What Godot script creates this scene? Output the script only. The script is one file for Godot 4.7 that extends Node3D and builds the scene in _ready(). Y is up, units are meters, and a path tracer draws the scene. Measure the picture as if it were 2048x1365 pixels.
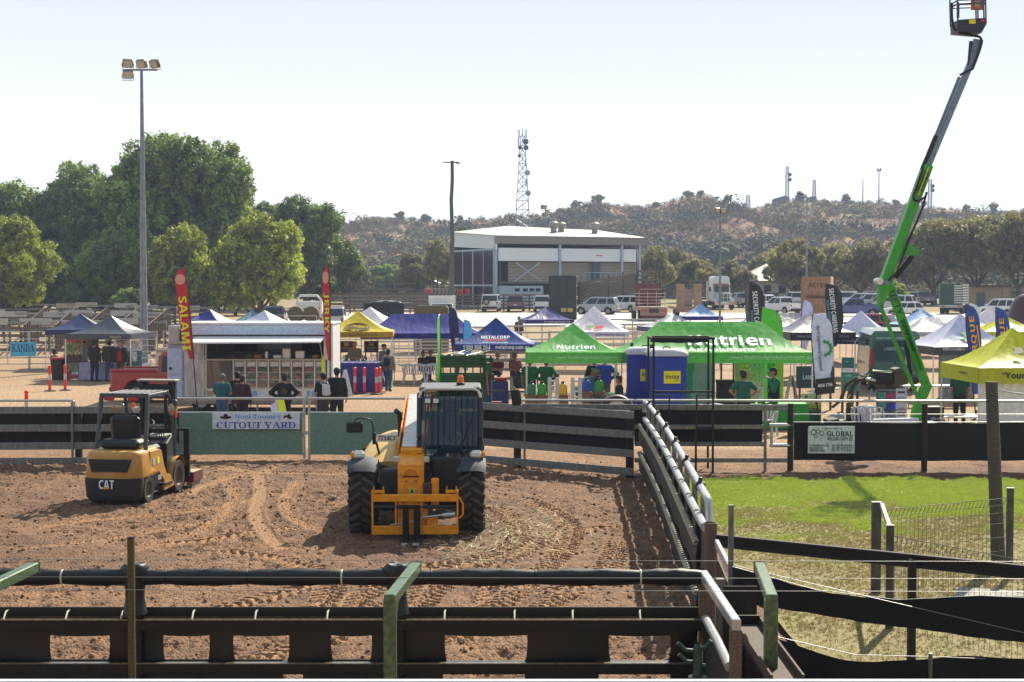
extends Node3D

const FOCAL := 3000.0      # lens,in units of the 2048-wide frame
const EYE := 4.24          # height of the eye above the arena dirt
const TILT := 2.148        # degrees the lens looks down
const UPV := Vector3.UP
var view := Basis(Vector3.RIGHT,-deg_to_rad(TILT))
var rng := RandomNumberGenerator.new()
var M := {}
var tex := {}
var used := {}


# ------------------------------------------------------------------ places
func rise(d: float) -> float:          # the land climbs gently behind the tents
	return clampf(d - 62.0,.0,150.0) * .0117

func at(px: float,py: float,d: float) -> Vector3:
	var r := view * Vector3((px - 1024.0) / FOCAL,(682.5 - py) / FOCAL,-1.0)
	return Vector3(0,EYE,0) + r * (d / -r.z)

func sx(px: float,d: float) -> float:
	return (px - 1024.0) / FOCAL * d

func spot(px: float,d: float) -> Vector3:      # on the land,d metres ahead
	return Vector3(sx(px,d),rise(d),-d)


# ------------------------------------------------------------------ shapes
class Shape:
	var v := PackedVector3Array()
	var n := PackedVector3Array()
	var c := PackedColorArray()
	var ix := PackedInt32Array()
	var t := Transform3D.IDENTITY
	var tint := Color.WHITE
	var tinted := false

	func put(p: Vector3,q: Vector3) -> int:
		v.append(t * p)
		n.append((t.basis * q).normalized())
		c.append(tint)
		return v.size() - 1

	func color(k: Color) -> Shape:
		tint = k
		tinted = true
		return self

	func tri(a: Vector3,b: Vector3,d: Vector3) -> void:
		var q := (b - a).cross(d - a)
		var i := put(a,q)
		put(b,q)
		put(d,q)
		ix.append_array(PackedInt32Array([i,i + 2,i + 1]))

	func quad(a: Vector3,b: Vector3,d: Vector3,e: Vector3) -> void:
		var q := (d - a).cross(e - b)
		var i := put(a,q)
		put(b,q)
		put(d,q)
		put(e,q)
		ix.append_array(PackedInt32Array([i,i + 2,i + 1,i,i + 3,i + 2]))

	func box(at: Vector3,s: Vector3,b := Basis.IDENTITY,bev := .0) -> Shape:
		var h := s * .5
		var k := minf(bev,minf(h.x,minf(h.y,h.z)) * .9)
		var axes := [Vector3.RIGHT,Vector3.UP,Vector3.BACK]
		if k <= .0:
			for a in 3:
				for g in [-1.0,1.0]:
					var w: Vector3 = axes[a] * h[a] * g
					var u: Vector3 = axes[(a + 1) % 3] * h[(a + 1) % 3]
					var r: Vector3 = axes[(a + 2) % 3] * h[(a + 2) % 3] * g
					quad(at + b * (w - u - r),at + b * (w + u - r),at + b * (w + u + r),at + b * (w - u + r))
			return self
		var i := h - Vector3(k,k,k)
		for a in 3:
			var a1 := (a + 1) % 3
			var a2 := (a + 2) % 3
			for g in [-1.0,1.0]:
				var w: Vector3 = axes[a] * h[a] * g
				var u: Vector3 = axes[a1] * i[a1]
				var r: Vector3 = axes[a2] * i[a2] * g
				quad(at + b * (w - u - r),at + b * (w + u - r),at + b * (w + u + r),at + b * (w - u + r))
			for g in [-1.0,1.0]:
				for f in [-1.0,1.0]:
					var p: Vector3 = axes[a1] * h[a1] * g + axes[a2] * i[a2] * f
					var q: Vector3 = axes[a1] * i[a1] * g + axes[a2] * h[a2] * f
					var w: Vector3 = axes[a] * i[a] * -g * f
					quad(at + b * (p - w),at + b * (p + w),at + b * (q + w),at + b * (q - w))
		for sx in [-1.0,1.0]:
			for sy in [-1.0,1.0]:
				for sz in [-1.0,1.0]:
					var p := at + b * Vector3(h.x * sx,i.y * sy,i.z * sz)
					var q := at + b * Vector3(i.x * sx,h.y * sy,i.z * sz)
					var r := at + b * Vector3(i.x * sx,i.y * sy,h.z * sz)
					if sx * sy * sz > 0:
						tri(p,q,r)
					else:
						tri(p,r,q)
		return self

	func beam(a: Vector3,e: Vector3,w: float,h: float,bev := .0,up := Vector3.UP) -> Shape:
		var z := (e - a).normalized()
		if absf(z.dot(up)) > .99:
			up = Vector3.RIGHT if absf(z.x) < .9 else Vector3.BACK
		var x := up.cross(z).normalized()
		return box((a + e) * .5,Vector3(w,h,a.distance_to(e)),Basis(x,z.cross(x),z),bev)

	func rod(a: Vector3,e: Vector3,r: float,r2 := -1.0,k := 8,cap := true) -> Shape:
		if r2 < .0:
			r2 = r
		var z := (e - a).normalized()
		var x := (Vector3.UP if absf(z.y) < .9 else Vector3.RIGHT).cross(z).normalized()
		var y := z.cross(x)
		var lean := (r - r2) / maxf(a.distance_to(e),.001)
		var i := v.size()
		for j in k + 1:
			var o := x * cos(TAU * j / k) + y * sin(TAU * j / k)
			put(a + o * r,o + z * lean)
			put(e + o * r2,o + z * lean)
		for j in k:
			var p := i + j * 2
			ix.append_array(PackedInt32Array([p,p + 3,p + 2,p,p + 1,p + 3]))
		if cap:
			for w in [[a,-z,r,-1],[e,z,r2,1]]:
				if w[2] < .002:
					continue
				var m := put(w[0],w[1])
				for j in k:
					put(w[0] + (x * cos(TAU * j / k) + y * sin(TAU * j / k)) * w[2],w[1])
				for j in k:
					var p := m + 1 + j
					var q := m + 1 + (j + 1) % k
					if w[3] > 0:
						ix.append_array(PackedInt32Array([m,q,p]))
					else:
						ix.append_array(PackedInt32Array([m,p,q]))
		return self

	func pipe(p: PackedVector3Array,r: float,k := 8,r2 := -1.0,cap := true) -> Shape:
		var rings := []
		var x := Vector3.ZERO
		for j in p.size():
			var z := (p[mini(j + 1,p.size() - 1)] - p[maxi(j - 1,0)]).normalized()
			if j == 0:
				x = (Vector3.UP if absf(z.y) < .9 else Vector3.RIGHT).cross(z).normalized()
			else:
				x = (x - z * x.dot(z)).normalized()
			var y := z.cross(x)
			var q := r if r2 < .0 else lerpf(r,r2,float(j) / (p.size() - 1))
			var ring := PackedVector3Array()
			for m in k:
				ring.append(p[j] + (x * cos(TAU * m / k) + y * sin(TAU * m / k)) * q)
			rings.append(ring)
		return loft(rings,cap)

	func loft(rings: Array,cap := true,closed := true) -> Shape:      # each ring counter-clockwise seen from its end
		var k: int = rings[0].size()
		var last := k if closed else k - 1
		var m := rings.size()
		var nn := PackedVector3Array()
		nn.resize(k * m)
		for i in m - 1:
			for j in last:
				var j2 := (j + 1) % k
				var q: Vector3 = (rings[i + 1][j2] - rings[i][j]).cross(rings[i + 1][j] - rings[i][j2])
				for w in [i * k + j,i * k + j2,(i + 1) * k + j,(i + 1) * k + j2]:
					nn[w] += q
		var s := v.size()
		for i in m:
			for j in k:
				put(rings[i][j],nn[i * k + j] if nn[i * k + j].length_squared() > 1e-16 else Vector3.UP)
		for i in m - 1:
			for j in last:
				var j2 := (j + 1) % k
				var a := s + i * k + j
				var b := s + i * k + j2
				var d := s + (i + 1) * k + j2
				var e := s + (i + 1) * k + j
				ix.append_array(PackedInt32Array([a,d,b,a,e,d]))
		if cap and closed:
			cap_ring(rings[0],true)
			cap_ring(rings[m - 1],false)
		return self

	func cap_ring(r: PackedVector3Array,back: bool) -> void:
		var mid := Vector3.ZERO
		for p in r:
			mid += p
		mid /= r.size()
		for j in r.size():
			if back:
				tri(mid,r[(j + 1) % r.size()],r[j])
			else:
				tri(mid,r[j],r[(j + 1) % r.size()])

	func lathe(profile: Array,k := 16,o := Vector3.ZERO,b := Basis.IDENTITY,smooth := false) -> Shape:   # [radius,height] from the bottom up,turned round b.y
		if smooth:
			var rings := []
			for q in profile:
				var ring := PackedVector3Array()
				for j in k:
					ring.append(o + b * Vector3(cos(TAU * j / k) * q[0],q[1],-sin(TAU * j / k) * q[0]))
				rings.append(ring)
			return loft(rings,true)
		for i in profile.size() - 1:
			var p0: float = profile[i][0]
			var y0: float = profile[i][1]
			var p1: float = profile[i + 1][0]
			var y1: float = profile[i + 1][1]
			var s := v.size()
			for j in k + 1:
				var e := Vector3(cos(TAU * j / k),0,-sin(TAU * j / k))
				var q := e * (y1 - y0) + Vector3.UP * (p0 - p1)
				put(o + b * (e * p0 + Vector3.UP * y0),b * q)
				put(o + b * (e * p1 + Vector3.UP * y1),b * q)
			for j in k:
				var p := s + j * 2
				ix.append_array(PackedInt32Array([p,p + 3,p + 2,p,p + 1,p + 3]))
		return self

	func prism(poly: PackedVector2Array,z0: float,z1: float,o := Transform3D.IDENTITY,bev := .0) -> Shape:
		if not Geometry2D.is_polygon_clockwise(poly):
			pass
		else:
			poly = poly.duplicate()
			poly.reverse()
		# Godot's 2D test has y down; measure the area itself
		var area := .0
		for i in poly.size():
			area += poly[i].cross(poly[(i + 1) % poly.size()])
		if area < .0:
			poly = poly.duplicate()
			poly.reverse()
		var inner := poly
		if bev > .0:
			var off := Geometry2D.offset_polygon(poly,-bev,Geometry2D.JOIN_MITER)
			if off.size() == 1 and off[0].size() == poly.size():
				inner = off[0]
				var best := 0
				for i in inner.size():
					if inner[i].distance_to(poly[0]) < inner[best].distance_to(poly[0]):
						best = i
				var turned := PackedVector2Array()
				for i in inner.size():
					turned.append(inner[(best + i) % inner.size()])
				inner = turned
				area = .0
				for i in inner.size():
					area += inner[i].cross(inner[(i + 1) % inner.size()])
				if area < .0:
					inner = poly
					bev = .0
			else:
				bev = .0
		var k := poly.size()
		for i in k:
			var a := poly[i]
			var d := poly[(i + 1) % k]
			var za := z0 + bev
			var zb := z1 - bev
			quad(o * Vector3(a.x,a.y,zb),o * Vector3(a.x,a.y,za),o * Vector3(d.x,d.y,za),o * Vector3(d.x,d.y,zb))
			if bev > .0:
				var e := inner[i]
				var f := inner[(i + 1) % k]
				quad(o * Vector3(e.x,e.y,z1),o * Vector3(a.x,a.y,zb),o * Vector3(d.x,d.y,zb),o * Vector3(f.x,f.y,z1))
				quad(o * Vector3(a.x,a.y,za),o * Vector3(e.x,e.y,z0),o * Vector3(f.x,f.y,z0),o * Vector3(d.x,d.y,za))
		var tr := Geometry2D.triangulate_polygon(inner)
		for i in range(0,tr.size(),3):
			var a := inner[tr[i]]
			var d := inner[tr[i + 1]]
			var e := inner[tr[i + 2]]
			if (d - a).cross(e - a) < .0:
				var w := d
				d = e
				e = w
			tri(o * Vector3(a.x,a.y,z1),o * Vector3(d.x,d.y,z1),o * Vector3(e.x,e.y,z1))
			tri(o * Vector3(a.x,a.y,z0),o * Vector3(e.x,e.y,z0),o * Vector3(d.x,d.y,z0))
		return self

	func sheet(nu: int,nv: int,f: Callable) -> Shape:       # f(u,v) -> Vector3; u to the right and v up,seen from the front
		var rings := []
		for j in nv + 1:
			var row := PackedVector3Array()
			for i in nu + 1:
				row.append(f.call(float(i) / nu,float(j) / nv))
			rings.append(row)
		return loft(rings,false,false)

	func ball(o: Vector3,r: Vector3,k := 10,m := 6) -> Shape:
		var rings := []
		for i in m + 1:
			var a := -PI / 2 + PI * i / m
			var ring := PackedVector3Array()
			for j in k:
				ring.append(o + Vector3(cos(TAU * j / k) * cos(a) * r.x,sin(a) * r.y,-sin(TAU * j / k) * cos(a) * r.z))
			rings.append(ring)
		return loft(rings,false)

	func add(o: Shape,x := Transform3D.IDENTITY) -> Shape:
		var s := v.size()
		for i in o.v.size():
			v.append(t * (x * o.v[i]))
			n.append((t.basis * (x.basis * o.n[i])).normalized())
			c.append(o.c[i])
		for i in o.ix:
			ix.append(i + s)
		tinted = tinted or o.tinted
		return self

	func mesh() -> ArrayMesh:
		var a := []
		a.resize(Mesh.ARRAY_MAX)
		a[Mesh.ARRAY_VERTEX] = v
		a[Mesh.ARRAY_NORMAL] = n
		if tinted:
			a[Mesh.ARRAY_COLOR] = c
		a[Mesh.ARRAY_INDEX] = ix
		var m := ArrayMesh.new()
		m.add_surface_from_arrays(Mesh.PRIMITIVE_TRIANGLES,a)
		return m


# short hands: V a point or size, K a colour, BI/TI no turn
const BI := Basis.IDENTITY
const TI := Transform3D.IDENTITY
const VR := Vector3.RIGHT
const VB := Vector3.BACK
func V(x := 0.0, y := 0.0, z := 0.0) -> Vector3:
	return Vector3(x, y, z)
func K(r: float, g: float, b: float, a := 1.0) -> Color:
	return Color(r, g, b, a)

func sh() -> Shape:
	return Shape.new()

func v2(a: Array) -> PackedVector2Array:
	var p := PackedVector2Array()
	for i in range(0,a.size(),2):
		p.append(Vector2(a[i],a[i + 1]))
	return p

func v3(a: Array) -> PackedVector3Array:
	var p := PackedVector3Array()
	for i in range(0,a.size(),3):
		p.append(V(a[i],a[i + 1],a[i + 2]))
	return p

func turn(deg: float) -> Basis:
	return Basis(UPV,deg_to_rad(deg))


# ------------------------------------------------------------------ nodes
func numbered(called: String) -> String:
	if not used.has(called):
		used[called] = 0
		return called
	used[called] += 1
	return "%s_%03d" % [called,used[called]]

func tag(o: Node,label := "",category := "",group := "",kind := "") -> Node:
	for w in [["label",label],["category",category],["group",group],["kind",kind]]:
		if w[1]:
			o.set_meta(w[0],w[1])
	return o

func thing(called: String,label: String,category: String,pos := Vector3.ZERO,deg := .0,group := "") -> Node3D:
	var o := Node3D.new()
	o.name = numbered(called)
	add_child(o)
	o.position = pos
	o.rotation_degrees.y = deg
	tag(o,label,category,group)
	return o

func piece(parent: Node,called: String,m: Mesh,material: Material,x := TI) -> MeshInstance3D:
	var o := MeshInstance3D.new()
	o.name = called if parent != self else numbered(called)
	o.mesh = m
	o.material_override = material
	parent.add_child(o,true)
	o.transform = x
	return o

func part(parent: Node,called: String,s: Shape,material: Material,label := "") -> MeshInstance3D:
	var o := piece(parent,called,s.mesh(),material)
	if label:
		o.set_meta("label",label)
	return o

func solo(called: String,s: Shape,material: Material,label: String,category: String,group := "") -> MeshInstance3D:
	var o := part(self,called,s,material)
	tag(o,label,category,group)
	return o

func ground_piece(called: String,s: Shape,material: Material) -> MeshInstance3D:
	var o := part(self,called,s,material)
	o.set_meta("kind","structure")
	return o

func copy(o: Node3D,pos: Vector3,deg := .0,label := "",group := "",size := 1.0) -> Node3D:
	var r: Node3D = o.duplicate()
	var called := String(o.name)
	if called.length() > 4 and called[-4] == "_" and called.right(3).is_valid_int():
		called = called.left(-4)
	r.name = numbered(called)
	add_child(r)
	r.position = pos
	r.rotation_degrees.y = deg
	r.scale = Vector3.ONE*size
	if label:
		r.set_meta("label",label)
	if group:
		r.set_meta("group",group)
	return r

var faces := {}
func font(kind: String,heavy: bool,slant: bool) -> Font:
	var key := "%s%s%s" % [kind,heavy,slant]
	if not faces.has(key):
		var f := SystemFont.new()
		f.font_names = PackedStringArray([kind])
		f.font_weight = 700 if heavy else 400
		f.font_italic = slant
		faces[key] = f
	return faces[key]

# flat print: w by h metres,its middle at x.origin,facing x.basis.z
func lettering(parent: Node,words: String,w: float,h: float,m: Material,x: Transform3D,kind := "Droid Sans",heavy := true,slant := false) -> MeshInstance3D:
	var q := TextMesh.new()
	q.text = words
	q.font = font(kind,heavy,slant)
	q.font_size = 24
	q.pixel_size = .01
	q.depth = .002
	q.curve_step = 3.0
	var box := q.get_aabb()
	var k := V(w/maxf(box.size.x,.001),h/maxf(box.size.y,.001),1.0)
	var y := x*Transform3D(Basis.from_scale(k),-box.get_center()*k)
	return piece(parent,"lettering",q,m,y)


# ------------------------------------------------------------------ materials
func grain(key: String,freq: float,lo: float,hi: float,kind := FastNoiseLite.TYPE_SIMPLEX_SMOOTH,size := 256,oct := 4) -> NoiseTexture2D:
	if not tex.has(key):
		var f := FastNoiseLite.new()
		f.noise_type = kind
		f.frequency = freq
		f.seed = tex.size() + 5
		f.fractal_octaves = oct
		var q := NoiseTexture2D.new()
		q.width = size
		q.height = size
		q.seamless = true
		q.noise = f
		var g := Gradient.new()
		g.set_color(0,K(lo,lo,lo))
		g.set_color(1,K(hi,hi,hi))
		q.color_ramp = g
		tex[key] = q
	return tex[key]

func bumps(key: String,freq: float,strength: float,size := 256) -> NoiseTexture2D:
	if not tex.has(key):
		var f := FastNoiseLite.new()
		f.noise_type = FastNoiseLite.TYPE_SIMPLEX
		f.frequency = freq
		f.seed = tex.size() + 11
		var q := NoiseTexture2D.new()
		q.width = size
		q.height = size
		q.seamless = true
		q.as_normal_map = true
		q.bump_strength = strength
		q.noise = f
		tex[key] = q
	return tex[key]

# wear: 0 none,1 a light mottle of dust,2 streaky grime,3 rough and dirty
func mat(key: String,k := Color.WHITE,rough := .6,metal := .0,wear := 1,scale := 1.0) -> StandardMaterial3D:
	if M.has(key):
		return M[key]
	var m := StandardMaterial3D.new()
	m.resource_name = key
	m.albedo_color = k
	m.roughness = rough
	m.metallic = metal
	if wear > 0:
		m.albedo_texture = grain("wear%d" % wear,[.0,.012,.02,.03][wear],[.0,.84,.7,.55][wear],1.0,FastNoiseLite.TYPE_SIMPLEX_SMOOTH,512,5)
		m.uv1_triplanar = true
		m.uv1_scale = Vector3.ONE*scale*(V(1,.35,1) if wear == 2 else Vector3.ONE)
	M[key] = m
	return m

func cloth(key: String,k: Color,through := .35,scale := .7) -> StandardMaterial3D:
	if M.has(key):
		return M[key]
	var m := mat(key,k,.42,.0,1,scale)
	m.backlight_enabled = through > .0
	m.backlight = K(through,through,through)
	m.normal_enabled = true
	m.normal_texture = bumps("crease",.012,14.0)
	m.normal_scale = .16
	return m

func glass(key: String,k: Color,alpha: float) -> StandardMaterial3D:
	if M.has(key):
		return M[key]
	var m := StandardMaterial3D.new()
	m.resource_name = key
	m.albedo_color = K(k.r,k.g,k.b,alpha)
	m.transparency = BaseMaterial3D.TRANSPARENCY_ALPHA
	m.roughness = .04
	m.cull_mode = BaseMaterial3D.CULL_DISABLED
	M[key] = m
	return m

func lamp(key: String,k: Color) -> StandardMaterial3D:
	return mat(key,k,.15,.0,0)


# ================================================================== the setting
func _ready() -> void:
	rng.seed = 7
	light_and_lens()
	arena()
	land()
	hills()
	trees()
	yards()
	pavilion()
	masts()
	arena_fences()
	near_fence()
	grandstand()
	lawn_corner()
	tents()
	flags()
	vehicles()
	food_trailer()
	telehandler()
	forklift()
	boom_lift()
	stalls()
	people()

func light_and_lens() -> void:
	var cam := Camera3D.new()
	cam.name = "camera"
	add_child(cam)
	cam.position = V(0,EYE,0)
	cam.rotation_degrees.x = -TILT
	cam.fov = rad_to_deg(2.0*atan(682.5/FOCAL))
	cam.near = .1
	cam.far = 3000.0
	cam.current = true

	var sky := ProceduralSkyMaterial.new()
	sky.sky_top_color = K(.53,.59,.645)
	sky.sky_horizon_color = K(.88,.88,.87)
	sky.sky_curve = .11
	sky.sky_energy_multiplier = 1.0
	sky.ground_horizon_color = K(.78,.72,.66)
	sky.ground_bottom_color = K(.45,.38,.32)
	sky.sun_angle_max = 1.0
	var e := Environment.new()
	e.background_mode = Environment.BG_SKY
	e.sky = Sky.new()
	e.sky.sky_material = sky
	e.tonemap_mode = Environment.TONE_MAPPER_LINEAR
	e.tonemap_exposure = 2.05
	e.sdfgi_enabled = true
	e.ssao_enabled = true
	e.ssil_enabled = true
	e.fog_enabled = true
	e.fog_light_color = K(.80,.86,1.0)
	e.fog_density = .0004
	var w := WorldEnvironment.new()
	w.name = "world"
	w.environment = e
	add_child(w)

	var sun := DirectionalLight3D.new()
	sun.name = "sun"
	sun.light_energy = 1.6
	sun.light_color = K(1.0,.96,.88)
	sun.light_angular_distance = .5
	sun.shadow_enabled = true
	add_child(sun)
	var az := deg_to_rad(26.0)
	var el := deg_to_rad(41.0)
	sun.look_at_from_position(Vector3.ZERO,-V(sin(az)*cos(el),sin(el),-cos(az)*cos(el)))


# where the sight line through a point of the frame meets the arena dirt
func floor_at(px: float,py: float) -> Vector2:
	var r := view*V((px - 1024.0)/FOCAL,(682.5 - py)/FOCAL,-1.0)
	var k := EYE/-r.y
	return Vector2(r.x*k,-r.z*k)

# ---- the dirt of the arena,with its wheel tracks and hoof prints pressed into it
func arena() -> void:
	var xs := PackedFloat32Array()
	var x := -13.5
	while x < 3.2:
		xs.append(x)
		x += .034
	var fine := xs.size()
	while x <= 17.2:
		xs.append(x)
		x += .12
	var x0 := -13.5
	var d0 := 11.0
	var step := .042
	var nd := int(27.4/step)
	var nx := xs.size()
	var h := PackedFloat32Array()
	var pale := PackedFloat32Array()
	h.resize(nx*nd)
	pale.resize(nx*nd)
	var f1 := FastNoiseLite.new()
	f1.seed = 3
	f1.frequency = 1.1
	f1.fractal_octaves = 4
	var f2 := FastNoiseLite.new()
	f2.seed = 4
	f2.noise_type = FastNoiseLite.TYPE_CELLULAR
	f2.cellular_return_type = FastNoiseLite.RETURN_DISTANCE
	f2.frequency = 2.3
	var f3 := FastNoiseLite.new()
	f3.seed = 9
	f3.frequency = .16
	var f4 := FastNoiseLite.new()
	f4.seed = 12
	f4.frequency = 6.0
	f4.fractal_octaves = 2
	for j in nd:
		var d := d0 + j*step
		for i in nx:
			var a := xs[i]
			var churn := clampf(.75 + f3.get_noise_2d(a,d)*1.6,.25,1.4)
			if a > 3.0 or d > 35.0:
				churn = .3
			var y := f1.get_noise_2d(a,d)*.055 + f4.get_noise_2d(a,d*.7)*.03*churn
			var k := f2.get_noise_2d(a,d*.75) + 1.0      # 0 at a print's middle
			y -= clampf(.42 - k,.0,.4)*.3*churn
			y += clampf(k - .55,.0,.4)*.08*churn
			h[j*nx + i] = y
			pale[j*nx + i] = f3.get_noise_2d(a + 40.0,d*1.3)*.5 + f1.get_noise_2d(a*2.0,d*2.0 + 30.0)*.45
	# wheel tracks: points of the frame on the dirt,half width,tread
	var tracks := [
		[[410,1232,560,1190,740,1155,900,1135],.21,1],[[560,1240,700,1200,860,1160,1010,1120,1120,1075,1250,1050],.21,1],
		[[640,1215,660,1180,640,1150,560,1120,420,1100],.21,1],[[830,1245,850,1200,905,1165,960,1130,1020,1100,1060,1060],.21,1],
		[[960,1245,985,1200,960,1165,930,1140],.21,1],[[1020,1260,1100,1210,1170,1170,1220,1130,1240,1080],.21,1],
		[[900,1290,960,1235,1030,1190,1080,1150,1130,1110],.21,1],[[1040,1180,1090,1140,1130,1100,1140,1050,1060,1000],.21,1],
		[[470,1330,640,1290,700,1250,760,1215],.21,1],[[700,1245,720,1205,760,1175,850,1145],.21,1],
		[[960,1010,1010,1030,1040,1065,1010,1100,900,1130,700,1150],.21,1],[[300,1095,420,1080,560,1060,680,1060],.21,1],
		[[60,1060,200,1040,340,1030,470,1010,560,985],.12,1],[[30,1100,180,1085,330,1060,460,1040],.12,1],
		[[440,950,470,990,440,1040,380,1070,240,1110],.12,1],[[600,960,570,1000,590,1040,680,1075],.12,1],
		[[516,940,522,985,512,1030,540,1075,570,1100],.13,0],[[400,930,470,940,560,946,700,948],.25,0],[[380,990,430,965,560,935],.1,0],
		[[1010,1175,1080,1185,1150,1178,1220,1160],.21,1],[[760,1130,820,1150,800,1200,740,1240],.21,1],
	]
	for w in tracks:
		var c := Curve2D.new()
		var q: Array = w[0]
		var pts := []
		for i in range(0,q.size(),2):
			pts.append(floor_at(q[i],q[i + 1]))
		for i in pts.size():
			var tang: Vector2 = (pts[mini(i + 1,pts.size() - 1)] - pts[maxi(i - 1,0)])*.17
			c.add_point(pts[i],-tang,tang)
		c.bake_interval = .05
		var length := c.get_baked_length()
		var half: float = w[1]
		var s := .0
		while s < length:
			var p := c.sample_baked(s)
			var g := (c.sample_baked(minf(s + .05,length)) - c.sample_baked(maxf(s - .05,.0))).normalized()
			var side := Vector2(-g.y,g.x)
			var fade := smoothstep(.0,.6,s)*smoothstep(.0,.6,length - s)*clampf(.85 + f1.get_noise_2d(p.x*.7,p.y*.7 + 60.0)*1.1,.25,1.0)
			var u := -half - .06
			while u <= half + .06:
				var r := p + side*u
				var i := int(round((r.x - x0)/.034))
				var j := int(round((r.y - d0)/step))
				if i >= 0 and i < fine and j >= 0 and j < nd:
					var cell := j*nx + i
					var m := absf(u)
					if m > half:
						h[cell] = lerpf(h[cell],.022,.35*fade)
					else:
						var y := -.022
						if w[2] == 1:
							var ph := fposmod((s + m*.85 + (.09 if u > 0 else .0))/(.2 if half > .2 else .1),1.0)
							y = (-.055 if ph < .45 else .024)*(1.0 if half > .2 else .6)
							if m < .015:
								y = -.01
						h[cell] = lerpf(h[cell],y + h[cell]*.22,.9*fade)
						pale[cell] = lerpf(pale[cell],.6 if w[2] == 1 else 1.0,.8*fade)
				u += .014
			s += .014
	# a windrow of loose dirt left along the far gate
	var vs := PackedVector3Array()
	var ns := PackedVector3Array()
	var cs := PackedColorArray()
	var ix := PackedInt32Array()
	var dark := K(.108,.046,.021)
	var light := K(.36,.19,.09)
	for j in nd:
		var d := d0 + j*step
		for i in nx:
			var k := j*nx + i
			var a := xs[i]
			if d > 34.2 and d < 35.6 and a < 2.0:
				h[k] += .07*exp(-pow((d - 34.8)*3.2,2.0))*(.7 + f1.get_noise_2d(a*1.5,3.0))
			var edge := smoothstep(37.0,38.2,d)
			h[k] = lerpf(h[k],.0,edge) - (.06 if (a > 3.25 and d < 33.4) else .0)
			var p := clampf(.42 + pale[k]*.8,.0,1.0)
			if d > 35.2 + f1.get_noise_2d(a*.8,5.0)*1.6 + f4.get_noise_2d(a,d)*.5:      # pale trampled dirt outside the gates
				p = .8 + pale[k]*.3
			vs.append(V(a,h[k],-d))
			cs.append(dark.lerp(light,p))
			ns.append(UPV)
	for j in range(1,nd - 1):
		for i in range(1,nx - 1):
			var k := j*nx + i
			ns[k] = V((h[k - 1] - h[k + 1])/(xs[i + 1] - xs[i - 1]),1.0,(h[k + nx] - h[k - nx])/(2.0*step)).normalized()
	for j in nd - 1:
		for i in nx - 1:
			var k := j*nx + i
			ix.append_array(PackedInt32Array([k,k + nx + 1,k + 1,k,k + nx,k + nx + 1]))
	var s := sh()
	s.v = vs
	s.n = ns
	s.c = cs
	s.ix = ix
	s.tinted = true
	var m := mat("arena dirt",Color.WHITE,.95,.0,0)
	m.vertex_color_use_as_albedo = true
	m.albedo_texture = grain("soil",.05,.5,1.15,FastNoiseLite.TYPE_SIMPLEX,512,5)
	m.uv1_triplanar = true
	m.uv1_world_triplanar = true
	m.uv1_scale = Vector3.ONE*.55
	m.normal_enabled = true
	m.normal_texture = bumps("soil bumps",.06,10.0,512)
	m.normal_scale = .8
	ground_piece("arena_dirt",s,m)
	# loose clods and spilled straw
	var clod := sh().ball(Vector3.ZERO,V(1,.7,.9),6,4).mesh()
	var spots := []
	for k in 9000:
		var d := 14.0 + 22.0*pow(rng.randf(),1.2)
		var a := rng.randf_range(maxf(-13.0,-.36*d),2.4)
		var r := .008 + .03*pow(rng.randf(),4.0)
		spots.append([V(a,ground_height(h,xs,nx,a,d) + r*.3,-d),r,dark.lerp(light,rng.randf_range(.1,.7))])
	scatter("dirt_clods",clod,spots,tinted_mat("clod",.95),"loose crumbs and clods of brown dirt over the arena","dirt")
	var stalk := sh().box(Vector3.ZERO,V(1,.03,.035)).mesh()
	spots = []
	for k in 1100:
		var o := floor_at(1060 + rng.randfn()*60.0,1062 + rng.randfn()*26.0)
		if k % 3 == 0:
			o = floor_at(980 + rng.randfn()*55.0,1100 + rng.randfn()*22.0)
		spots.append([V(o.x,ground_height(h,xs,nx,o.x,o.y) + .012 + rng.randf()*.02,-o.y),rng.randf_range(.06,.2),K(.62,.52,.27).lerp(K(.75,.68,.45),rng.randf())])
	scatter("straw",stalk,spots,tinted_mat("straw",.7),"pale straw spilled on the dirt beside the telehandler wheel","straw")

func ground_height(h: PackedFloat32Array,xs: PackedFloat32Array,nx: int,a: float,d: float) -> float:
	var i := clampi(int((a + 13.5)/.034),0,nx - 1)
	var j := int((d - 11.0)/.042)
	return h[clampi(j*nx + i,0,h.size() - 1)]

func tinted_mat(key: String,rough := .9,through := .0) -> StandardMaterial3D:
	if M.has(key):
		return M[key]
	var m := mat(key,Color.WHITE,rough,.0,0)
	m.vertex_color_use_as_albedo = true
	if through > .0:
		m.backlight_enabled = true
		m.backlight = K(through,through,through)
		m.cull_mode = BaseMaterial3D.CULL_DISABLED
	return m

func swarm(parent: Node,called: String,m: Mesh,spots: Array,material: Material,upright := false) -> MultiMeshInstance3D:
	var q := MultiMesh.new()
	q.transform_format = MultiMesh.TRANSFORM_3D
	q.use_colors = true
	q.mesh = m
	q.instance_count = spots.size()
	for i in spots.size():
		var b := turn(rng.randf()*360.0)
		if not upright:
			b = b*Basis(VR,rng.randf_range(-.6,.6))*Basis(VB,rng.randf_range(-.6,.6))
		var k: Variant = spots[i][1]
		q.set_instance_transform(i,Transform3D(b.scaled_local(k if k is Vector3 else Vector3.ONE*k),spots[i][0]))
		q.set_instance_color(i,spots[i][2])
	var o := MultiMeshInstance3D.new()
	o.name = called if parent != self else numbered(called)
	o.multimesh = q
	o.material_override = material
	parent.add_child(o,true)
	return o

func scatter(called: String,m: Mesh,spots: Array,material: Material,label: String,category: String,upright := false) -> void:
	tag(swarm(self,called,m,spots,material,upright),label,category,"","stuff")

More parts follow.
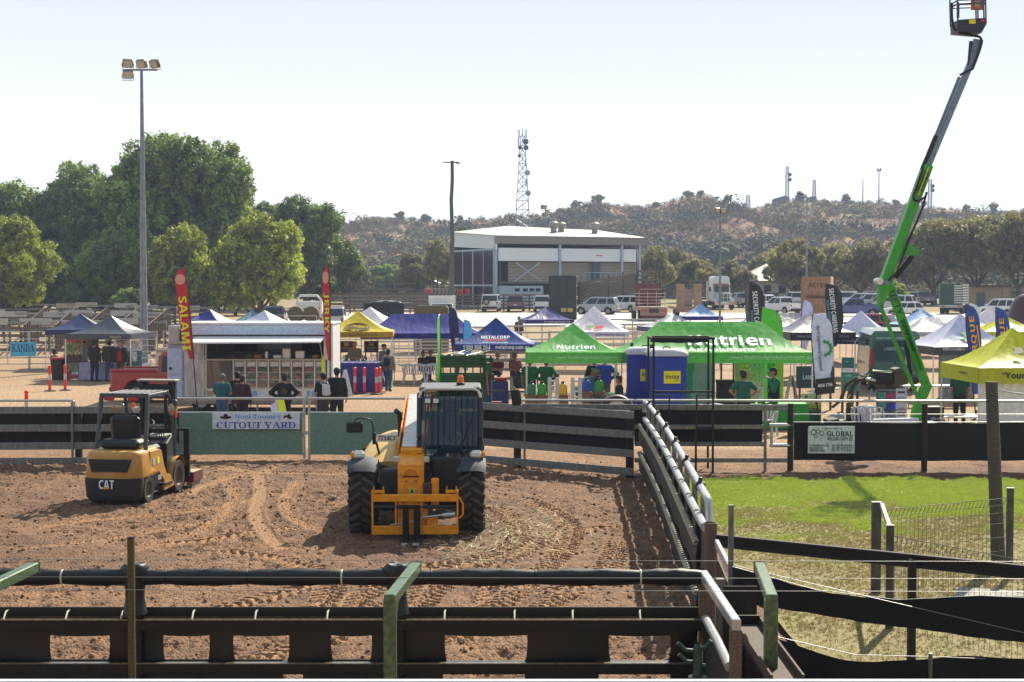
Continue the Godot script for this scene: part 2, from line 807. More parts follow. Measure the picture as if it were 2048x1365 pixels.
# ---- the land: one sheet out to the horizon
func land() -> void:
	var ds := PackedFloat32Array([-30,0,10.8,11.1])
	var d := 13.0
	while d < 37.0:
		ds.append(d)
		d += 3.0
	ds.append(37.9)
	ds.append(38.3)
	d = 39.0
	while d < 75.0:
		ds.append(d)
		d += .5
	while d < 260.0:
		ds.append(d)
		d += 4.0
	ds.append_array(PackedFloat32Array([300,400,600,1000,1800]))
	var xs := PackedFloat32Array([-900,-300,-140])
	var x := -80.0
	while x < 80.0:
		for e in [-13.45,-13.2,16.9,17.15]:
			if x < e and x + 1.0 > e:
				xs.append(e)
		xs.append(x)
		x += 1.0
	xs.append_array(PackedFloat32Array([80,140,300,900]))
	xs.sort()
	var f := FastNoiseLite.new()
	f.seed = 21
	f.frequency = .3
	var g := FastNoiseLite.new()
	g.seed = 22
	g.frequency = .05
	var rows := []
	var s := sh()
	s.tinted = true
	for j in ds.size():
		var row := PackedVector3Array()
		for a in xs:
			var y := rise(ds[j])
			if ds[j] > 38.0 and ds[j] < 90.0:
				y += f.get_noise_2d(a,ds[j])*.03
			if a > -13.4 and a < 17.1 and ds[j] > 10.9 and ds[j] < 38.2:
				y -= .4
			row.append(V(a,y,-ds[j]))
		rows.append(row)
	s.loft(rows,false,false)
	for i in s.v.size():
		var p := s.v[i]
		var k := clampf(.5 + g.get_noise_2d(p.x,p.z)*.9 + f.get_noise_2d(p.x*2.0,p.z*2.0)*.35,.0,1.0)
		var c := K(.34,.195,.10).lerp(K(.49,.32,.178),k)
		if p.z < -95.0:
			c = c.lerp(K(.42,.36,.17),.45)
		if p.z < -170.0:
			c = c.lerp(K(.24,.22,.09),clampf(.5 + g.get_noise_2d(p.x,p.z*.5 + 90.0),0,1))
		s.c[i] = c
	var m := tinted_mat("land",.95)
	m.albedo_texture = grain("soil",.05,.62,1.12)
	m.uv1_triplanar = true
	m.uv1_world_triplanar = true
	m.uv1_scale = Vector3.ONE*.3
	m.normal_enabled = true
	m.normal_texture = bumps("soil bumps",.06,10.0,512)
	m.normal_scale = .6
	ground_piece("ground",s,m)
	# the pale gravel road past the car park
	var r := sh()
	r.tinted = true
	r.sheet(60,6,func(u: float,v: float) -> Vector3:
		var dd := 124.0 + 38.0*v + sin(u*9.0)*1.2*(1.0 - v)
		return V(lerpf(-26.0,90.0,u),rise(dd) + .03,-dd))
	for i in r.v.size():
		r.c[i] = K(.56,.50,.44)*(1.0 + .12*f.get_noise_2d(r.v[i].x,r.v[i].z))
	ground_piece("gravel_road",r,tinted_mat("gravel",.95))
	lawn()

func lawn() -> void:
	var f := FastNoiseLite.new()
	f.seed = 31
	f.frequency = .35
	var s := sh()
	s.tinted = true
	s.sheet(60,80,func(u: float,v: float) -> Vector3:
		var a := lerpf(3.35,17.0,u)
		var b := lerpf(11.2,32.5 + f.get_noise_2d(a*3.0,7.0)*.9,v)
		return V(a,.012 + f.get_noise_2d(a,b)*.02,-b))
	for i in s.v.size():
		s.c[i] = turf(s.v[i].x,-s.v[i].z,f)*.7
	var m := tinted_mat("turf soil",.95)
	m.albedo_texture = grain("soil",.05,.62,1.12)
	m.uv1_triplanar = true
	m.uv1_scale = Vector3.ONE*.7
	ground_piece("lawn",s,m)
	var blade := sh()
	for k in 9:
		var a := rng.randf()*TAU
		var o := V(cos(a),0,sin(a))*rng.randf()*.8
		var w := V(-sin(a),0,cos(a))*.16
		var tip := o + V(cos(a)*.5,rng.randf_range(.5,1.0),sin(a)*.5)
		blade.tri(o - w,o + w,tip)
	var spots := []
	for k in 60000:
		var d := 15.0 + 18.0*sqrt(rng.randf())
		var a := rng.randf_range(3.4,minf(16.8,.36*d + .5))
		var edge := 32.45 + f.get_noise_2d(a*3.0,7.0)*.9 + rng.randfn()*.15
		if d > edge:
			continue
		var c := turf(a,d,f)
		var lush := c.g/maxf(c.r,.01)
		if lush < .9 and rng.randf() < .35:
			continue
		spots.append([V(a,.01,-d),rng.randf_range(.03,.055)*(1.0 if lush > 1.1 else .75),c*rng.randf_range(.85,1.2)])
	scatter("lawn_grass",blade.mesh(),spots,tinted_mat("grass blade",.7,.5),"short mown grass, green then drying to straw colour","grass",true)

func turf(a: float,d: float,f: FastNoiseLite) -> Color:
	var k := smoothstep(24.5,29.5,d + f.get_noise_2d(a*1.2,d*1.2)*5.0)
	k = clampf(k + f.get_noise_2d(a*3.0 + 50.0,d*3.0)*.35,.0,1.0)
	return K(.37,.295,.115).lerp(K(.43,.50,.07),k)

# ---- the scrubby hill
var ridge_line := [-400,490,0,482,400,474,640,466,700,449,745,438,800,437,850,443,905,448,960,441,1040,434,1100,431,1150,416,1190,407,1230,413,1300,416,1340,407,1380,394,1410,390,1450,407,1500,417,1550,407,1600,402,1700,407,1760,407,1800,412,1900,420,2048,427,2300,445,2600,470]
var bumpy := FastNoiseLite.new()
func hill_height(a: float,d: float) -> float:
	var px := 1024.0 + a/560.0*FOCAL
	var top := 470.0
	for i in range(0,ridge_line.size() - 2,2):
		if px >= ridge_line[i] and px <= ridge_line[i + 2]:
			top = lerpf(ridge_line[i + 1],ridge_line[i + 3],smoothstep(0,1,(px - ridge_line[i])/float(ridge_line[i + 2] - ridge_line[i])))
	var crest := EYE + (570.0 - top)/FOCAL*560.0
	var k := clampf((d - 270.0)/290.0,.0,1.0)
	k = k*k*(1.6 - .6*k) if d <= 560.0 else 1.0 - smoothstep(560.0,800.0,d)*.6
	var y := lerpf(1.75,crest,k)
	return y + bumpy.get_noise_2d(a,d)*5.0*sin(PI*clampf((d - 260.0)/300.0,.0,1.0)) + bumpy.get_noise_2d(a*5.0,d*5.0)*.8*k

func hills() -> void:
	bumpy.seed = 41
	bumpy.frequency = .013
	var f := FastNoiseLite.new()
	f.seed = 42
	f.frequency = .03
	var s := sh()
	s.tinted = true
	s.sheet(220,110,func(u: float,v: float) -> Vector3:
		var d := 265.0 + 535.0*v
		var a := lerpf(-420.0,420.0,u)
		return V(a,hill_height(a,d) - (.6 if v < .001 else .0),-d))
	for i in s.v.size():
		var p := s.v[i]
		var k := clampf(.5 + f.get_noise_2d(p.x,p.z)*1.2,.0,1.0)
		s.c[i] = K(.27,.108,.042).lerp(K(.29,.15,.05),k).lerp(K(.28,.23,.075),clampf(.15 + f.get_noise_2d(p.x*.5 + 90.0,p.z*.5)*1.6,.0,.7))
	var m := tinted_mat("hill soil",.95)
	m.albedo_texture = grain("soil",.05,.62,1.12)
	m.uv1_triplanar = true
	m.uv1_scale = Vector3.ONE*.06
	ground_piece("hill",s,m)
	var bush := leaf_clump(80,.15,51).mesh()
	var spots := []
	for k in 18000:
		var d := rng.randf_range(268.0,566.0)
		var px := rng.randf_range(560.0,2150.0)
		var a := sx(px,d)
		var y := hill_height(a,d)
		var dense := f.get_noise_2d(a*.8 + 300.0,d*.8)
		if dense < (.05 if px < 1000.0 else -.12) and rng.randf() < .65 and d > 330:
			continue
		var r := rng.randf_range(.7,1.7)*(1.6 if rng.randf() < .12 else 1.0)*(1.3 if d < 380.0 else 1.0)
		var c := K(.085,.10,.024).lerp(K(.19,.12,.036),rng.randf())
		c = c.lerp(K(.20,.21,.05),clampf(.15 + f.get_noise_2d(a*.5 + 90.0,-d*.5)*1.6,.0,.6))
		if dense > .12 and d < 520.0 and rng.randf() < .14:
			r *= 2.1
			c = K(.06,.075,.026)
		if rng.randf() < .15:
			c = K(.16,.09,.045)
		if rng.randf() < .08:
			c = K(.18,.15,.04)
		if d > 545.0:
			r *= .65
		spots.append([V(a,y + r*.45,-d),V(r*1.15,r*rng.randf_range(.65,1.0),r*1.15),c])
	scatter("hill_scrub",bush,spots,tinted_mat("scrub leaf",1.0,.12),"dense low scrub and bushes covering the brown hillside","scrub")

func leaf_clump(count: int,size: float,sd: int) -> Shape:      # leaves filling a ball of radius 1
	var g := RandomNumberGenerator.new()
	g.seed = sd
	var s := sh()
	for k in count:
		var o := V(g.randfn(),g.randfn(),g.randfn()).normalized()*pow(g.randf(),.45)
		var nrm := (o.normalized() + V(g.randfn(),g.randfn() + .5,g.randfn())*.6).normalized()
		var a := nrm.cross(V(g.randfn(),g.randfn(),g.randfn())).normalized()
		var b := nrm.cross(a)
		var l := size*g.randf_range(.7,1.4)
		var w := l*.55
		var shade := g.randf_range(.75,1.2)
		s.color(K(shade,shade,shade*.95))
		s.quad(o - a*l,o - b*w + nrm*l*.12,o + a*l,o + b*w + nrm*l*.12)
	return s

# ---- trees
var clumps := []
func tree(called: String,px: float,d: float,width: float,height: float,bare: float,tint: Color,label: String,group := "",lobes := 9,density := 1.0,airy := .0) -> Node3D:
	if clumps.is_empty():
		for k in 3:
			clumps.append(leaf_clump(26,.36,60 + k).mesh())
	var o := thing(called,label,"tree",spot(px,d) + V(0,-.05,0),.0,group)
	var rx := width*.5
	var mid := height*(bare + 1.0)*.5
	var ry := height*(1.0 - bare)*.5
	var wood := sh()
	var balls := []
	for k in int(lobes*1.8):
		var a := k*2.4 + rng.randf()*.6
		var up := rng.randf_range(-.7,.75)
		var reach := sqrt(maxf(.05,1.0 - up*up))*rng.randf_range(.35,.78)
		balls.append([V(cos(a)*rx*reach,mid + up*ry*.78,sin(a)*rx*reach),rx*rng.randf_range(.24,.38)])
	balls.append([V(0,mid,0),rx*.55])
	balls.append([V(rng.randf_range(-.2,.2)*rx,mid + ry*.55,0),rx*.42])
	var r0 := .028*height + .05
	var fork := V(rng.randf_range(-.4,.4),height*maxf(bare,.15)*.9,rng.randf_range(-.3,.3))
	wood.pipe(PackedVector3Array([V(0,-.2,0),V(.04,.4,0),fork*.6,fork]),r0*1.25,8,r0*.8)
	for k in mini(7,balls.size()):
		var e: Vector3 = balls[k][0]
		var bend := fork.lerp(e,.5) + V(0,-.12*height*rng.randf(),0)
		wood.pipe(PackedVector3Array([fork - V(0,r0,0),bend,e]),r0*.55,6,.03)
		for j in 2:
			var tip := e + V(rng.randfn(),rng.randf()*.8,rng.randfn()).normalized()*float(balls[k][1])*.85
			wood.pipe(PackedVector3Array([bend.lerp(e,.5),e.lerp(tip,.4),tip]),r0*.2,5,.015)
	part(o,"trunk",wood,mat("bark",K(.42,.36,.30),.95,.0,3,1.5))
	var cell := clampf(width*.036,.26,.62)
	var sets := [[],[],[]]
	for w in balls:
		var r: float = w[1]
		var glow := rng.randf_range(.7,1.35)
		var count := int(density*15.0*r*r/(cell*cell)*.42)
		for k in count:
			var dir := V(rng.randfn(),rng.randfn()*.9 + .12,rng.randfn()).normalized()
			var q: Vector3 = w[0] + dir*r*(1.0 - pow(rng.randf(),1.6)*.55)*V(1.0,minf(1.0,ry/rx*1.1),1.0)
			if q.y < height*bare*.75:
				continue
			if airy > .0 and bumpy.get_noise_3d(q.x*40.0,q.y*40.0,q.z*40.0) < airy - .5:
				continue
			var c := tint*rng.randf_range(.55,1.5)*glow
			if rng.randf() < .16:
				c = c.lerp(K(.22,.22,.05),.5)
			c.a = 1.0
			sets[k % 3].append([q,cell*rng.randf_range(.75,1.35),c])
	var all: Array = sets[0] + sets[1] + sets[2]
	var crown := swarm(o,"crown",clumps[rng.randi() % 3],all,tinted_mat("leaf",.6,.9))
	crown.set_meta("kind","stuff")
	return o

func trees() -> void:
	var deep := K(.15,.22,.042)
	var fresh := K(.30,.35,.048)
	var olive := K(.24,.22,.075)
	var grey := K(.24,.215,.10)
	var g := "leafy shade trees behind the cattle yards"
	tree("shade_tree",50,170,16.5,14.6,.1,deep*1.15,"dark broad shade tree behind the slatted yard rails, left of the tallest tree",g,13)
	tree("shade_tree",165,172,13.5,17.8,.15,deep,"tall dark round-topped shade tree standing between two other shade trees",g,13,1.0,.12)
	tree("shade_tree",348,160,19.0,19.0,.28,deep*1.1,"tallest and widest shade tree with open gaps around its limbs",g,15,.9,.25)
	tree("shade_tree",12,128,9.0,9.4,.12,fresh*.8,"yellow-green bushy tree above the yards beyond the blue sign",g,10)
	tree("shade_tree",235,148,9.0,8.8,.15,deep*1.2,"low dark tree with its crown behind the floodlight pole",g,9)
	tree("shade_tree",375,132,8.6,8.8,.1,fresh*.85,"leafy tree directly behind the red salami banner",g,10)
	tree("shade_tree",520,135,10.0,10.0,.06,fresh,"bright yellow-green spreading tree behind the food trailer roof",g,12)
	tree("shade_tree",610,175,11.8,13.4,.15,deep*1.1,"dark upright tree behind the bright yellow-green tree",g,11)
	tree("shade_tree",695,178,4.8,8.8,.1,deep*1.25,"small narrow dark tree at the end of the tree row",g,7)
	tree("shade_tree",545,180,9.0,13.4,.2,deep,"dark tree with a small rounded top behind the trailer",g,8)
	tree("leaning_shrub",85,140,7.0,6.0,.1,deep*1.1,"dark shrub under the broad shade tree, beside the yards","",8)
	for w in [[40,150,7.0,4.2],[120,158,8.0,4.6],[205,160,8.0,4.4],[300,165,8.0,4.8],[400,150,7.0,4.0],[470,155,7.5,4.2],[640,185,7.0,4.6],[-20,160,7.0,4.5],[255,140,4.5,3.0]]:
		tree("understory_shrub",w[0],w[1],w[2],w[3],.02,deep*rng.randf_range(.7,1.1),"dark low shrub filling the shade under the trees behind the yards","low shrubs under the shade trees",7)
	g = "dry country trees beyond the car park"
	var far := [
		[1310,205,7.0,8.0,olive*1.2,"green-yellow tree touching the right-hand end of the pavilion"],[1392,210,7.6,6.2,olive,"rounded tree behind the truck, with a reddish top"],
		[1465,215,6.5,6.0,grey,"thin grey tree between the white truck and the hipped-roof house"],[1535,240,8.0,8.0,olive,"tree rising behind the hipped-roof house"],
		[1590,205,10.0,9.0,olive*1.15,"spreading yellow-green tree shading the dusty cattle trailer"],[1665,225,9.0,9.0,grey,"grey-green tree behind the security camera banner"],
		[1725,205,9.5,8.8,olive,"rounded grey-olive tree over the parked cars"],[1790,225,10.0,9.5,grey,"grey tree behind the green lift arm elbow"],
		[1868,200,12.5,11.5,olive,"wide dark-limbed tree above the green cattle crate"],[1955,205,12.5,12.0,grey*1.1,"big dry-looking tree above the small shed"],
		[2040,195,12.0,12.5,olive*.9,"largest dry tree, above the maroon inflatable dome"],[1640,165,3.4,3.2,fresh,"small bright-green bush beside the dusty cattle trailer"],
		[1790,175,4.0,3.4,fresh,"bright yellow-green bush behind the white cars"],[1348,260,8.0,9.0,olive,"dark pine-like tree above the far house roof"],
	]
	for w in far:
		tree("dry_tree",w[0],w[1],w[2],w[3],.22,w[4],w[5],g,9,.75,.22)
	g = "trees beside and behind the pavilion"
	tree("dry_tree",872,222,7.0,9.8,.15,olive,"olive tree standing behind the timber pole",g,8,.85,.15)
	tree("dry_tree",825,230,7.0,7.6,.1,olive*.9,"darker tree to the side of the timber pole",g,8)
	tree("dry_tree",770,250,8.0,6.0,.1,deep*1.2,"low dark tree before the bare hillside",g,8)
	tree("dry_tree",928,240,4.2,13.2,.3,K(.14,.17,.06),"tall slender pale-green tree rising behind the pavilion roof",g,5,.45,.3)
	tree("dry_tree",720,235,5.0,5.0,.1,grey,"grey low tree at the foot of the hill",g,6)
	var on_ridge := [800,850,920,1195,1310,1375,1400,1455,1600,1690,1790,1845,1930,1985,1120,1150]
	for k in on_ridge.size():
		var px: float = on_ridge[k]
		var o := tree("ridge_tree",px,556,rng.randf_range(3.0,6.0),rng.randf_range(2.2,4.6),.08,olive,"small scrubby tree standing on the crest of the hill","small trees along the crest of the hill",5,.7,.2)
		o.position.y = hill_height(o.position.x,556) - .3


# ================================================================== yards,pavilion,masts
func flat(px: float,d: float,h := .0) -> Vector3:
	return V(sx(px,d),rise(d) + h,-d)

# a run of posts and rails from one point of the land to another; heights of the rails above it
func rail_run(called: String,label: String,a: Vector3,b: Vector3,heights: Array,gap: float,post: Array,rail: Array,pm: Material,rm: Material,group := "",category := "fence") -> Node3D:
	var o := thing(called,label,category,a,.0,group)
	var e := b - a
	var k := maxi(1,int(round(e.length()/gap)))
	var top: float = heights.max() + .08
	var s := sh().box(V(0,top*.5 - .1,0),V(post[0],top + .2,post[0]),BI,.008).mesh()
	for i in k + 1:
		piece(o,"post",s,pm,Transform3D(BI,e*(float(i)/k)))
	var side: Vector3 = V(-e.z,0,e.x).normalized()*(post[0]*.5 + rail[1]*.5 + .003)
	if side.z < .0:
		side = -side
	for h in heights:
		part(o,"rail",sh().beam(V(0,h,0) + side - e.normalized()*.05,e + V(0,h,0) + side + e.normalized()*.05,rail[1],rail[0],.006),rm)
	return o

func nth(k: int) -> String:
	return ["first","second","third","fourth","fifth","sixth","seventh","eighth","ninth","tenth","eleventh","twelfth","thirteenth","fourteenth","fifteenth","sixteenth","seventeenth","eighteenth"][k]

func yards() -> void:
	var steel := mat("yard steel",K(.62,.60,.57),.55,.3,2)
	var timber := mat("weathered timber",K(.50,.45,.40),.9,.0,3,2.0)
	var rust := mat("rusty steel",K(.36,.26,.21),.85,.1,3,2.0)
	var pale := mat("pale steel sheet",K(.80,.78,.74),.5,.1,2)
	var g := "timber and steel rail fences of the cattle yards under the trees"
	var rows := [[-60,84,345,84],[-60,92,330,93],[-60,101,350,99],[-60,112,340,108],[-60,124,350,116],[60,138,420,126]]
	for k in rows.size():
		var w: Array = rows[k]
		var o := rail_run("yard_fence","weathered yard rail fence, %s row back from the silver barriers" % nth(k),flat(w[0],w[1]),flat(w[2],w[3]),[.35,.75,1.15,1.55],2.6,[.13],[.14,.05],timber if k % 2 else rust,timber if k % 2 == 0 else steel,g)
		if k % 2 == 0:
			continue
		var e := flat(w[2],w[3]) - flat(w[0],w[1])
		for j in range(1,9):
			if (j*7 + k) % 3 == 0:
				continue
			var p := e*(j/9.0) + V(0,1.5 + .12*(j % 2),.12)
			part(o,"catwalk_board",sh().box(p,V(2.0,.4,.05),BI,.01),pale)
	for k in 5:
		var x := 50.0 + k*62.0
		rail_run("yard_fence","short pen-dividing rail fence, %s from the far end of the yards" % nth(k),flat(x,86),flat(x + 40.0,122),[.4,.8,1.2,1.6],2.6,[.13],[.12,.05],rust,timber,"short rail fences dividing the pens")
	# portable steel panels in front of them
	var galv := mat("galvanised pipe",K(.72,.72,.71),.4,.6,1,3.0)
	var panel := thing("portable_barrier","silver portable cattle barrier with no sign, standing in a row","barrier",flat(-28,73),1.0,"silver portable cattle barriers in a row")
	var pw := 2.02
	var fr := sh()
	for x in [.0,pw]:
		fr.rod(V(x,0,0),V(x,1.86,0),.03)
	part(panel,"frame",fr,galv)
	for h in [.25,.55,.85,1.15,1.46,1.82]:
		part(panel,"rail",sh().rod(V(0,h,0),V(pw,h,0),.024),galv)
	part(panel,"strut",sh().rod(V(pw*.5,.25,.03),V(pw*.5,1.82,.03),.018),galv)
	for k in range(1,19):
		var px := -28.0 + k*86.0
		if k > 3:
			px += 10
		var o := copy(panel,flat(px,73.0 + .3*sin(k*2.0)),1.0,"silver portable cattle barrier, %s along from the one with the blue sign" % nth(maxi(k - 2,0)))
		if k == 1:
			o.set_meta("label","silver portable cattle barrier carrying the blue sign")
			o.remove_meta("group")
	var sign := thing("panel_sign","sky-blue banner with dark serif name on the cattle panels","sign",at(45.5,699,72.8))
	part(sign,"board",sh().box(Vector3.ZERO,V(1.26,.66,.02),BI,.004),mat("sky blue print",K(.33,.72,.86),.6))
	lettering(sign,"KANDA",1.1,.36,mat("navy print",K(.12,.20,.34),.6),Transform3D(BI,V(0,.06,.013)),"Droid Serif")
	# rails behind the tents in the middle
	g = "silver and rusty rail fences behind the middle tents"
	for w in [[742,80,1010,80,5],[1000,82,1330,84,5],[1190,92,1340,93,6],[1380,92,1560,95,4]]:
		var hs := []
		for k in w[4]:
			hs.append(.25 + k*1.5/(w[4] - 1))
		rail_run("rail_fence","silver rail fence standing behind the %s" % {742: "long blue tent",1000: "deep blue and green tents",1190: "leaf-emblem tent",1380: "slim pale pole"}[w[0]],flat(w[0],w[1]),flat(w[2],w[3]),hs,2.2,[.07],[.09,.03],galv,galv,g)
	g = "dark rail fences between the tents and the pavilion"
	for w in [[640,160,880,160,2.0],[660,172,905,170,2.0],[690,186,900,184,2.2],[905,171,1110,171,1.9],[690,200,905,205,1.6],[700,178,830,181,3.1]]:
		var hs := []
		for k in 5:
			hs.append(.3 + k*(w[4] - .4)/4.0)
		rail_run("rail_fence","dark weathered rail fence before the pavilion, %s" % {160: "lowest and nearest the parked float",172: "just behind the nearest one",186: "behind the timber pole",171: "directly behind the parked wagons",200: "farthest back by the trees",178: "the tallest one, of thin posts"}[w[1]],flat(w[0],w[1]),flat(w[2],w[3]),hs,3.0,[.16],[.17,.06],rust,timber,g)
	# the loading ramp at the pavilion's end: planks climbing to a landing
	var r := thing("loading_ramp","grey timber stock ramp climbing to the end of the pavilion","ramp",flat(1160,176))
	var run := sx(1275,176) - sx(1160,176)
	for k in 9:
		var h := .4 + k*.34
		part(r,"plank",sh().beam(V(0,h,0),V(run,h*.65 + 2.1,-.4),.05,.23,.006),timber)
	for k in 5:
		var t := k/4.0
		part(r,"post",sh().beam(V(run*t,0,-.12),V(run*t,lerpf(3.3,4.8,t),-.12 - .4*t),.16,.16),rust)
	for k in 9:
		part(r,"plank",sh().beam(V(run + .1,.5 + k*.5,-.4),V(run + 2.2,.5 + k*.5,-.6),.05,.22,.006),timber)
	part(r,"post",sh().beam(V(run + 2.2,0,-.75),V(run + 2.2,4.9,-.75),.16,.16),rust)
	part(r,"post",sh().beam(V(run - .1,0,.1),V(run - .1,7.0,.1),.13,.13),rust)
	# stacked seating frames by the timber pole
	var st := thing("seating_frames","stack of folded silver seating frames near the timber pole","frames",flat(830,178))
	for k in 11:
		var x := k*.44
		var up := .9 if k > 2 else .1
		part(st,"frame",sh().pipe(v3([x,up,0,x + .45,up + 1.5,.3,x + .75,up + 1.5,.3,x + .35,up,0]),.05,6),galv)
	part(st,"stand",sh().box(V(2.4,.45,.1),V(5.4,.9,.9)),timber)
	var b := sh().lathe([[.0,.0],[.25,.0],[.29,.85],[.0,.86]],12).mesh()
	for w in [[858,176],[921,178],[935,179]]:
		var t := thing("red_drum","small red drum on a post before the pavilion","drum",flat(w[0],w[1]),0,"small red drums on posts")
		piece(t,"drum",b,mat("red drum",K(.82,.16,.16),.5),Transform3D(BI,V(0,1.55,0)))
		part(t,"post",sh().rod(Vector3.ZERO,V(0,1.56,0),.07),rust)

func pavilion() -> void:
	var white := mat("cream cladding",K(.86,.88,.90),.6,.0,0)
	var grey := mat("grey fascia",K(.58,.57,.54),.6,.1,2,.8)
	var roof := mat("pale roof sheet",K(.88,.87,.84),.45,.2,2,.3)
	var dark := mat("grey lining",K(.46,.46,.45),.9,.0,1)
	var slat := mat("tan slats",K(.72,.69,.64),.8,.0,2)
	var frame := mat("blue-grey frame",K(.66,.74,.80),.5,.2,1)
	var pane := glass("dark pane",K(.03,.085,.13),.9)
	pane.metallic_specular = .2
	var c := flat(990,183)
	var r := flat(1280,192)
	var e := r - c
	e.y = 0
	var yaw := atan2(-e.z,e.x)
	var o := thing("pavilion","long pale two-storey pavilion with tall dark windows at its corner","building",V(c.x,c.y,c.z),rad_to_deg(yaw))
	# own axes: x along the long side,-z into the house
	var lx := e.length()
	var lz := 12.7
	var hw := 8.35
	part(o,"floor",sh().box(V(lx/2,-.2,-lz/2),V(lx,.6,lz)),grey)
	part(o,"back_wall",sh().box(V(lx/2,hw/2,-lz + .1),V(lx,hw,.2)),dark)
	part(o,"end_wall",sh().box(V(lx - .1,hw/2 - .3,-lz/2),V(.2,hw - .6,lz)),white)
	part(o,"ceiling",sh().box(V(lx/2,hw - .5,-lz/2),V(lx - .6,.1,lz - .6)),dark)
	part(o,"partition",sh().box(V(.9,3.6,-lz/2),V(.1,7.0,lz - .8)),dark)
	part(o,"upper_floor",sh().box(V(lx/2,3.1,-lz/2 - .2),V(lx - .7,.25,lz - .9)),dark)
	part(o,"upper_wall",sh().box(V(lx/2 + .2,6.55,-.15),V(lx - .6,1.6,.16)),white,"pale cladding band below the eaves")
	part(o,"fascia",sh().box(V(lx/2 + .15,hw - .02,.32),V(lx + .7,.95,.12)),grey)
	part(o,"fascia",sh().box(V(lx + .47,hw - .02,-lz/2),V(.12,.95,lz + .6)),grey)
	# gable over the window end
	part(o,"gable",sh().prism(v2([.3,hw - 1.2,.3,hw + .45,-lz - .2,hw + 1.2,-lz - .2,hw - .6]),-.12,.04,Transform3D(Basis(V(0,0,1),UPV,V(-1,0,0)),V(0,0,0))),white)
	var rf := sh()
	var p := [V(-.25,hw + .5,.45),V(lx + .55,hw + .5,.45),V(lx + .55,hw + .9,-lz - .4),V(-.25,hw + 1.3,-lz - .4)]
	var q0 := V(5.2,hw + 2.0,-lz*.62)
	var q1 := V(lx - 1.0,hw + 1.7,-lz*.72)
	rf.quad(p[0],p[1],q1,q0)
	rf.tri(p[1],p[2],q1)
	rf.quad(p[2],p[3],q0,q1)
	rf.tri(p[3],p[0],q0)
	rf.quad(p[3],p[2],p[1],p[0])
	var ro := part(o,"roof",rf,roof)
	for x in [10.4,12.3,16.4]:
		part(ro,"vent",sh().lathe([[.4,hw + 1.0],[.4,hw + 1.75],[.62,hw + 1.8],[.62,hw + 2.35],[.35,hw + 2.55],[.0,hw + 2.6]],12,V(x,0,-4.5 - (1.5 if x == 12.3 else .0))),grey)
	for x in [.1,8.9,17.8,lx - .12]:
		part(o,"column",sh().box(V(x,hw/2 - .25,.05),V(.28,hw - .5,.28)),frame)
	for k in 7:
		part(o,"slat",sh().box(V(lx/2 + 1.0,3.3 + k*.36,-.9 - (k % 2)*.02),V(lx - 2.4,.33,.08),Basis(VR,.35)),slat)
	for w in [[[2.6,3.2],[6.2,5.6]],[[6.4,3.2],[2.8,5.6]],[[12.0,.2],[13.9,3.2]]]:
		part(o,"brace",sh().beam(V(w[0][0],w[0][1],-.02),V(w[1][0],w[1][1],-.02),.06,.12),frame)
	# the low clad room under the terrace
	var low := part(o,"lower_room",sh().box(V(3.3,1.35,.35),V(6.0,2.7,.6)),mat("blue-white cladding",K(.72,.80,.86),.6,.0,2))
	for x in [3.0,4.1,5.0,5.85]:
		part(low,"window",sh().box(V(x - .3,2.2,.67),V(.62,.36,.05)),pane)
	part(o,"door",sh().box(V(14.3,4.6,-.3),V(1.1,2.4,.12)),mat("blue door",K(.16,.26,.36),.4))
	part(o,"landing",sh().box(V(14.2,3.2,.7),V(5.6,.18,1.6)),frame)
	for k in 8:
		part(o,"baluster",sh().rod(V(11.6 + k*.76,3.3,1.45),V(11.6 + k*.76,4.35,1.45),.04,-1,6),frame)
	part(o,"handrail",sh().rod(V(11.5,4.35,1.45),V(17.0,4.35,1.45),.05,-1,6),frame)
	part(o,"orange_sign",sh().box(V(14.6,6.5,-.05),V(.95,.14,.04)),mat("orange plate",K(.75,.45,.35),.6))
	# window end
	var wz := [-.3,-3.3,-6.4,-9.5,-12.5]
	for k in 5:
		part(o,"mullion",sh().box(V(-.02,3.6,wz[k]),V(.1,7.2,.3 if k % 2 == 0 else .16)),frame)
	for y in [.15,2.75,7.15]:
		part(o,"transom",sh().box(V(.0,y,-6.4),V(.2,.22,12.0)),frame)
	for k in 4:
		var z0: float = wz[k + 1] + .15
		var z1: float = wz[k] - .15
		part(o,"pane",sh().box(V(-.05,4.95,(z0 + z1)/2),V(.02,4.15,z1 - z0)),pane)
		if k != 1:
			part(o,"pane",sh().box(V(-.05,1.45,(z0 + z1)/2),V(.02,2.35,z1 - z0)),pane)
	# houses glimpsed between the trees
	var h := thing("house","cream house with a hipped pale roof behind the parked cars","house",flat(1555,230))
	part(h,"wall",sh().box(V(0,1.6,0),V(11,3.2,8)),mat("cream wall",K(.72,.68,.58),.8))
	var hr := sh()
	var y0 := 3.1
	hr.quad(V(-6.5,y0,5),V(6.5,y0,5),V(1.0,6.2,0),V(-.8,6.2,0))
	hr.tri(V(6.5,y0,5),V(6.5,y0,-5),V(1.0,6.2,0))
	hr.quad(V(6.5,y0,-5),V(-6.5,y0,-5),V(-.8,6.2,0),V(1.0,6.2,0))
	hr.tri(V(-6.5,y0,-5),V(-6.5,y0,5),V(-.8,6.2,0))
	hr.quad(V(-6.5,y0,-5),V(6.5,y0,-5),V(6.5,y0,5),V(-6.5,y0,5))
	part(h,"roof",hr,mat("cream roof sheet",K(.80,.77,.68),.5,.1,2))
	for k in 5:
		part(h,"window",sh().box(V(-4.4 + k*2.2,1.8,4.02),V(1.1,1.2,.08)),pane)
	part(h,"awning",sh().box(V(-7.5,2.5,4.5),V(4.0,.12,3.0),Basis(VR,.15)),roof)
	for x in [-9.3,-5.8]:
		part(h,"post",sh().rod(V(x,0,5.7),V(x,2.4,5.7),.06),frame)
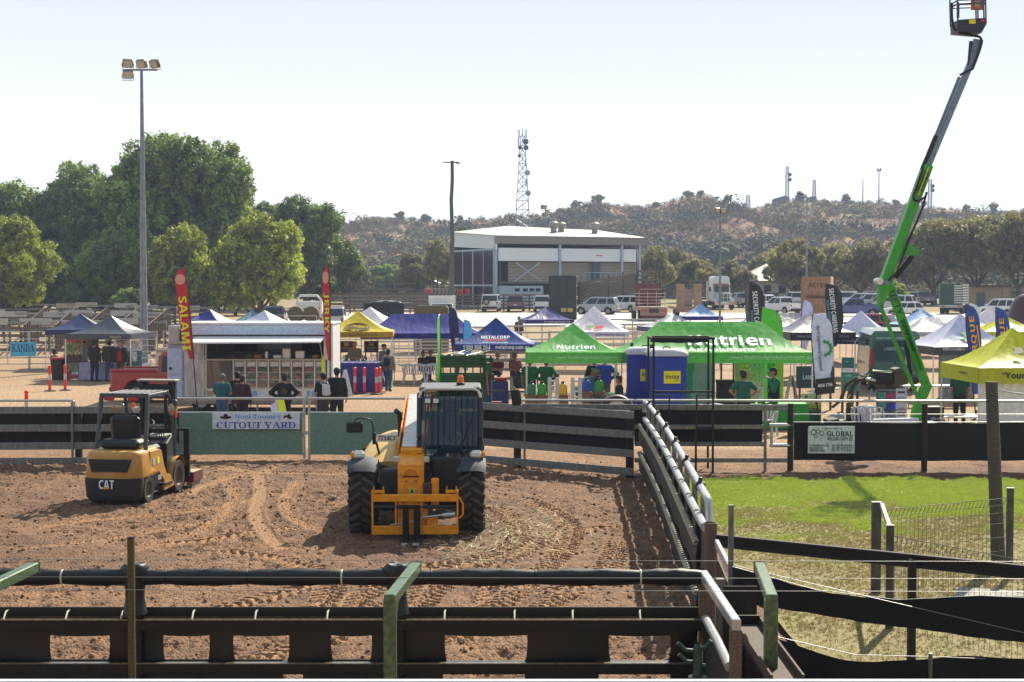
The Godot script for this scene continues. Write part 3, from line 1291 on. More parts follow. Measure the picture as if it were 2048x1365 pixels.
	var h2 := thing("house","low pale-roofed house seen beyond the yards, left of the timber pole","house",flat(812,262))
	part(h2,"wall",sh().box(V(0,1.4,0),V(9,2.8,6)),M["cream wall"])
	part(h2,"roof",sh().prism(v2([-6,2.8,6,2.8,3.5,3.9,-3.5,3.9]),-4,4),roof)
	part(h2,"window",sh().box(V(1.5,1.5,3.02),V(1.8,1.1,.08)),pane)
	var h3 := thing("house","grey-roofed house showing between two trees under the hill","house",flat(1360,275))
	part(h3,"wall",sh().box(V(0,2.4,0),V(8,4.8,6)),M["cream wall"])
	part(h3,"roof",sh().prism(v2([-5,4.8,5,4.8,3.0,6.9,-3.0,6.9]),-4,4),grey)
	for x in [-2.2,.6]:
		part(h3,"window",sh().box(V(x,2.6,3.02),V(1.6,1.1,.08)),pane)
	var sd := thing("small_shed","small flat-roofed brown shed beside the green cattle crate","shed",flat(1965,172))
	part(sd,"wall",sh().box(V(0,1.35,0),V(5.2,2.7,3.4)),mat("shed wall",K(.62,.55,.46),.85,.0,2))
	part(sd,"roof",sh().box(V(0,2.85,.2),V(6.0,.14,4.4),Basis(VB,-.03)),mat("dark roof",K(.25,.24,.22),.8))
	part(sd,"door",sh().box(V(-.7,1.05,1.72),V(.95,2.1,.08)),mat("blue door",K(.16,.26,.36)))
	part(sd,"post",sh().rod(V(1.6,0,2.2),V(1.6,2.8,2.2),.06),dark)

func floodlight(parent: Node,pos: Vector3,yaw: float,size := 1.0) -> void:
	var b := turn(yaw)*Basis(VR,.5)
	var s := sh().box(pos,V(.52,.44,.26)*size,b,.05*size)
	var f := part(parent,"floodlight",s,mat("lamp housing",K(.50,.46,.41),.5,.4))
	part(f,"lamp_glass",sh().box(pos + b*V(0,0,.135)*size,V(.44,.36,.02)*size,b),mat("lamp glass",K(.70,.68,.62),.1,.0,0))
	part(f,"bracket",sh().pipe(PackedVector3Array([pos + b*V(-.29,0,0)*size,pos + V(-.29,-.3,0)*size,pos + V(.29,-.3,0)*size,pos + b*V(.29,0,0)*size]),.02*size,5),mat("dark steel",K(.20,.21,.22),.6,.3))

func lattice(o: Node3D,base: float,top: float,height: float,bays: int,m: Material,r: float) -> void:
	var legs := []
	for k in 4:
		var a := PI/4 + PI/2*k
		legs.append([V(cos(a)*base*.7,-1.0,sin(a)*base*.7),V(cos(a)*top*.7,height,sin(a)*top*.7)])
		part(o,"leg",sh().rod(legs[k][0],legs[k][1],r,r*.7,5),m)
	var s := sh()
	for j in bays:
		var t0 := float(j)/bays
		var t1 := float(j + 1)/bays
		for k in 4:
			var p: Vector3 = legs[k][0].lerp(legs[k][1],t0)
			var q: Vector3 = legs[(k + 1) % 4][0].lerp(legs[(k + 1) % 4][1],t1)
			var p1: Vector3 = legs[k][0].lerp(legs[k][1],t1)
			var q0: Vector3 = legs[(k + 1) % 4][0].lerp(legs[(k + 1) % 4][1],t0)
			s.rod(p,q,r*.45,-1,4,false)
			s.rod(q0,p1,r*.45,-1,4,false)
			s.rod(p1,q,r*.45,-1,4,false)
	part(o,"bracing",s,m)

func masts() -> void:
	var galv := mat("grey mast",K(.55,.58,.60),.45,.5,2,.5)
	var pole_d := 76.0
	var o := thing("floodlight_pole","tall grey tapered floodlight mast with four lamps on its crossarm","light pole",flat(287,pole_d))
	var top := at(285,140,pole_d).y - o.position.y
	part(o,"mast",sh().rod(V(0,-.2,0),V(0,top*.5,0),.21,.15,10).rod(V(0,top*.5,0),V(0,top,0),.14,.07,10),galv)
	part(o,"base_plate",sh().lathe([[.4,.0],[.4,.05],[.24,.12]],10),galv)
	part(o,"crossarm",sh().beam(V(-.75,top,0),V(.8,top,0),.08,.08),galv)
	for w in [[-.68,.32,20.0],[.02,.3,-15.0],[.68,.3,-30.0],[-.68,-.22,15.0]]:
		floodlight(o,V(w[0],top + w[1],.05),w[2])
	o = thing("light_pole","thin far pole with two lamps seen past the floodlight mast","light pole",flat(302,190))
	top = at(302,430,190).y - o.position.y
	part(o,"mast",sh().rod(Vector3.ZERO,V(0,top,0),.12,.06),galv)
	for x in [-.9,.9]:
		floodlight(o,V(x,top,0),.0,1.3)
	part(o,"crossarm",sh().beam(V(-1.1,top - .3,0),V(1.1,top - .3,0),.08,.08),galv)

	o = thing("timber_pole","tall rough timber pole with a thin crossarm beside the pavilion","pole",flat(904,152))
	top = at(900,322,152).y - o.position.y
	var pts := PackedVector3Array()
	for k in 9:
		pts.append(V(.07*sin(k*1.9),top*k/8.0 - (.2 if k == 0 else .0),.05*cos(k*2.3)))
	part(o,"pole",sh().pipe(pts,.25,10,.17),mat("green-grey timber",K(.36,.38,.33),.95,.0,3))
	part(o,"crossarm",sh().beam(V(-.9,top - .15,0),V(.7,top - .15,.2),.12,.1),mat("bark",K(.42,.36,.30)))
	part(o,"crossarm",sh().beam(V(-.1,top - .05,0),V(.8,top - .25,-.4),.12,.1),M["bark"])

	# the red-free lattice tower on the near spur of the hill
	var blue := mat("lattice steel",K(.55,.60,.66),.5,.3,0)
	var d := 430.0
	o = thing("lattice_tower","tall tapering lattice tower with round dishes behind the pavilion","tower",V(sx(1045,d),hill_height(sx(1045,d),d),-d))
	var hh := at(1045,258,d).y - o.position.y
	lattice(o,5.2,1.2,hh - 2.0,13,blue,.13)
	part(o,"spire",sh().rod(V(0,hh - 2.2,0),V(0,hh,0),.2,.12,6),blue)
	part(o,"ladder",sh().beam(V(.1,-.5,0),V(.0,hh - 3.0,0),.3,.1),blue)
	var drum := mat("dish dark",K(.17,.19,.24),.5)
	var disc := mat("dish pale",K(.62,.64,.70),.5)
	for w in [[290,.9,1,.85],[302,1.0,1,.75],[302,-.7,1,.6],[318,-.9,1,.5],[352,1.4,0,.8],[393,1.6,0,.8]]:
		var y := at(1045,w[0] - 6,d).y - o.position.y
		part(o,"dish",sh().lathe([[.0,.0],[w[3],.05],[w[3],.5],[w[3]*.6,.8],[.0,.85]],14,V(w[1],y,.5),Basis(VR,PI/2)*turn(0)),drum if w[2] else disc)
	for w in [[268,-1.0],[268,1.0],[285,-1.2],[325,.9],[366,1.0]]:
		part(o,"aerial",sh().box(V(w[1],at(1045,w[0],d).y - o.position.y,0),V(.35,2.4,.25)),blue)
	for w in [[1573,333,.9,"slim lattice mast with two round dishes on the hill crest"],[1627,360,.9,"thin lattice mast standing next to the hut on the crest"],[1495,390,1.2,"short faint lattice mast in the saddle of the hill"],[1858,358,1.0,"lattice mast showing just beside the green lift arm"]]:
		d = 566.0
		o = thing("lattice_mast",w[3],"tower",V(sx(w[0],d),hill_height(sx(w[0],d),d),-d),0,"slim lattice masts on the hill crest")
		hh = at(w[0],w[1],d).y - o.position.y
		lattice(o,w[2]*1.4,w[2],hh,9,blue,.12)
		if w[0] == 1573 or w[0] == 1858:
			for y in [.62,.76]:
				part(o,"dish",sh().lathe([[.0,.0],[.75,.05],[.75,.5],[.0,.7]],12,V(.8,hh*y,.4),Basis(VR,PI/2)),drum)
	for w in [[1724,359,"plain thin pole on the hill crest"],[1756,340,"thin pole with a small lamp head on the hill crest"]]:
		o = thing("crest_pole",w[2],"pole",V(sx(w[0],d),hill_height(sx(w[0],d),d),-d),0,"thin poles on the hill crest")
		hh = at(w[0],w[1],d).y - o.position.y
		part(o,"pole",sh().rod(V(0,-1,0),V(0,hh,0),.28,.16,6),blue)
		if w[0] == 1756:
			part(o,"head",sh().box(V(-.5,hh,0),V(.5,1.1,.5)).box(V(.5,hh,0),V(.5,1.1,.5)),drum)
	for w in [[1566,3.6,2.0],[1622,3.0,1.7],[1550,2.0,1.6]]:
		o = thing("crest_hut","small grey equipment hut at the foot of the crest masts","hut",V(sx(w[0],560),hill_height(sx(w[0],560),560) - .3,-560),0,"small equipment huts on the hill crest")
		part(o,"wall",sh().box(V(0,w[2]/2,0),V(w[1],w[2],4)),mat("hut wall",K(.42,.45,.46),.8))
		part(o,"roof",sh().prism(v2([-w[1]/2 - .3,w[2],w[1]/2 + .3,w[2],0,w[2] + .6]),-2.2,2.2),mat("hut roof",K(.35,.37,.38),.8))
	# lamp poles around the ground
	o = thing("lamp_pole","grey pole with a twin lamp head above the pavilion roof","light pole",flat(1091,215))
	hh = at(1091,418,215).y - o.position.y
	part(o,"mast",sh().rod(Vector3.ZERO,V(0,hh,0),.16,.1),galv)
	floodlight(o,V(-.25,hh + .3,.1),30,1.6)
	floodlight(o,V(.25,hh - .4,.1),-20,1.2)
	o = thing("lamp_pole","slim pale pole with small dark lamps beside the small blue-topped tent","light pole",flat(1440,84))
	hh = at(1440,420,84).y - o.position.y
	part(o,"mast",sh().rod(Vector3.ZERO,V(0,hh,0),.075,.05),galv)
	floodlight(o,V(-.18,hh,.1),20,.55)
	floodlight(o,V(.18,hh - .05,.1),-20,.55)
	o = thing("street_lamp","grey street lamp with a single drooping arm above the dusty cattle trailer","street lamp",flat(1613,175))
	hh = at(1613,395,175).y - o.position.y
	part(o,"mast",sh().rod(Vector3.ZERO,V(0,hh,0),.13,.08),galv)
	part(o,"arm",sh().pipe(v3([0,hh,0,-.2,hh + .35,0,-.5,hh + .42,0]),.06,6),galv)
	part(o,"lamp_head",sh().box(V(-.75,hh + .4,0),V(.6,.16,.25),Basis(VB,-.2),.04),mat("dark steel",K(.20,.21,.22)))


# ================================================================== fences round the arena
func height_at(py: float,d: float) -> float:
	return at(1024,py,d).y

# black mesh or belting hung along a line; top and bottom edges wander a little
func hanging(a: Vector3,b: Vector3,top: float,bottom: float,sag := .0,cols := 24,wave := .012,sd := 1.0) -> Shape:
	var s := sh()
	var e := b - a
	var out := V(-e.z,0,e.x).normalized()
	if out.z < .0:
		out = -out
	var f := func(u: float,v: float) -> Vector3:
		var p := a + e*u
		var dip := -sag*4.0*u*(1.0 - u)
		var y := lerpf(bottom,top,v) + dip + wave*.7*sin(u*23.0*sd + v*2.0)*(.3 + absf(v - .5))
		return p + V(0,y,0) + out*wave*(sin(u*37.0*sd + v*3.0) + .6*sin(u*91.0*sd - v*5.0))
	s.sheet(cols,5,f)
	# a second skin gives the sheet its thickness
	var back := sh()
	back.sheet(cols,5,func(u: float,v: float) -> Vector3: return f.call(1.0 - u,v) - out*.006)
	return s.add(back)

func arena_fences() -> void:
	var rail := mat("grey rail",K(.50,.50,.49),.5,.35,2,1.0)
	var brown := mat("brown post",K(.20,.145,.115),.8,.1,3,2.0)
	var galv := mat("galvanised pipe",K(.72,.72,.71))
	var cloth_black := mat("black shade cloth",K(.03,.03,.033),.9,.0,1,1.5)
	var d := 35.0
	var a := V(sx(-60,d),0,-d)
	# --- the run left of the gates
	var o := thing("arena_fence","grey four-rail fence backed with black cloth behind the forklift","fence",a)
	var w := sx(352,d) - a.x
	for px in [-30,152,340]:
		part(o,"post",sh().box(V(sx(px,d) - a.x,.62,-.09),V(.15,1.5,.13),BI,.01),brown)
		part(o,"post_strap",sh().box(V(sx(px,d) - a.x - .11,.75,.05),V(.05,1.5,.04),BI,.004),rail)
	for h in [.1,.46,.88,1.30]:
		part(o,"rail",sh().beam(V(0,h,0),V(w,h + .02,0),.05,.17,.012),rail)
	part(o,"top_pipe",sh().pipe(v3([0,1.53,-.02,w*.49,1.53,-.02,w*.5,1.50,-.02,w*.5,1.34,-.02]),.028,8),galv)
	part(o,"shade_cloth",hanging(V(0,0,-.19),V(w,0,-.19),1.24,.50),cloth_black)
	# --- the slanting run right of the telehandler
	d = 35.4
	a = V(sx(955,d),0,-d)
	var b := V(sx(1268,32.8),0,-32.8)
	var e := b - a
	o = thing("arena_fence","grey rail fence backed with black cloth beside the telehandler cab","fence",a)
	for t in [.02,.27,.98]:
		part(o,"post",sh().box(e*t + V(0,.62,-.10),V(.17,1.5,.14),BI,.01),brown)
	part(o,"post_strap",sh().box(e*.30 + V(.06,.72,.03),V(.05,1.5,.04),BI,.004),rail)
	for h in [.13,.53,.95,1.38]:
		part(o,"rail",sh().beam(V(0,h,0),e + V(0,h,0),.05,.17,.012),rail)
	part(o,"shade_cloth",hanging(V(.15,0,-.2),e + V(0,0,-.2),1.3,.5),cloth_black)
	# --- the straight run between the side fence and the black mesh fence
	d = 33.9
	a = V(sx(1035,d),0,-d)
	w = sx(1583,d) - a.x
	o = thing("arena_fence","straight grey rail fence with a small pipe gate in its end","fence",a)
	var x1 := sx(1270,d) - a.x
	for h in [1.455]:
		part(o,"rail",sh().beam(V(.1,h,-.3),V(w,h,0),.06,.13,.01),rail)
	for h in [.26,.63,1.02]:
		part(o,"rail",sh().beam(V(x1,h,0),V(sx(1530,d) - a.x,h,0),.05,.1,.01),rail)
	part(o,"rail",sh().beam(V(sx(1530,d) - a.x,.26,0),V(w,.26,0),.05,.1,.01),rail)
	part(o,"top_pipe",sh().rod(V(.05,height_at(801,d),.02),V(w + 6.2,height_at(803,d),.02),.03),galv)
	part(o,"upright",sh().box(V(sx(1532,d) - a.x,.72,.02),V(.06,1.45,.06)),rail)
	part(o,"shade_cloth",hanging(V(x1,0,-.1),V(sx(1528,d) - a.x,0,-.1),1.40,.62),cloth_black)
	var gx := sx(1545,d) - a.x
	var gate := sh()
	for x in [gx,gx + .42]:
		gate.rod(V(x,.58,.02),V(x,1.1,.02),.035)
	for h in [.6,1.06]:
		gate.rod(V(gx - .05,h,.02),V(gx + .46,h,.02),.045)
	part(o,"pipe_gate",gate,galv)
	for px in [1583]:
		part(o,"post",sh().rod(V(sx(px,d) - a.x,-.1,0),V(sx(px,d) - a.x,1.55,0),.07),brown)
	# --- the black mesh fence along the lawn
	a = V(sx(1583,d),0,-d)
	w = 6.4
	o = thing("mesh_fence","low fence of solid black shade cloth along the far edge of the lawn","fence",a)
	for x in [sx(1852,d) - a.x,w]:
		part(o,"post",sh().rod(V(x,-.1,0),V(x,1.55,0),.07),brown)
	part(o,"shade_cloth",hanging(V(.08,0,-.02),V(w,0,-.02),1.12,.26,.015,40),cloth_black)
	part(o,"wire",sh().rod(V(0,height_at(829,d),.0),V(w,height_at(829,d),.0),.008,-1,5),galv)
	part(o,"wire",sh().rod(V(0,1.13,.015),V(w,1.13,.015),.008,-1,5),galv)
	var s := thing("supplies_sign","worn white welding supplies sign on the black cloth fence","sign",at(1663,880,33.82))
	part(s,"board",sh().prism(v2([-.53,-.31,.53,-.31,.53,.31,-.5,.31,-.53,.26]),-.01,.01,TI,.003),mat("worn white board",K(.84,.87,.89),.6,.0,2,1.2))
	var ink := mat("black print",K(.06,.06,.07),.6,.0,0)
	lettering(s,"GLOBAL",.58,.12,ink,Transform3D(BI,V(.19,.135,.013)))
	lettering(s,"WELDING SUPPLIES",.58,.075,ink,Transform3D(BI,V(.19,.02,.013)))
	lettering(s,"Proudly Sponsored By",.44,.05,ink,Transform3D(BI,V(.02,.25,.013)),"Droid Serif",false,true)
	var rows := ["TOWNSVILLE","03 47 550 660","MACKAY","07 49 521 977","BRISBANE","07 33 712 977"]
	for k in 3:
		lettering(s,rows[k*2],[.42,.28,.34][k],.045,ink,Transform3D(BI,V([-.27,-.34,-.31][k],-.13 - k*.058,.013)))
		lettering(s,rows[k*2 + 1],.46,.045,ink,Transform3D(BI,V(.24,-.13 - k*.058,.013)))
	for w2 in [[-.40,.17,.07],[-.30,.19,.05],[-.22,.15,.06],[-.36,.08,.05]]:
		part(s,"emblem",sh().lathe([[w2[2],.0],[w2[2]*.8,.003],[w2[2]*.7,.0]],10,V(w2[0],w2[1],.011),Basis(VR,PI/2)),ink)
	# --- the two green gates
	var green := mat("green shade cloth",K(.46,.57,.50),.85,.0,1,1.5)
	green.backlight_enabled = true
	green.backlight = K(.4,.4,.4)
	d = 36.2
	for g in [[336,607,"long green-meshed steel gate that carries the white CUTOUT YARD sign"],[617,962,"green-meshed steel gate behind the telehandler"]]:
		a = V(sx(g[0],d),0,-d)
		w = sx(g[1],d) - a.x
		o = thing("arena_gate",g[2],"gate",a,.0,"green-meshed arena gates")
		for h in [.16,.62,1.14,1.49]:
			part(o,"rail",sh().rod(V(0,h,0),V(w,h,0),.03),galv)
		for x in [.0,w]:
			part(o,"stile",sh().rod(V(x,.0,0),V(x,1.5,0),.032),galv)
		part(o,"brace",sh().rod(V(.02,.16,-.02),V(w*.5,1.14,-.02),.025),galv)
		part(o,"brace",sh().rod(V(w*.5,1.14,-.02),V(w - .02,.16,-.02),.025),galv)
		part(o,"shade_cloth",hanging(V(.03,0,.045),V(w - .03,0,.045),1.15,.13,.0,30,.008),green)
	s = thing("yard_sign","white sign lettered CUTOUT YARD in blue on the green gate","sign",at(511.5,842.5,36.08))
	part(s,"board",sh().box(Vector3.ZERO,V(2.11,.395,.012),BI,.003),mat("sign white",K(.84,.86,.90),.5,.0,1))
	var blue := mat("sign blue",K(.10,.28,.62),.6,.0,0)
	var pale := mat("sign pale blue",K(.35,.52,.80),.6,.0,0)
	lettering(s,"CUTOUT YARD",1.9,.15,blue,Transform3D(BI,V(0,-.10,.009)),"Droid Serif")
	lettering(s,"Noel Toomey",1.12,.15,pale,Transform3D(BI,V(.05,.09,.009)),"Droid Serif",true,true)
	part(s,"hat_emblem",sh().prism(v2([-.14,-.02,0,-.05,.14,-.02,.12,.03,.06,.02,.04,.08,-.04,.08,-.06,.02,-.12,.03]),0,.003,Transform3D(BI,V(-.73,.09,.007))),ink)
	part(s,"rider_emblem",sh().prism(v2([-.12,-.05,-.04,.0,.0,-.05,.1,-.05,.06,.02,.02,.09,-.02,.04,-.1,.03]),0,.003,Transform3D(BI,V(.78,.10,.007))),ink)
	side_fence(brown,rail)
	walkway_frame()

# --- the long fence down the right of the arena: pipe rails and two belts laced to posts
func side_fence(brown: Material,rail: Material) -> void:
	var belt := mat("conveyor belt",K(.16,.155,.15),.75,.0,2,1.2)
	var pipe := mat("white galvanised pipe",K(.82,.82,.82),.3,.35,2,1.0)
	var lace := mat("pale rope",K(.78,.77,.70),.8,.0,0)
	var pts := [V(2.98,0,-33.6),V(2.90,0,-30.4),V(2.80,0,-27.4),V(2.68,0,-24.6),V(2.56,0,-22.0),V(2.46,0,-19.9),V(2.38,0,-18.2)]
	var c := Curve3D.new()
	for k in pts.size():
		var t: Vector3 = (pts[mini(k + 1,6)] - pts[maxi(k - 1,0)])*.16
		c.add_point(pts[k],-t,t)
	var length := c.get_baked_length()
	var along := func(s: float,h: float,off := .0) -> Vector3: return c.sample_baked(s) + V(off,h,0)
	var o := thing("side_fence","long fence of white pipe rails and laced dark belting down the arena side","fence")
	var row := PackedVector3Array()
	row.append(along.call(.0,1.38))
	for k in 22:
		row.append(along.call(length*k/21.0,1.64 - (.03 if k == 0 else .0)))
	row.append(along.call(length,1.60) + V(.01,0,.05))
	row.append(along.call(length,1.15) + V(.03,0,.1))
	part(o,"top_rail",sh().pipe(row,.05,10),pipe)
	var k_posts := 10
	for k in k_posts:
		var s := length*(k + .25)/k_posts
		var p: Vector3 = along.call(s,.0)
		part(o,"post",sh().box(p + V(.02,.55,0),V(.14,1.3,.12),BI,.01),brown)
		part(o,"upright",sh().box(p + V(.04,1.1,.09),V(.075,1.05,.06),BI,.008),rail)
		if k < k_posts - 1:
			var s1 := length*(k + 1.25)/k_posts
			part(o,"pipe_rail",sh().pipe(PackedVector3Array([along.call(s + .1,1.27,-.03),along.call((s + s1)/2,1.27,-.03),along.call(s1 - .1,1.27,-.03)]),.055,10),pipe)
	part(o,"pipe_rail",sh().pipe(PackedVector3Array([along.call(length*.93,1.27,-.03),along.call(length - .1,1.27,-.02)]),.055,10),pipe)
	for w in [[.62,1.12,"upper"],[.02,.50,"lower"]]:
		var f := func(u: float,v: float) -> Vector3:
			return along.call(length*u,lerpf(w[0],w[1],v) + .012*sin(u*60.0),-.10 - .035*sin(v*PI) + .015*sin(u*44.0))
		var s := sh().sheet(60,5,f)
		var thick := sh().sheet(60,5,func(u: float,v: float) -> Vector3: return f.call(1.0 - u,v) + V(.012,0,0))
		part(o,"belt",s.add(thick),belt)
		var rope := sh()
		var n := int(length/.16)
		for k in n:
			var q: Vector3 = along.call(length*(k + .5)/n,w[1] - .035,-.115)
			var p := PackedVector3Array()
			for j in 7:
				var ang := TAU*j/6.0
				p.append(q + V(-.012 + .03*cos(ang),.045*sin(ang),.055*sin(ang)))
			rope.pipe(p,.011,5,-1,false)
		part(o,"lacing",rope,lace)
	for k in 6:
		var q: Vector3 = along.call(length*(k + .6)/6.0,1.66)
		part(o,"clamp",sh().lathe([[.065,-.06],[.065,.03],[.03,.06],[.03,.1],[.0,.11]],8,q),M["dark steel"])

# --- the dark steel platform frame between the lawn and the portable toilets
func walkway_frame() -> void:
	var steel := mat("dark frame steel",K(.16,.15,.14),.7,.2,3,2.0)
	var d := 34.6
	var x0 := sx(1297,d)
	var x1 := sx(1434,33.2)
	var o := thing("stile_frame","tall dark steel step-over frame standing before the blue toilets","frame",V(x0,0,-d))
	var w := x1 - x0
	var zf := 1.0
	var top := height_at(676,34.0)
	for p in [[.0,.0],[w,.0],[.03,zf],[w - .02,zf]]:
		part(o,"leg",sh().box(V(p[0],top/2 - .1,p[1]),V(.045,top + .2,.045)),steel)
	for p in [[V(0,top,0),V(w,top,0)],[V(0,top,zf),V(w,top,zf)],[V(0,top,0),V(0,top,zf)],[V(w,top,0),V(w,top,zf)],[V(0,1.84,zf),V(w,1.84,zf)]]:
		part(o,"rail",sh().beam(p[0],p[1],.045,.045),steel)
	part(o,"awning_cloth",hanging(V(.02,0,.3),V(w - .02,0,.3),top - .01,top - .11,.02,14),mat("dark awning",K(.10,.10,.09),.9))
	part(o,"tread",sh().box(V(w*.35,1.02,zf - .25),V(w*.72,.05,.5),BI,.008),mat("pale plank",K(.62,.55,.46),.85,.0,3))
	part(o,"tread",sh().box(V(w*.88,1.0,zf - .3),V(w*.26,.05,.6),BI,.008),steel)
	for x in [w*.28,w*.72]:
		part(o,"guard",sh().pipe(v3([x,1.0,zf - .02,x,1.76,zf - .02,x + (.26*w if x > .5*w else -.26*w),1.76,zf - .02]),.018,6),steel)
		part(o,"leg",sh().box(V(x,.5,zf - .1),V(.045,1.05,.045)),steel)


# ================================================================== the fence nearest the stand
func near_fence() -> void:
	var rubber := mat("black rubber",K(.032,.034,.036),.45,.0,1,1.5)
	var steel := mat("brown-black steel",K(.15,.12,.10),.6,.3,3,1.5)
	var lace := mat("pale rope",K(.78,.77,.70))
	var d := 13.4
	var o := thing("belt_fence","near fence with a fat black rubber-wrapped top rail and dark belting","fence",V(0,0,-d))
	var xl := -6.6
	var xr := 1.70
	# top rail: rubber wrapped round a pipe,pinched where it is tied
	var h := height_at(1155,d)
	var ties := []
	var x := xl
	while x < xr:
		ties.append(x)
		x += rng.randf_range(.72,.95)
	for k in ties.size():
		var x0: float = ties[k]
		var x1: float = ties[k + 1] if k + 1 < ties.size() else xr
		var rings := []
		for j in 13:
			var t := j/12.0
			var puff := .062 + .016*pow(sin(PI*t),.6)
			var ring := PackedVector3Array()
			for m in 12:
				var a := TAU*m/12.0
				var cr := 1.0 + .10*sin(t*17.0 + m*2.1 + k)*sin(PI*t)
				ring.append(V(lerpf(x0,x1,t),h + sin(a)*puff*cr,-cos(a)*puff*cr*.9 + .004))
			rings.append(ring)
		part(o,"rubber_wrap",sh().loft(rings),rubber)
		part(o,"tie",sh().lathe([[.069,-.008],[.072,.0],[.069,.008]],12,V(x0,h,0),Basis(VB,PI/2)),lace if k % 3 == 0 else steel)
	for px in [-265,264,792]:
		var p := sx(px,d)
		part(o,"post",sh().box(V(p,.8,-.02),V(.13,1.7,.13),BI,.012),steel)
		var cap := []
		for j in 7:
			var y: float = [1.28,1.34,1.42,1.5,1.62,1.70,1.735][j]
			var r: float = [.115,.1,.088,.088,.115,.13,.09][j]
			var ring := PackedVector3Array()
			for m in 12:
				ring.append(V(p + cos(TAU*m/12)*r,y + .01*sin(m*2.0),-sin(TAU*m/12)*r))
			cap.append(ring)
		part(o,"rubber_sleeve",sh().loft(cap),rubber)
	# the two channel rails
	for py in [1240,1327]:
		var y := height_at(py,d)
		part(o,"channel_rail",sh().box(V((xl + xr)/2,y - .04,.05),V(xr - xl,.09,.05),BI,.004).box(V((xl + xr)/2,y + .003,.0),V(xr - xl,.008,.14)),mat("worn steel edge",K(.13,.11,.095),.5,.3,3))
		part(o,"rail_lip",sh().box(V((xl + xr)/2,y + .011,.05),V(xr - xl,.008,.04)),mat("rubbed steel",K(.62,.58,.50),.3,.6,3))
	part(o,"belt",sh().box(V((xl + xr)/2,height_at(1229,d),-.09),V(xr - xl,.09,.012)),rubber)
	for k in 12:
		var px := -140.0 + 130.0*k + rng.randf_range(-15,15)
		part(o,"tie",sh().pipe(PackedVector3Array([V(sx(px,d),height_at(1238,d),.03),V(sx(px,d),height_at(1226,d),-.04),V(sx(px + 3,d),height_at(1224,d),-.11)]),.009,6),lace)
	# dark belting between the rails,hung in lengths with gaps between them
	var y1 := height_at(1247,d)
	var y0 := height_at(1321,d)
	var gaps := [[-220,-90],[88,210],[318,412],[460,573],[658,740],[888,1055],[1220,1345],[1500,1501]]
	for k in gaps.size() - 1:
		var l: float = gaps[k][1]
		var r: float = gaps[k + 1][0]
		if r > 1390:
			r = 1400
		part(o,"belt_length",sh().sheet(6,8,func(u: float,v: float) -> Vector3:
			var tuck := .018*pow(absf(v - .5)*2.0,3.0)*(1.0 if u > .5 else -1.0)
			return V(lerpf(sx(l,d),sx(r,d),u) + tuck,lerpf(y0 - .02,y1,v),-.045 + .012*sin(u*5.0 + k)*sin(v*PI))),rubber)
	for k in gaps.size() - 1:
		var m: Array = gaps[k]
		part(o,"belt_length",sh().sheet(8,3,func(u: float,v: float) -> Vector3:
			return V(lerpf(sx(m[0] - 6,d),sx(m[1] + 6,d),u),lerpf(height_at(1274,d),y1,v) - .012*sin(u*PI)*(1.0 - v),-.055)),rubber)
	part(o,"belt_length",sh().sheet(30,3,func(u: float,v: float) -> Vector3:
		return V(lerpf(xl,xr,u),lerpf(height_at(1349,d),height_at(1334,d),v) + .012*sin(u*40.0),-.05)),rubber)
	for w in [[-300,560],[600,884],[1050,1200],[1345,1402]]:
		part(o,"belt_length",sh().box(V((sx(w[0],d) + sx(w[1],d))/2,.42,-.06),V(sx(w[1],d) - sx(w[0],d),.86,.012)),rubber)
	part(o,"channel_rail",sh().box(V((xl + xr)/2,.1,.02),V(xr - xl,.1,.05)),steel)
	# --- green cantilever posts and their wires,between the stand and the fence
	var green := mat("green enamel",K(.36,.47,.32),.35,.1,3,1.0)
	var hp := height_at(1199,11.7)
	for w in [[-75,"green arm post whose arm reaches in beside the yellow-green upright"],[778,"green arm post standing before the middle of the rubber fence"],[1546,"green arm post standing before the black cloth strips"]]:
		var p := V(sx(w[0],11.7),0,-11.7)
		var a := thing("arm_post",w[1],"post",p,.0,"green cantilever arm posts")
		part(a,"post",sh().box(V(0,hp/2 - .15,0),V(.10,hp + .3,.10),BI,.008),green)
		part(a,"arm",sh().beam(V(.0,hp + .0,.05),V(.12,hp + .01,-1.28),.09,.09,.008),green)
		part(a,"gusset",sh().prism(v2([.05,hp - .55,.05,hp - .05,.45,hp - .05]),-.004,.004,Transform3D(Basis(V(.09,0,-1).normalized(),UPV,V(1,0,.09).normalized()),Vector3.ZERO)),green)
		part(a,"end_plate",sh().box(V(.12,hp + .01,-1.285),V(.1,.1,.008)),green)
	var wire := mat("plain wire",K(.55,.55,.55),.4,.7,0)
	for w in [[1131,12.9],[1166,12.3],[1192,11.82]]:
		solo("strand_wire",sh().rod(V(-5.2,height_at(w[0],w[1]) + .05,-w[1]),V(5.0,height_at(w[0],w[1]) + .03,-w[1]),.0022,-1,5),wire,"thin plain wire strung between the green arm posts","wire","thin wires between the green arm posts")
	var up := thing("upright","slim yellow-green square steel upright before the rubber fence","post",V(sx(257,12.1),0,-12.1))
	var ht := height_at(1076,12.1)
	part(up,"post",sh().box(V(0,ht/2 - .2,0),V(.052,ht + .4,.052),BI,.004),mat("olive steel",K(.36,.33,.18),.5,.2,3,2.0))
	part(up,"cap",sh().box(V(0,ht + .004,0),V(.056,.008,.056)),steel)
	var sill := thing("white_rail","white painted rail along the front of the stand","rail",V(0,0,-9.0))
	var hs := height_at(1361,9.0)
	part(sill,"rail",sh().box(V(0,hs - .05,0),V(9.0,.1,.06),BI,.006),mat("white enamel",K(.85,.86,.88),.35))
	for x2 in [-4.0,-1.0,1.0,4.0]:
		part(sill,"post",sh().box(V(x2,hs/2 - .15,-.06),V(.07,hs + .1,.06)),M["white enamel"])
	corner_gate(rubber,steel)

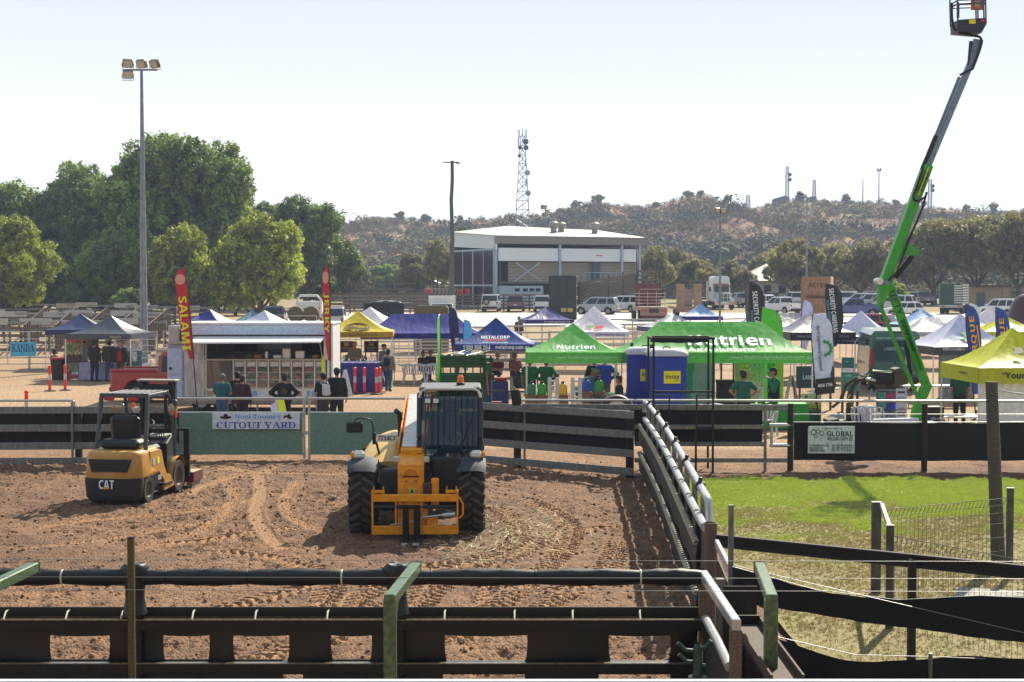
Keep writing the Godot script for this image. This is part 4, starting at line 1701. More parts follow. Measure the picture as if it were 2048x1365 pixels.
# --- the stand the picture is taken from: tiers,back wall and roof behind the eye
func grandstand() -> void:
	var o := thing("grandstand","roofed timber-seated stand facing the arena from its near side","grandstand",V(0,0,0))
	var con := mat("concrete",K(.62,.60,.56),.9,.0,2)
	for k in 5:
		part(o,"tier",sh().box(V(0,.9 + k*.22,1.2 + k*1.0),V(26,1.8 + k*.44,1.0)),con)
		part(o,"bench",sh().box(V(0,2.2 + k*.44,1.4 + k*1.0),V(26,.06,.35)),mat("bench timber",K(.40,.30,.22),.8,.0,3))
	part(o,"back_wall",sh().box(V(0,4.0,6.4),V(27,8.0,.2)),mat("green cladding",K(.24,.33,.28),.7,.0,2))
	part(o,"roof",sh().box(V(0,8.0,2.6),V(27,.2,8.0),Basis(VR,.06)),mat("stand roof",K(.50,.50,.50),.6,.2,2))
	for x in [-12.0,12.0]:
		part(o,"column",sh().box(V(x,4.0,.3),V(.2,8.0,.2)),con)

# --- the rusty corner post,the gate that closes the belt fence and the steel trough beside it
func corner_gate(rubber: Material,steel: Material) -> void:
	var pipe := mat("white galvanised pipe",K(.82,.82,.82))
	var rusty := mat("rust-streaked white post",K(.50,.42,.36),.7,.2,3,2.5)
	var grey := mat("grey rail",K(.50,.50,.49))
	var o := thing("corner_post","thick rusty hollow post at the end of the long side fence","post",V(sx(1424,18.0),0,-18.0))
	var h := height_at(1046,18.0)
	part(o,"post",sh().lathe([[.078,-.2],[.078,h],[.066,h],[.066,h - .3],[.0,h - .3]],16),rusty)
	var d := 17.7
	o = thing("stub_rail","short white-topped rail from the rusty post to a slim grey upright","rail",V(sx(1436,d),0,-d))
	var e := V(sx(1463,16.1),0,-16.1) - o.position
	part(o,"rail",sh().beam(V(0,1.17,0),e + V(0,1.17,0),.05,.1,.008),pipe)
	part(o,"upright",sh().box(e + V(0,.9,.06),V(.055,1.95,.055),BI,.005),grey)
	part(o,"panel",sh().beam(V(0,.55,.03),e + V(-.02,.55,.03),.012,.95),steel)
	o = thing("corner_gate","steel gate with a white top rail closing the end of the rubber fence","gate",V(1.73,0,-13.45))
	var z := 2.0
	part(o,"top_rail",sh().beam(V(0,1.62,0),V(0,1.62,z),.07,.09,.008),pipe)
	part(o,"pipe_rail",sh().pipe(v3([.01,1.24,.0,.0,1.24,1.0,-.01,1.22,z - .3]),.04,8),pipe)
	for w in [[.0,.03],[.0,z - .05]]:
		part(o,"stile",sh().box(V(w[0],.75,w[1]),V(.09,1.66,.09),BI,.008),rusty)
	part(o,"sheet",sh().box(V(.0,.6,z*.5),V(.012,1.15,z - .15)),mat("dark grey sheet",K(.17,.18,.19),.6,.2,2))
	part(o,"hinge_post",sh().box(V(.17,.75,-.15),V(.08,1.62,.08),BI,.008),grey)
	part(o,"back_sheet",sh().box(V(.35,.65,-.1),V(.3,1.7,.012)),steel)
	o = thing("steel_trough","brown steel channel lying like a trough on dark legs","trough",V(2.08,0,-13.2))
	var tr := sh()
	tr.box(V(0,1.22,1.0),V(.24,.02,2.0))
	for x in [-.12,.12]:
		tr.box(V(x,1.255,1.0),V(.018,.09,2.0))
	part(o,"channel",tr,mat("dusty brown steel",K(.36,.28,.22),.8,.1,3,1.5))
	part(o,"end_cap",sh().box(V(0,1.26,.0),V(.25,.1,.02)),steel)
	for zz in [.1,1.9]:
		part(o,"leg",sh().box(V(-.08,.6,zz),V(.1,1.22,.1)),steel)
	part(o,"web",sh().box(V(-.06,.7,1.0),V(.012,1.0,1.7)),steel)
	# the small green gate-latch post
	var green := mat("blue-green paint",K(.16,.30,.25),.45,.2,3,2.0)
	d = 11.6
	o = thing("latch_post","small green iron post with branching latch arms","post",V(sx(1399,d),0,-d))
	var t := height_at(1288,d)
	part(o,"post",sh().lathe([[.05,.0],[.05,t - .33],[.075,t - .32],[.075,t - .26],[.04,t - .25],[.035,t - .03],[.02,t]],10),green)
	for w in [[-.16,.0,1],[.1,.02,1],[-.15,-.09,1],[.06,-.12,0]]:
		part(o,"arm",sh().pipe(v3([0,t - .06 + w[1],0,w[0]*.6,t - .05 + w[1],.01,w[0],t - .02 + w[1] + (.03 if w[2] else -.03),.02]),.018,6),green)


# ================================================================== the corner of the lawn
func lawn_corner() -> void:
	var brown := mat("brown post",K(.20,.145,.115))
	var grey := mat("grey rail",K(.50,.50,.49))
	var wire := mat("plain wire",K(.55,.55,.55))
	var black := mat("black shade cloth",K(.055,.06,.068))
	# the railway-iron rail
	var a := V(sx(1436,17.9),1.17,-17.9)
	var b := V(sx(2048,15.9) + 1.0,1.17,-15.9 + .6)
	var o := thing("iron_rail","dark brown I-section iron rail above the drooping black cloth","rail",a)
	var e := b - a
	part(o,"rail",sh().beam(V(0,.06,0),e + V(0,.06,0),.07,.03,.004).beam(V(0,0,0),e,.02,.1).beam(V(0,-.06,0),e + V(0,-.06,0),.09,.025,.004),brown)
	for t in [.5,.98]:
		part(o,"post",sh().box(e*t + V(0,-.62,.06),V(.08,1.3,.08)),brown)
	# drooping strips of black cloth on wires
	o = thing("cloth_strip","upper drooping strip of black shade cloth tied to wires","cloth",V(sx(1465,15.9),0,-15.9),0,"drooping strips of black cloth")
	var f := func(u: float,v: float) -> Vector3:
		var d := lerpf(15.9,14.7,u)
		var px := lerpf(1465.0,2130.0,u)
		var top := 1134.0 + 66.0*sin(clampf(u*1.95,.0,1.0)*PI/2) - 6.0*sin(clampf((u - .5)*2.0,0,1)*PI)
		var low := 1197.0 + 100.0*pow(u,.8)
		var p := at(px,lerpf(low,top,v),d)
		return p - V(sx(1465,15.9),0,-15.9) + V(0,.004*sin(u*60.0),.03*sin(u*19.0 + v*3.0))
	part(o,"cloth",sh().sheet(40,5,f),black)
	part(o,"wire",sh().pipe(PackedVector3Array([f.call(.0,1.0),f.call(.25,1.0),f.call(.5,1.0),f.call(.75,1.0),f.call(1.0,1.0)]),.004,5),wire)
	part(o,"wire",sh().rod(f.call(.0,.9) + V(0,.06,.06),f.call(1.0,.15) + V(0,0,.06),.004,-1,5),wire)
	var o2 := thing("cloth_strip","lower strip of black shade cloth sagging to the ground","cloth",V(sx(1545,14.0),0,-14.0),0,"drooping strips of black cloth")
	var g := func(u: float,v: float) -> Vector3:
		var d := lerpf(14.0,13.4,u)
		var px := lerpf(1530.0,2130.0,u)
		var top := 1268.0 + 58.0*sin(clampf(u*2.6,.0,1.0)*PI/2) - 12.0*sin(clampf((u - .38)*1.6,0,1)*PI)
		return at(px,lerpf(1480.0,top,v),d) - V(sx(1545,14.0),0,-14.0) + V(0,0,.03*sin(u*23.0 + v*2.0))
	part(o2,"cloth",sh().sheet(40,6,g),black)
	part(o2,"wire",sh().pipe(PackedVector3Array([g.call(.0,1.0),g.call(.3,1.0) + V(0,.06,0),g.call(.6,1.0),g.call(1.0,1.0)]),.004,5),wire)
	for w in [[.02,.9],[.55,1.1]]:
		part(o2,"stake",sh().rod(g.call(w[0],.0)*V(1,0,1),g.call(w[0],1.0) + V(0,.05,0),.02),grey)
	# posts and welded mesh round a garden bed
	var pa := V(sx(1757,20.4),0,-20.4)
	var pb := V(sx(1785,18.3),0,-18.3)
	var pc := V(sx(2026,21.6),0,-21.6)
	var pd := V(sx(2090,16.4),0,-16.4)
	for w in [[pa,1.26,.12,"stout grey post at the far corner of the mesh pen"],[pb,1.28,.09,"grey post where the near mesh panel begins"],[pc,1.29,.09,"slim grey post beside the leaning timber post"],[pd,1.25,.09,"slim grey post ending the near mesh panel"]]:
		var q := thing("mesh_post",w[3],"post",w[0],0,"grey posts of the mesh pen")
		part(q,"post",sh().box(V(0,w[1]/2 - .1,0),V(w[2],w[1] + .2,w[2]*.8),BI,.01),mat("dull grey post",K(.36,.35,.33),.7,.2,2))
		part(q,"cap",sh().box(V(0,w[1] + .008,0),V(w[2] + .01,.016,w[2]*.8 + .01)),grey)
	o = thing("pen_rail","pale sloping rail joining the two corner posts of the mesh pen","rail",pa)
	part(o,"rail",sh().beam(V(.05,1.24,.1),pb - pa + V(0,1.24,0),.05,.07,.006),mat("pale rail",K(.70,.70,.68),.5,.3))
	for w in [[pa,pc,"far welded-mesh panel with a rolled top edge behind the timber post"],[pb,pd,"near welded-mesh panel with a rolled top edge"]]:
		var q := thing("weldmesh_fence",w[2],"fence",w[0],0,"rolled-top welded mesh panels")
		var s := sh()
		var ev: Vector3 = w[1] - w[0]
		var n := int(ev.length()/.075)
		for k in n + 1:
			var p := ev*(float(k)/n)
			s.rod(p + V(0,.03,0),p + V(0,1.06,0),.0026,-1,4,false)
			s.rod(p + V(0,1.06,0),p + V(.03,1.17,.06),.0026,-1,4,false)
			s.rod(p + V(.03,1.17,.06),p + V(0,1.06,.05),.0026,-1,4,false)
		for h in [.03,.2,.4,.6,.8,.95,1.06]:
			s.rod(V(0,h,0),ev + V(0,h,0),.0026,-1,4,false)
		s.rod(V(.03,1.17,.06),ev + V(.03,1.17,.06),.004,-1,4,false)
		part(q,"mesh",s,mat("mesh wire",K(.30,.31,.28),.7,.2,0))
	o = thing("timber_post","big weathered timber post leaning at the edge of the lawn","post",V(sx(2004,22.6),-.1,-22.6))
	var ht := height_at(764,22.6) + .1
	var rings := []
	for k in 9:
		var t := k/8.0
		var ring := PackedVector3Array()
		for m in 12:
			var r := .105*(1.0 + .05*sin(m*3.0 + t*4.0))*(1.0 - .12*t)
			ring.append(V(-.14*t + cos(TAU*m/12)*r,ht*t,-sin(TAU*m/12)*r))
		rings.append(ring)
	part(o,"post",sh().loft(rings),mat("grey split timber",K(.36,.33,.29),.95,.0,2,3.0))
	part(o,"strainer_wire",sh().pipe(v3([-.05,ht - .12,.1,.15,ht - .16,.1,.5,ht - .2,.1,2.2,ht - .25,.15]),.012,6),mat("galvanised pipe",K(.72,.72,.71)))
	part(o,"turnbuckle",sh().rod(V(.45,ht - .2,.1),V(.8,ht - .21,.11),.025),mat("galvanised pipe",K(.72,.72,.71)))
	var slab := sh().box(V(7.2,.02,-19.6),V(2.6,.1,1.2),turn(-18),.01)
	ground_piece("concrete_path",slab,mat("concrete",K(.62,.60,.56),.9,.0,2))


# ================================================================== pop-up tents and banners
# own axes: the front eave faces +z; ridge 0 gives a pyramid
func tent(label: String,px: float,d: float,w: float,dp: float,yaw: float,py_eave: float,py_peak: float,roof: Material,skirt: Material,ridge := .0,drop := .24,group := "pop-up tents of the trade stalls") -> Node3D:
	var o := thing("pop_up_tent",label,"tent",spot(px,d),yaw,group)
	var g := rise(d)
	var eave := at(px,py_eave,d - dp*.5).y - g
	var peak := at(px,py_peak,d).y - g
	o.set_meta("sizes",[w,dp,eave,peak,ridge])
	var sd := px*.37
	var corners := [V(-w/2,eave,dp/2),V(w/2,eave,dp/2),V(w/2,eave,-dp/2),V(-w/2,eave,-dp/2)]
	var tops := [V(-ridge/2,peak,0),V(ridge/2,peak,0)]
	for k in 4:
		var a: Vector3 = corners[k]
		var b: Vector3 = corners[(k + 1) % 4]
		var ta: Vector3 = tops[[0,1,1,0][k]]
		var tb: Vector3 = tops[[1,1,0,0][k]]
		part(o,"roof_panel",sh().sheet(14,12,func(u: float,v: float) -> Vector3:
			var p := a.lerp(b,u).lerp(ta.lerp(tb,u),v)
			var mid := sin(PI*u)
			p.y -= (.13 + .07*mid)*sin(PI*pow(v,.8))
			p.y += .016*sin(u*19.0 + sd + k)*sin(PI*v)*mid*(1.0 - v) + .012*sin(v*13.0 + u*7.0 + sd)*mid*sin(PI*v)
			return p),roof)
		part(o,"valance",sh().sheet(10,2,func(u: float,v: float) -> Vector3:
			var p := a.lerp(b,u)
			return p + V(0,-drop*(1.0 - v),0) + (a + b).normalized()*V(1,0,1)*(.006 + .012*sin(u*17.0 + sd)*(1.0 - v))),skirt)
	var pole := mat("tent pole",K(.80,.80,.79),.4,.4,0)
	var leg := sh().box(V(0,eave/2,0),V(.04,eave,.04)).box(V(0,.01,0),V(.12,.02,.12)).mesh()
	for c in corners:
		piece(o,"leg",leg,pole,Transform3D(BI,c*V(.985,0,.985)))
	part(o,"truss",sh().beam(corners[0] + V(0,-.06,-.03),corners[1] + V(0,-.06,-.03),.02,.03).beam(corners[3] + V(0,-.06,.03),corners[2] + V(0,-.06,.03),.02,.03).beam(corners[0] + V(.03,-.06,0),corners[3] + V(.03,-.06,0),.02,.03).beam(corners[1] + V(-.03,-.06,0),corners[2] + V(-.03,-.06,0),.02,.03),pole)
	return o

# print on a tent's front slope: v up the slope,u across (-1..1)
func roof_print(o: Node3D,words: String,u: float,v: float,w: float,h: float,m: Material,heavy := true,kind := "Droid Sans",slant := false) -> void:
	var z: Array = o.get_meta("sizes")
	var slope := V(0,z[3] - z[2],-z[1]/2.0)
	var up := slope.normalized()
	var p := V(u*z[0]*.5,z[2],z[1]/2.0) + slope*v
	p.y -= (.13 + .07*cos(u*PI/2))*sin(PI*pow(v,.8))
	lettering(o,words,w,h,m,Transform3D(Basis(VR,up,VR.cross(up)),p + VR.cross(up)*.035),kind,heavy,slant)

func skirt_print(o: Node3D,words: String,u: float,w: float,h: float,m: Material,drop := .13,heavy := true) -> void:
	var z: Array = o.get_meta("sizes")
	lettering(o,words,w,h,m,Transform3D(BI,V(u*z[0]*.5,z[2] - drop,z[1]/2.0 + .028)),"Droid Sans",heavy)

func tents() -> void:
	var white := cloth("white tent cloth",K(.94,.94,.98),.9)
	var lilac := cloth("lilac-white tent cloth",K(.85,.86,.97),.8)
	var navy := cloth("navy tent cloth",K(.08,.16,.36),.5)
	var slate := cloth("slate tent cloth",K(.24,.26,.31),.25)
	var royal := cloth("royal tent cloth",K(.05,.10,.52),.6)
	var teal := cloth("teal tent cloth",K(.14,.40,.47),.4)
	var purple := cloth("purple tent cloth",K(.19,.14,.50),.6)
	var yellow := cloth("yellow tent cloth",K(.92,.82,.20),.8)
	var gold := cloth("gold tent cloth",K(.72,.56,.13),.4)
	var lime := cloth("lime tent cloth",K(.82,.85,.14),.9)
	var limed := cloth("lime valance cloth",K(.76,.78,.10),.7)
	var green := cloth("green tent cloth",K(.46,.80,.40),1.0)
	var blue := cloth("blue tent cloth",K(.05,.22,.54),.6)
	var sky := cloth("sky tent cloth",K(.55,.68,.86),.5)
	var silver := cloth("silver tent cloth",K(.52,.51,.54),.35)
	var coal := cloth("charcoal tent cloth",K(.20,.21,.24),.2)
	var ash := cloth("ash tent cloth",K(.72,.73,.74),.45)
	var letter := mat("white print",K(.88,.90,.92),.6,.0,0)
	var ink := mat("black print",K(.06,.06,.07))
	var faint := mat("pale green print",K(.72,.85,.70),.6,.0,0)
	var red := mat("red print",K(.75,.16,.18),.6,.0,0)

	tent("navy blue tent half hidden behind the slate grey tent",160,74,3.0,3.0,10,660,627,navy,navy)
	var t := tent("slate grey tent sheltering four people and a table",222,66.5,3.0,3.0,-8,668,632,slate,slate)
	skirt_print(t,"Wands",.55,.5,.11,mat("gold print",K(.65,.60,.45),.6,.0,0))
	tent("royal blue peaked tent behind the front end of the food trailer",396,86,3.0,3.0,20,655,631,royal,royal)
	tent("taller royal blue peaked tent behind the food trailer roof",419,90,3.0,3.0,-15,648,619,royal,royal)
	tent("teal tent peak showing over the food trailer roof",505,92,3.0,3.0,15,648,620,teal,teal)
	tent("lilac-white tent peak showing over the food trailer roof",529,88,3.0,3.0,-20,650,621,lilac,navy)
	t = tent("yellow tent with a round emblem next to the food trailer",716,63.5,3.0,3.0,3,664,622,yellow,gold)
	skirt_print(t,"BOARDING AT C.R.",.1,1.5,.12,mat("brown print",K(.35,.27,.10),.6,.0,0),.13,false)
	var z: Array = t.get_meta("sizes")
	var up := V(0,z[3] - z[2],-1.5).normalized()
	var em := sh()
	em.t = Transform3D(Basis(VR,up,VR.cross(up)),V(0,z[2] - .17,1.5) + V(0,z[3] - z[2],-1.5)*.33 + VR.cross(up)*.04)
	for ring in [[.52,.46],[.42,.38]]:
		em.t = em.t
		var p := PackedVector3Array()
		for k in 25:
			p.append(V(cos(TAU*k/24)*ring[0],sin(TAU*k/24)*ring[0]*.72,0))
		em.pipe(p,.022,4,-1,false)
	em.box(Vector3.ZERO,V(.74,.05,.01)).box(Vector3.ZERO,V(.05,.52,.01)).box(V(-.2,.12,0),V(.2,.12,.01)).box(V(.2,-.12,0),V(.2,.12,.01))
	part(t,"emblem",em,M["brown print"])
	tent("white tent rising behind the yellow tent",740,71,3.0,3.0,-12,652,614,white,white)
	t = tent("long royal blue tent with a straight ridge over the chairs",846,66,5.3,3.2,2,667,628,royal,royal,2.7)
	t = tent("deep blue tent with white and red print behind the telehandler",992,58.6,3.05,3.0,-3,689,635,blue,blue)
	roof_print(t,"METALCORP",.02,.42,1.1,.2,letter)
	z = t.get_meta("sizes")
	up = V(0,z[3] - z[2],-1.5).normalized()
	part(t,"red_bar",sh().box(V(.05,z[2] - .16,1.5) + V(0,z[3] - z[2],-1.5)*.28 + VR.cross(up)*.04,V(.85,.09,.004),Basis(VR,up,VR.cross(up))),red)
	roof_print(t,"Every metal you need",.02,.17,.95,.1,letter,true,"Droid Sans",true)
	skirt_print(t,"1300 306 204",-.42,1.05,.19,letter)
	skirt_print(t,"metalcorp.com.au",.47,1.28,.2,letter)
	t = tent("purple tent with white print behind the deep blue printed tent",1092,92,3.0,3.0,8,640,613,purple,purple)
	skirt_print(t,"Proud partner of",.3,1.6,.1,letter)
	t = tent("white tent with a green and red leaf emblem",1194,72.5,3.05,3.0,-4,664,621,white,lilac)
	skirt_print(t,"redhotselective.com.au",.42,1.4,.12,mat("plum print",K(.35,.25,.40),.6,.0,0))
	z = t.get_meta("sizes")
	up = V(0,z[3] - z[2],-1.5).normalized()
	var fb := Basis(VR,up,VR.cross(up))
	var fo: Vector3 = V(-.1,z[2] - .17,1.5) + V(0,z[3] - z[2],-1.5)*.34 + fb.z*.045
	part(t,"emblem",sh().prism(v2([-.45,.1,-.2,.16,.0,.1,-.08,-.05,-.2,-.1,-.4,-.02]),0,.004,Transform3D(fb,fo)),mat("sage print",K(.45,.58,.42),.6,.0,0))
	part(t,"emblem",sh().prism(v2([-.05,-.14,.05,.06,.25,.14,.48,.12,.35,-.08,.15,-.16]),0,.004,Transform3D(fb,fo)),red)
	tent("second white tent directly behind the leaf-emblem tent",1188,79,3.0,3.0,-4,654,612,white,lilac)
	tent("grey-white tent behind the end of the long green tent",1346,78,3.0,3.0,12,655,627,ash,navy)
	tent("small blue and white tent beside the slim pale pole",1401,92,2.45,2.4,0,633,607,sky,royal)
	tent("pale blue tent peak behind the long green tent",1494,80,3.0,3.0,20,664,638,sky,sky)
	t = tent("green tent with white print before the blue toilets",1146,47.5,2.98,3.0,-1,705,646,green,green,.0,.34)
	roof_print(t,"Nutrien",.05,.36,1.2,.24,letter)
	roof_print(t,"Ag Solutions",-.02,.18,.85,.15,letter,false)
	skirt_print(t,"www.NutrienAgSolutions.com.au",.28,1.82,.12,faint,.17,false)
	t = tent("long green tent with a straight ridge and large white print",1422,47.5,5.95,3.0,0,705,644,green,green,3.3,.34)
	roof_print(t,"Nutrien",.16,.56,2.6,.62,letter)
	roof_print(t,"Ag Solutions",.06,.2,2.05,.30,letter,false)
	skirt_print(t,"www.NutrienAgSolutions.com.au",.56,2.5,.16,faint,.17,false)
	tent("navy tent behind the silver-grey tent",1608,80,4.6,3.0,0,655,626,navy,navy,2.6)
	t = tent("silver-grey tent with a charcoal valance behind the white feather banner",1626,66,2.9,3.0,6,665,622,silver,coal,.0,.36)
	roof_print(t,"LAND W",.0,.4,.9,.14,letter,false)
	skirt_print(t,"www.landwatchaustralia.com.au",.0,2.3,.13,mat("grey print",K(.62,.63,.64),.6,.0,0),.16,false)
	t = tent("lilac tent with a navy valance beside the teal van",1722,68,3.0,3.0,-18,674,621,lilac,navy,.0,.34)
	skirt_print(t,"Community",.0,1.8,.2,letter,.16,false)
	tent("navy tent whose edge shows between the lilac tent and the lift arm",1738,77,3.0,3.0,0,664,640,navy,navy)
	tent("white tent with a blue peak behind the pale dome-shaped tent",1843,84,3.0,3.0,10,650,618,sky,navy)
	tent("pale dome-shaped tent behind the teal van",1862,74,3.0,3.0,0,664,634,ash,ash,.7)
	t = tent("lilac-white tent with a green cog emblem and a dark valance",1921,55.5,3.1,3.0,4,694,627,lilac,coal,.0,.3)
	roof_print(t,"North Queensland Equipment",.06,.2,1.75,.13,ink,true,"Droid Serif")
	skirt_print(t,"Mini Loaders - Excavators",-.25,1.6,.09,letter,.08,false)
	skirt_print(t,"Tractors - Backhoes",.25,1.2,.09,letter,.21,false)
	z = t.get_meta("sizes")
	up = V(0,z[3] - z[2],-1.5).normalized()
	fb = Basis(VR,up,VR.cross(up))
	fo = V(.12,z[2] - .18,1.5) + V(0,z[3] - z[2],-1.5)*.42 + fb.z*.05
	part(t,"emblem",sh().prism(v2([-.62,-.18,-.3,-.1,-.32,.12,-.36,.14,-.34,.24,-.2,.26,-.1,.12,.1,.12,.2,.26,.34,.24,.36,.14,.32,.12,.3,-.1,.62,-.18,.2,-.2,.1,.0,-.1,.0,-.2,-.2]),0,.004,Transform3D(fb,fo)),mat("cog green print",K(.18,.55,.30),.6,.0,0))
	t = tent("white tent with faint grey print behind the lime tents",1976,72,3.0,3.0,-10,660,616,white,white)
	roof_print(t,"DANIEL",.0,.45,.8,.12,M["grey print"],false)
	tent("lime yellow tent behind the front lime tent",2012,63,3.0,3.0,0,664,632,lime,limed)
	t = tent("front lime yellow tent with black print and a white wall",2026,41.6,3.0,3.0,3,736,655,lime,limed,.0,.42)
	skirt_print(t,"“Your dr LOCAL",.0,1.75,.18,ink,.2)
	z = t.get_meta("sizes")
	lettering(t,"vetsnq.au",.6,.1,ink,Transform3D(turn(-90),V(-1.535,z[2] - .2,.4)))
	part(t,"black_mark",sh().prism(v2([0,0,.3,.1,.3,.32,.12,.32]),0,.004,Transform3D(Basis(VR,V(0,z[3] - z[2],-1.5).normalized(),VR.cross(V(0,z[3] - z[2],-1.5).normalized())),V(-.3,z[2] - .14,1.5) + V(0,z[3] - z[2],-1.5)*.4 + V(0,.05,.03))),ink)
	part(t,"wall_panel",sh().sheet(10,4,func(u: float,v: float) -> Vector3: return V(lerpf(-1.44,1.45,u),lerpf(.02,z[2] - .36,v),1.42 + .012*sin(u*16.0))),white)
	for o in get_children():
		if o.has_meta("sizes"):
			o.remove_meta("sizes")

# a feather banner: its pole stands at the base and curves over at the top; side -1 hangs the cloth to the left
func banner(label: String,px: float,d: float,py_top: float,lean: float,width: float,start: float,side: float,yaw: float,bend: float,m: Material,group := "feather banners among the stalls") -> Node3D:
	var o := thing("feather_banner",label,"banner",spot(px,d),yaw,group)
	var hh := at(px,py_top,d).y - rise(d)
	var f := func(u: float,v: float) -> Vector3:
		var t := lerpf(start,1.0,v)
		var curl := bend*pow(maxf(.0,(v - .62)/.38),2.2)
		var wide := width*(smoothstep(-.35,.5,v))*(1.0 if v < .75 else sqrt(maxf(.0,1.0 - pow((v - .75)/.25,2.4))))
		return V(lean*t + side*curl + side*wide*u,hh*t - .12*curl,.03*sin(u*4.0 + v*6.0)*u)
	part(o,"cloth",sh().sheet(6,26,f if side > 0 else func(u: float,v: float) -> Vector3: return f.call(1.0 - u,v)),m)
	var pts := PackedVector3Array([V(0,-.1,0),V(lean*start,hh*start,0)])
	for k in 15:
		pts.append(f.call(.0,k/14.0) - V(side*.015,0,0))
	part(o,"pole",sh().pipe(pts,.022,6,.012),mat("black pole",K(.05,.05,.05),.4,.0,0))
	part(o,"foot",sh().lathe([[.2,.0],[.2,.03],[.03,.06],[.025,.3]],10),M["black pole"])
	o.set_meta("sizes",[hh,start,lean,width,side])
	return o

# letters stacked to read along the banner: turned a quarter clockwise
func banner_print(o: Node3D,words: String,t: float,off: float,length: float,h: float,m: Material,heavy := true,flip := 1.0) -> void:
	var z: Array = o.get_meta("sizes")
	var lean: float = atan2(-z[2],z[0])
	var b := Basis(VB,lean - PI/2*flip)
	lettering(o,words,length,h,m,Transform3D(b,V(z[2]*t + z[4]*z[3]*off,z[0]*t,.055)),"Droid Sans",heavy)

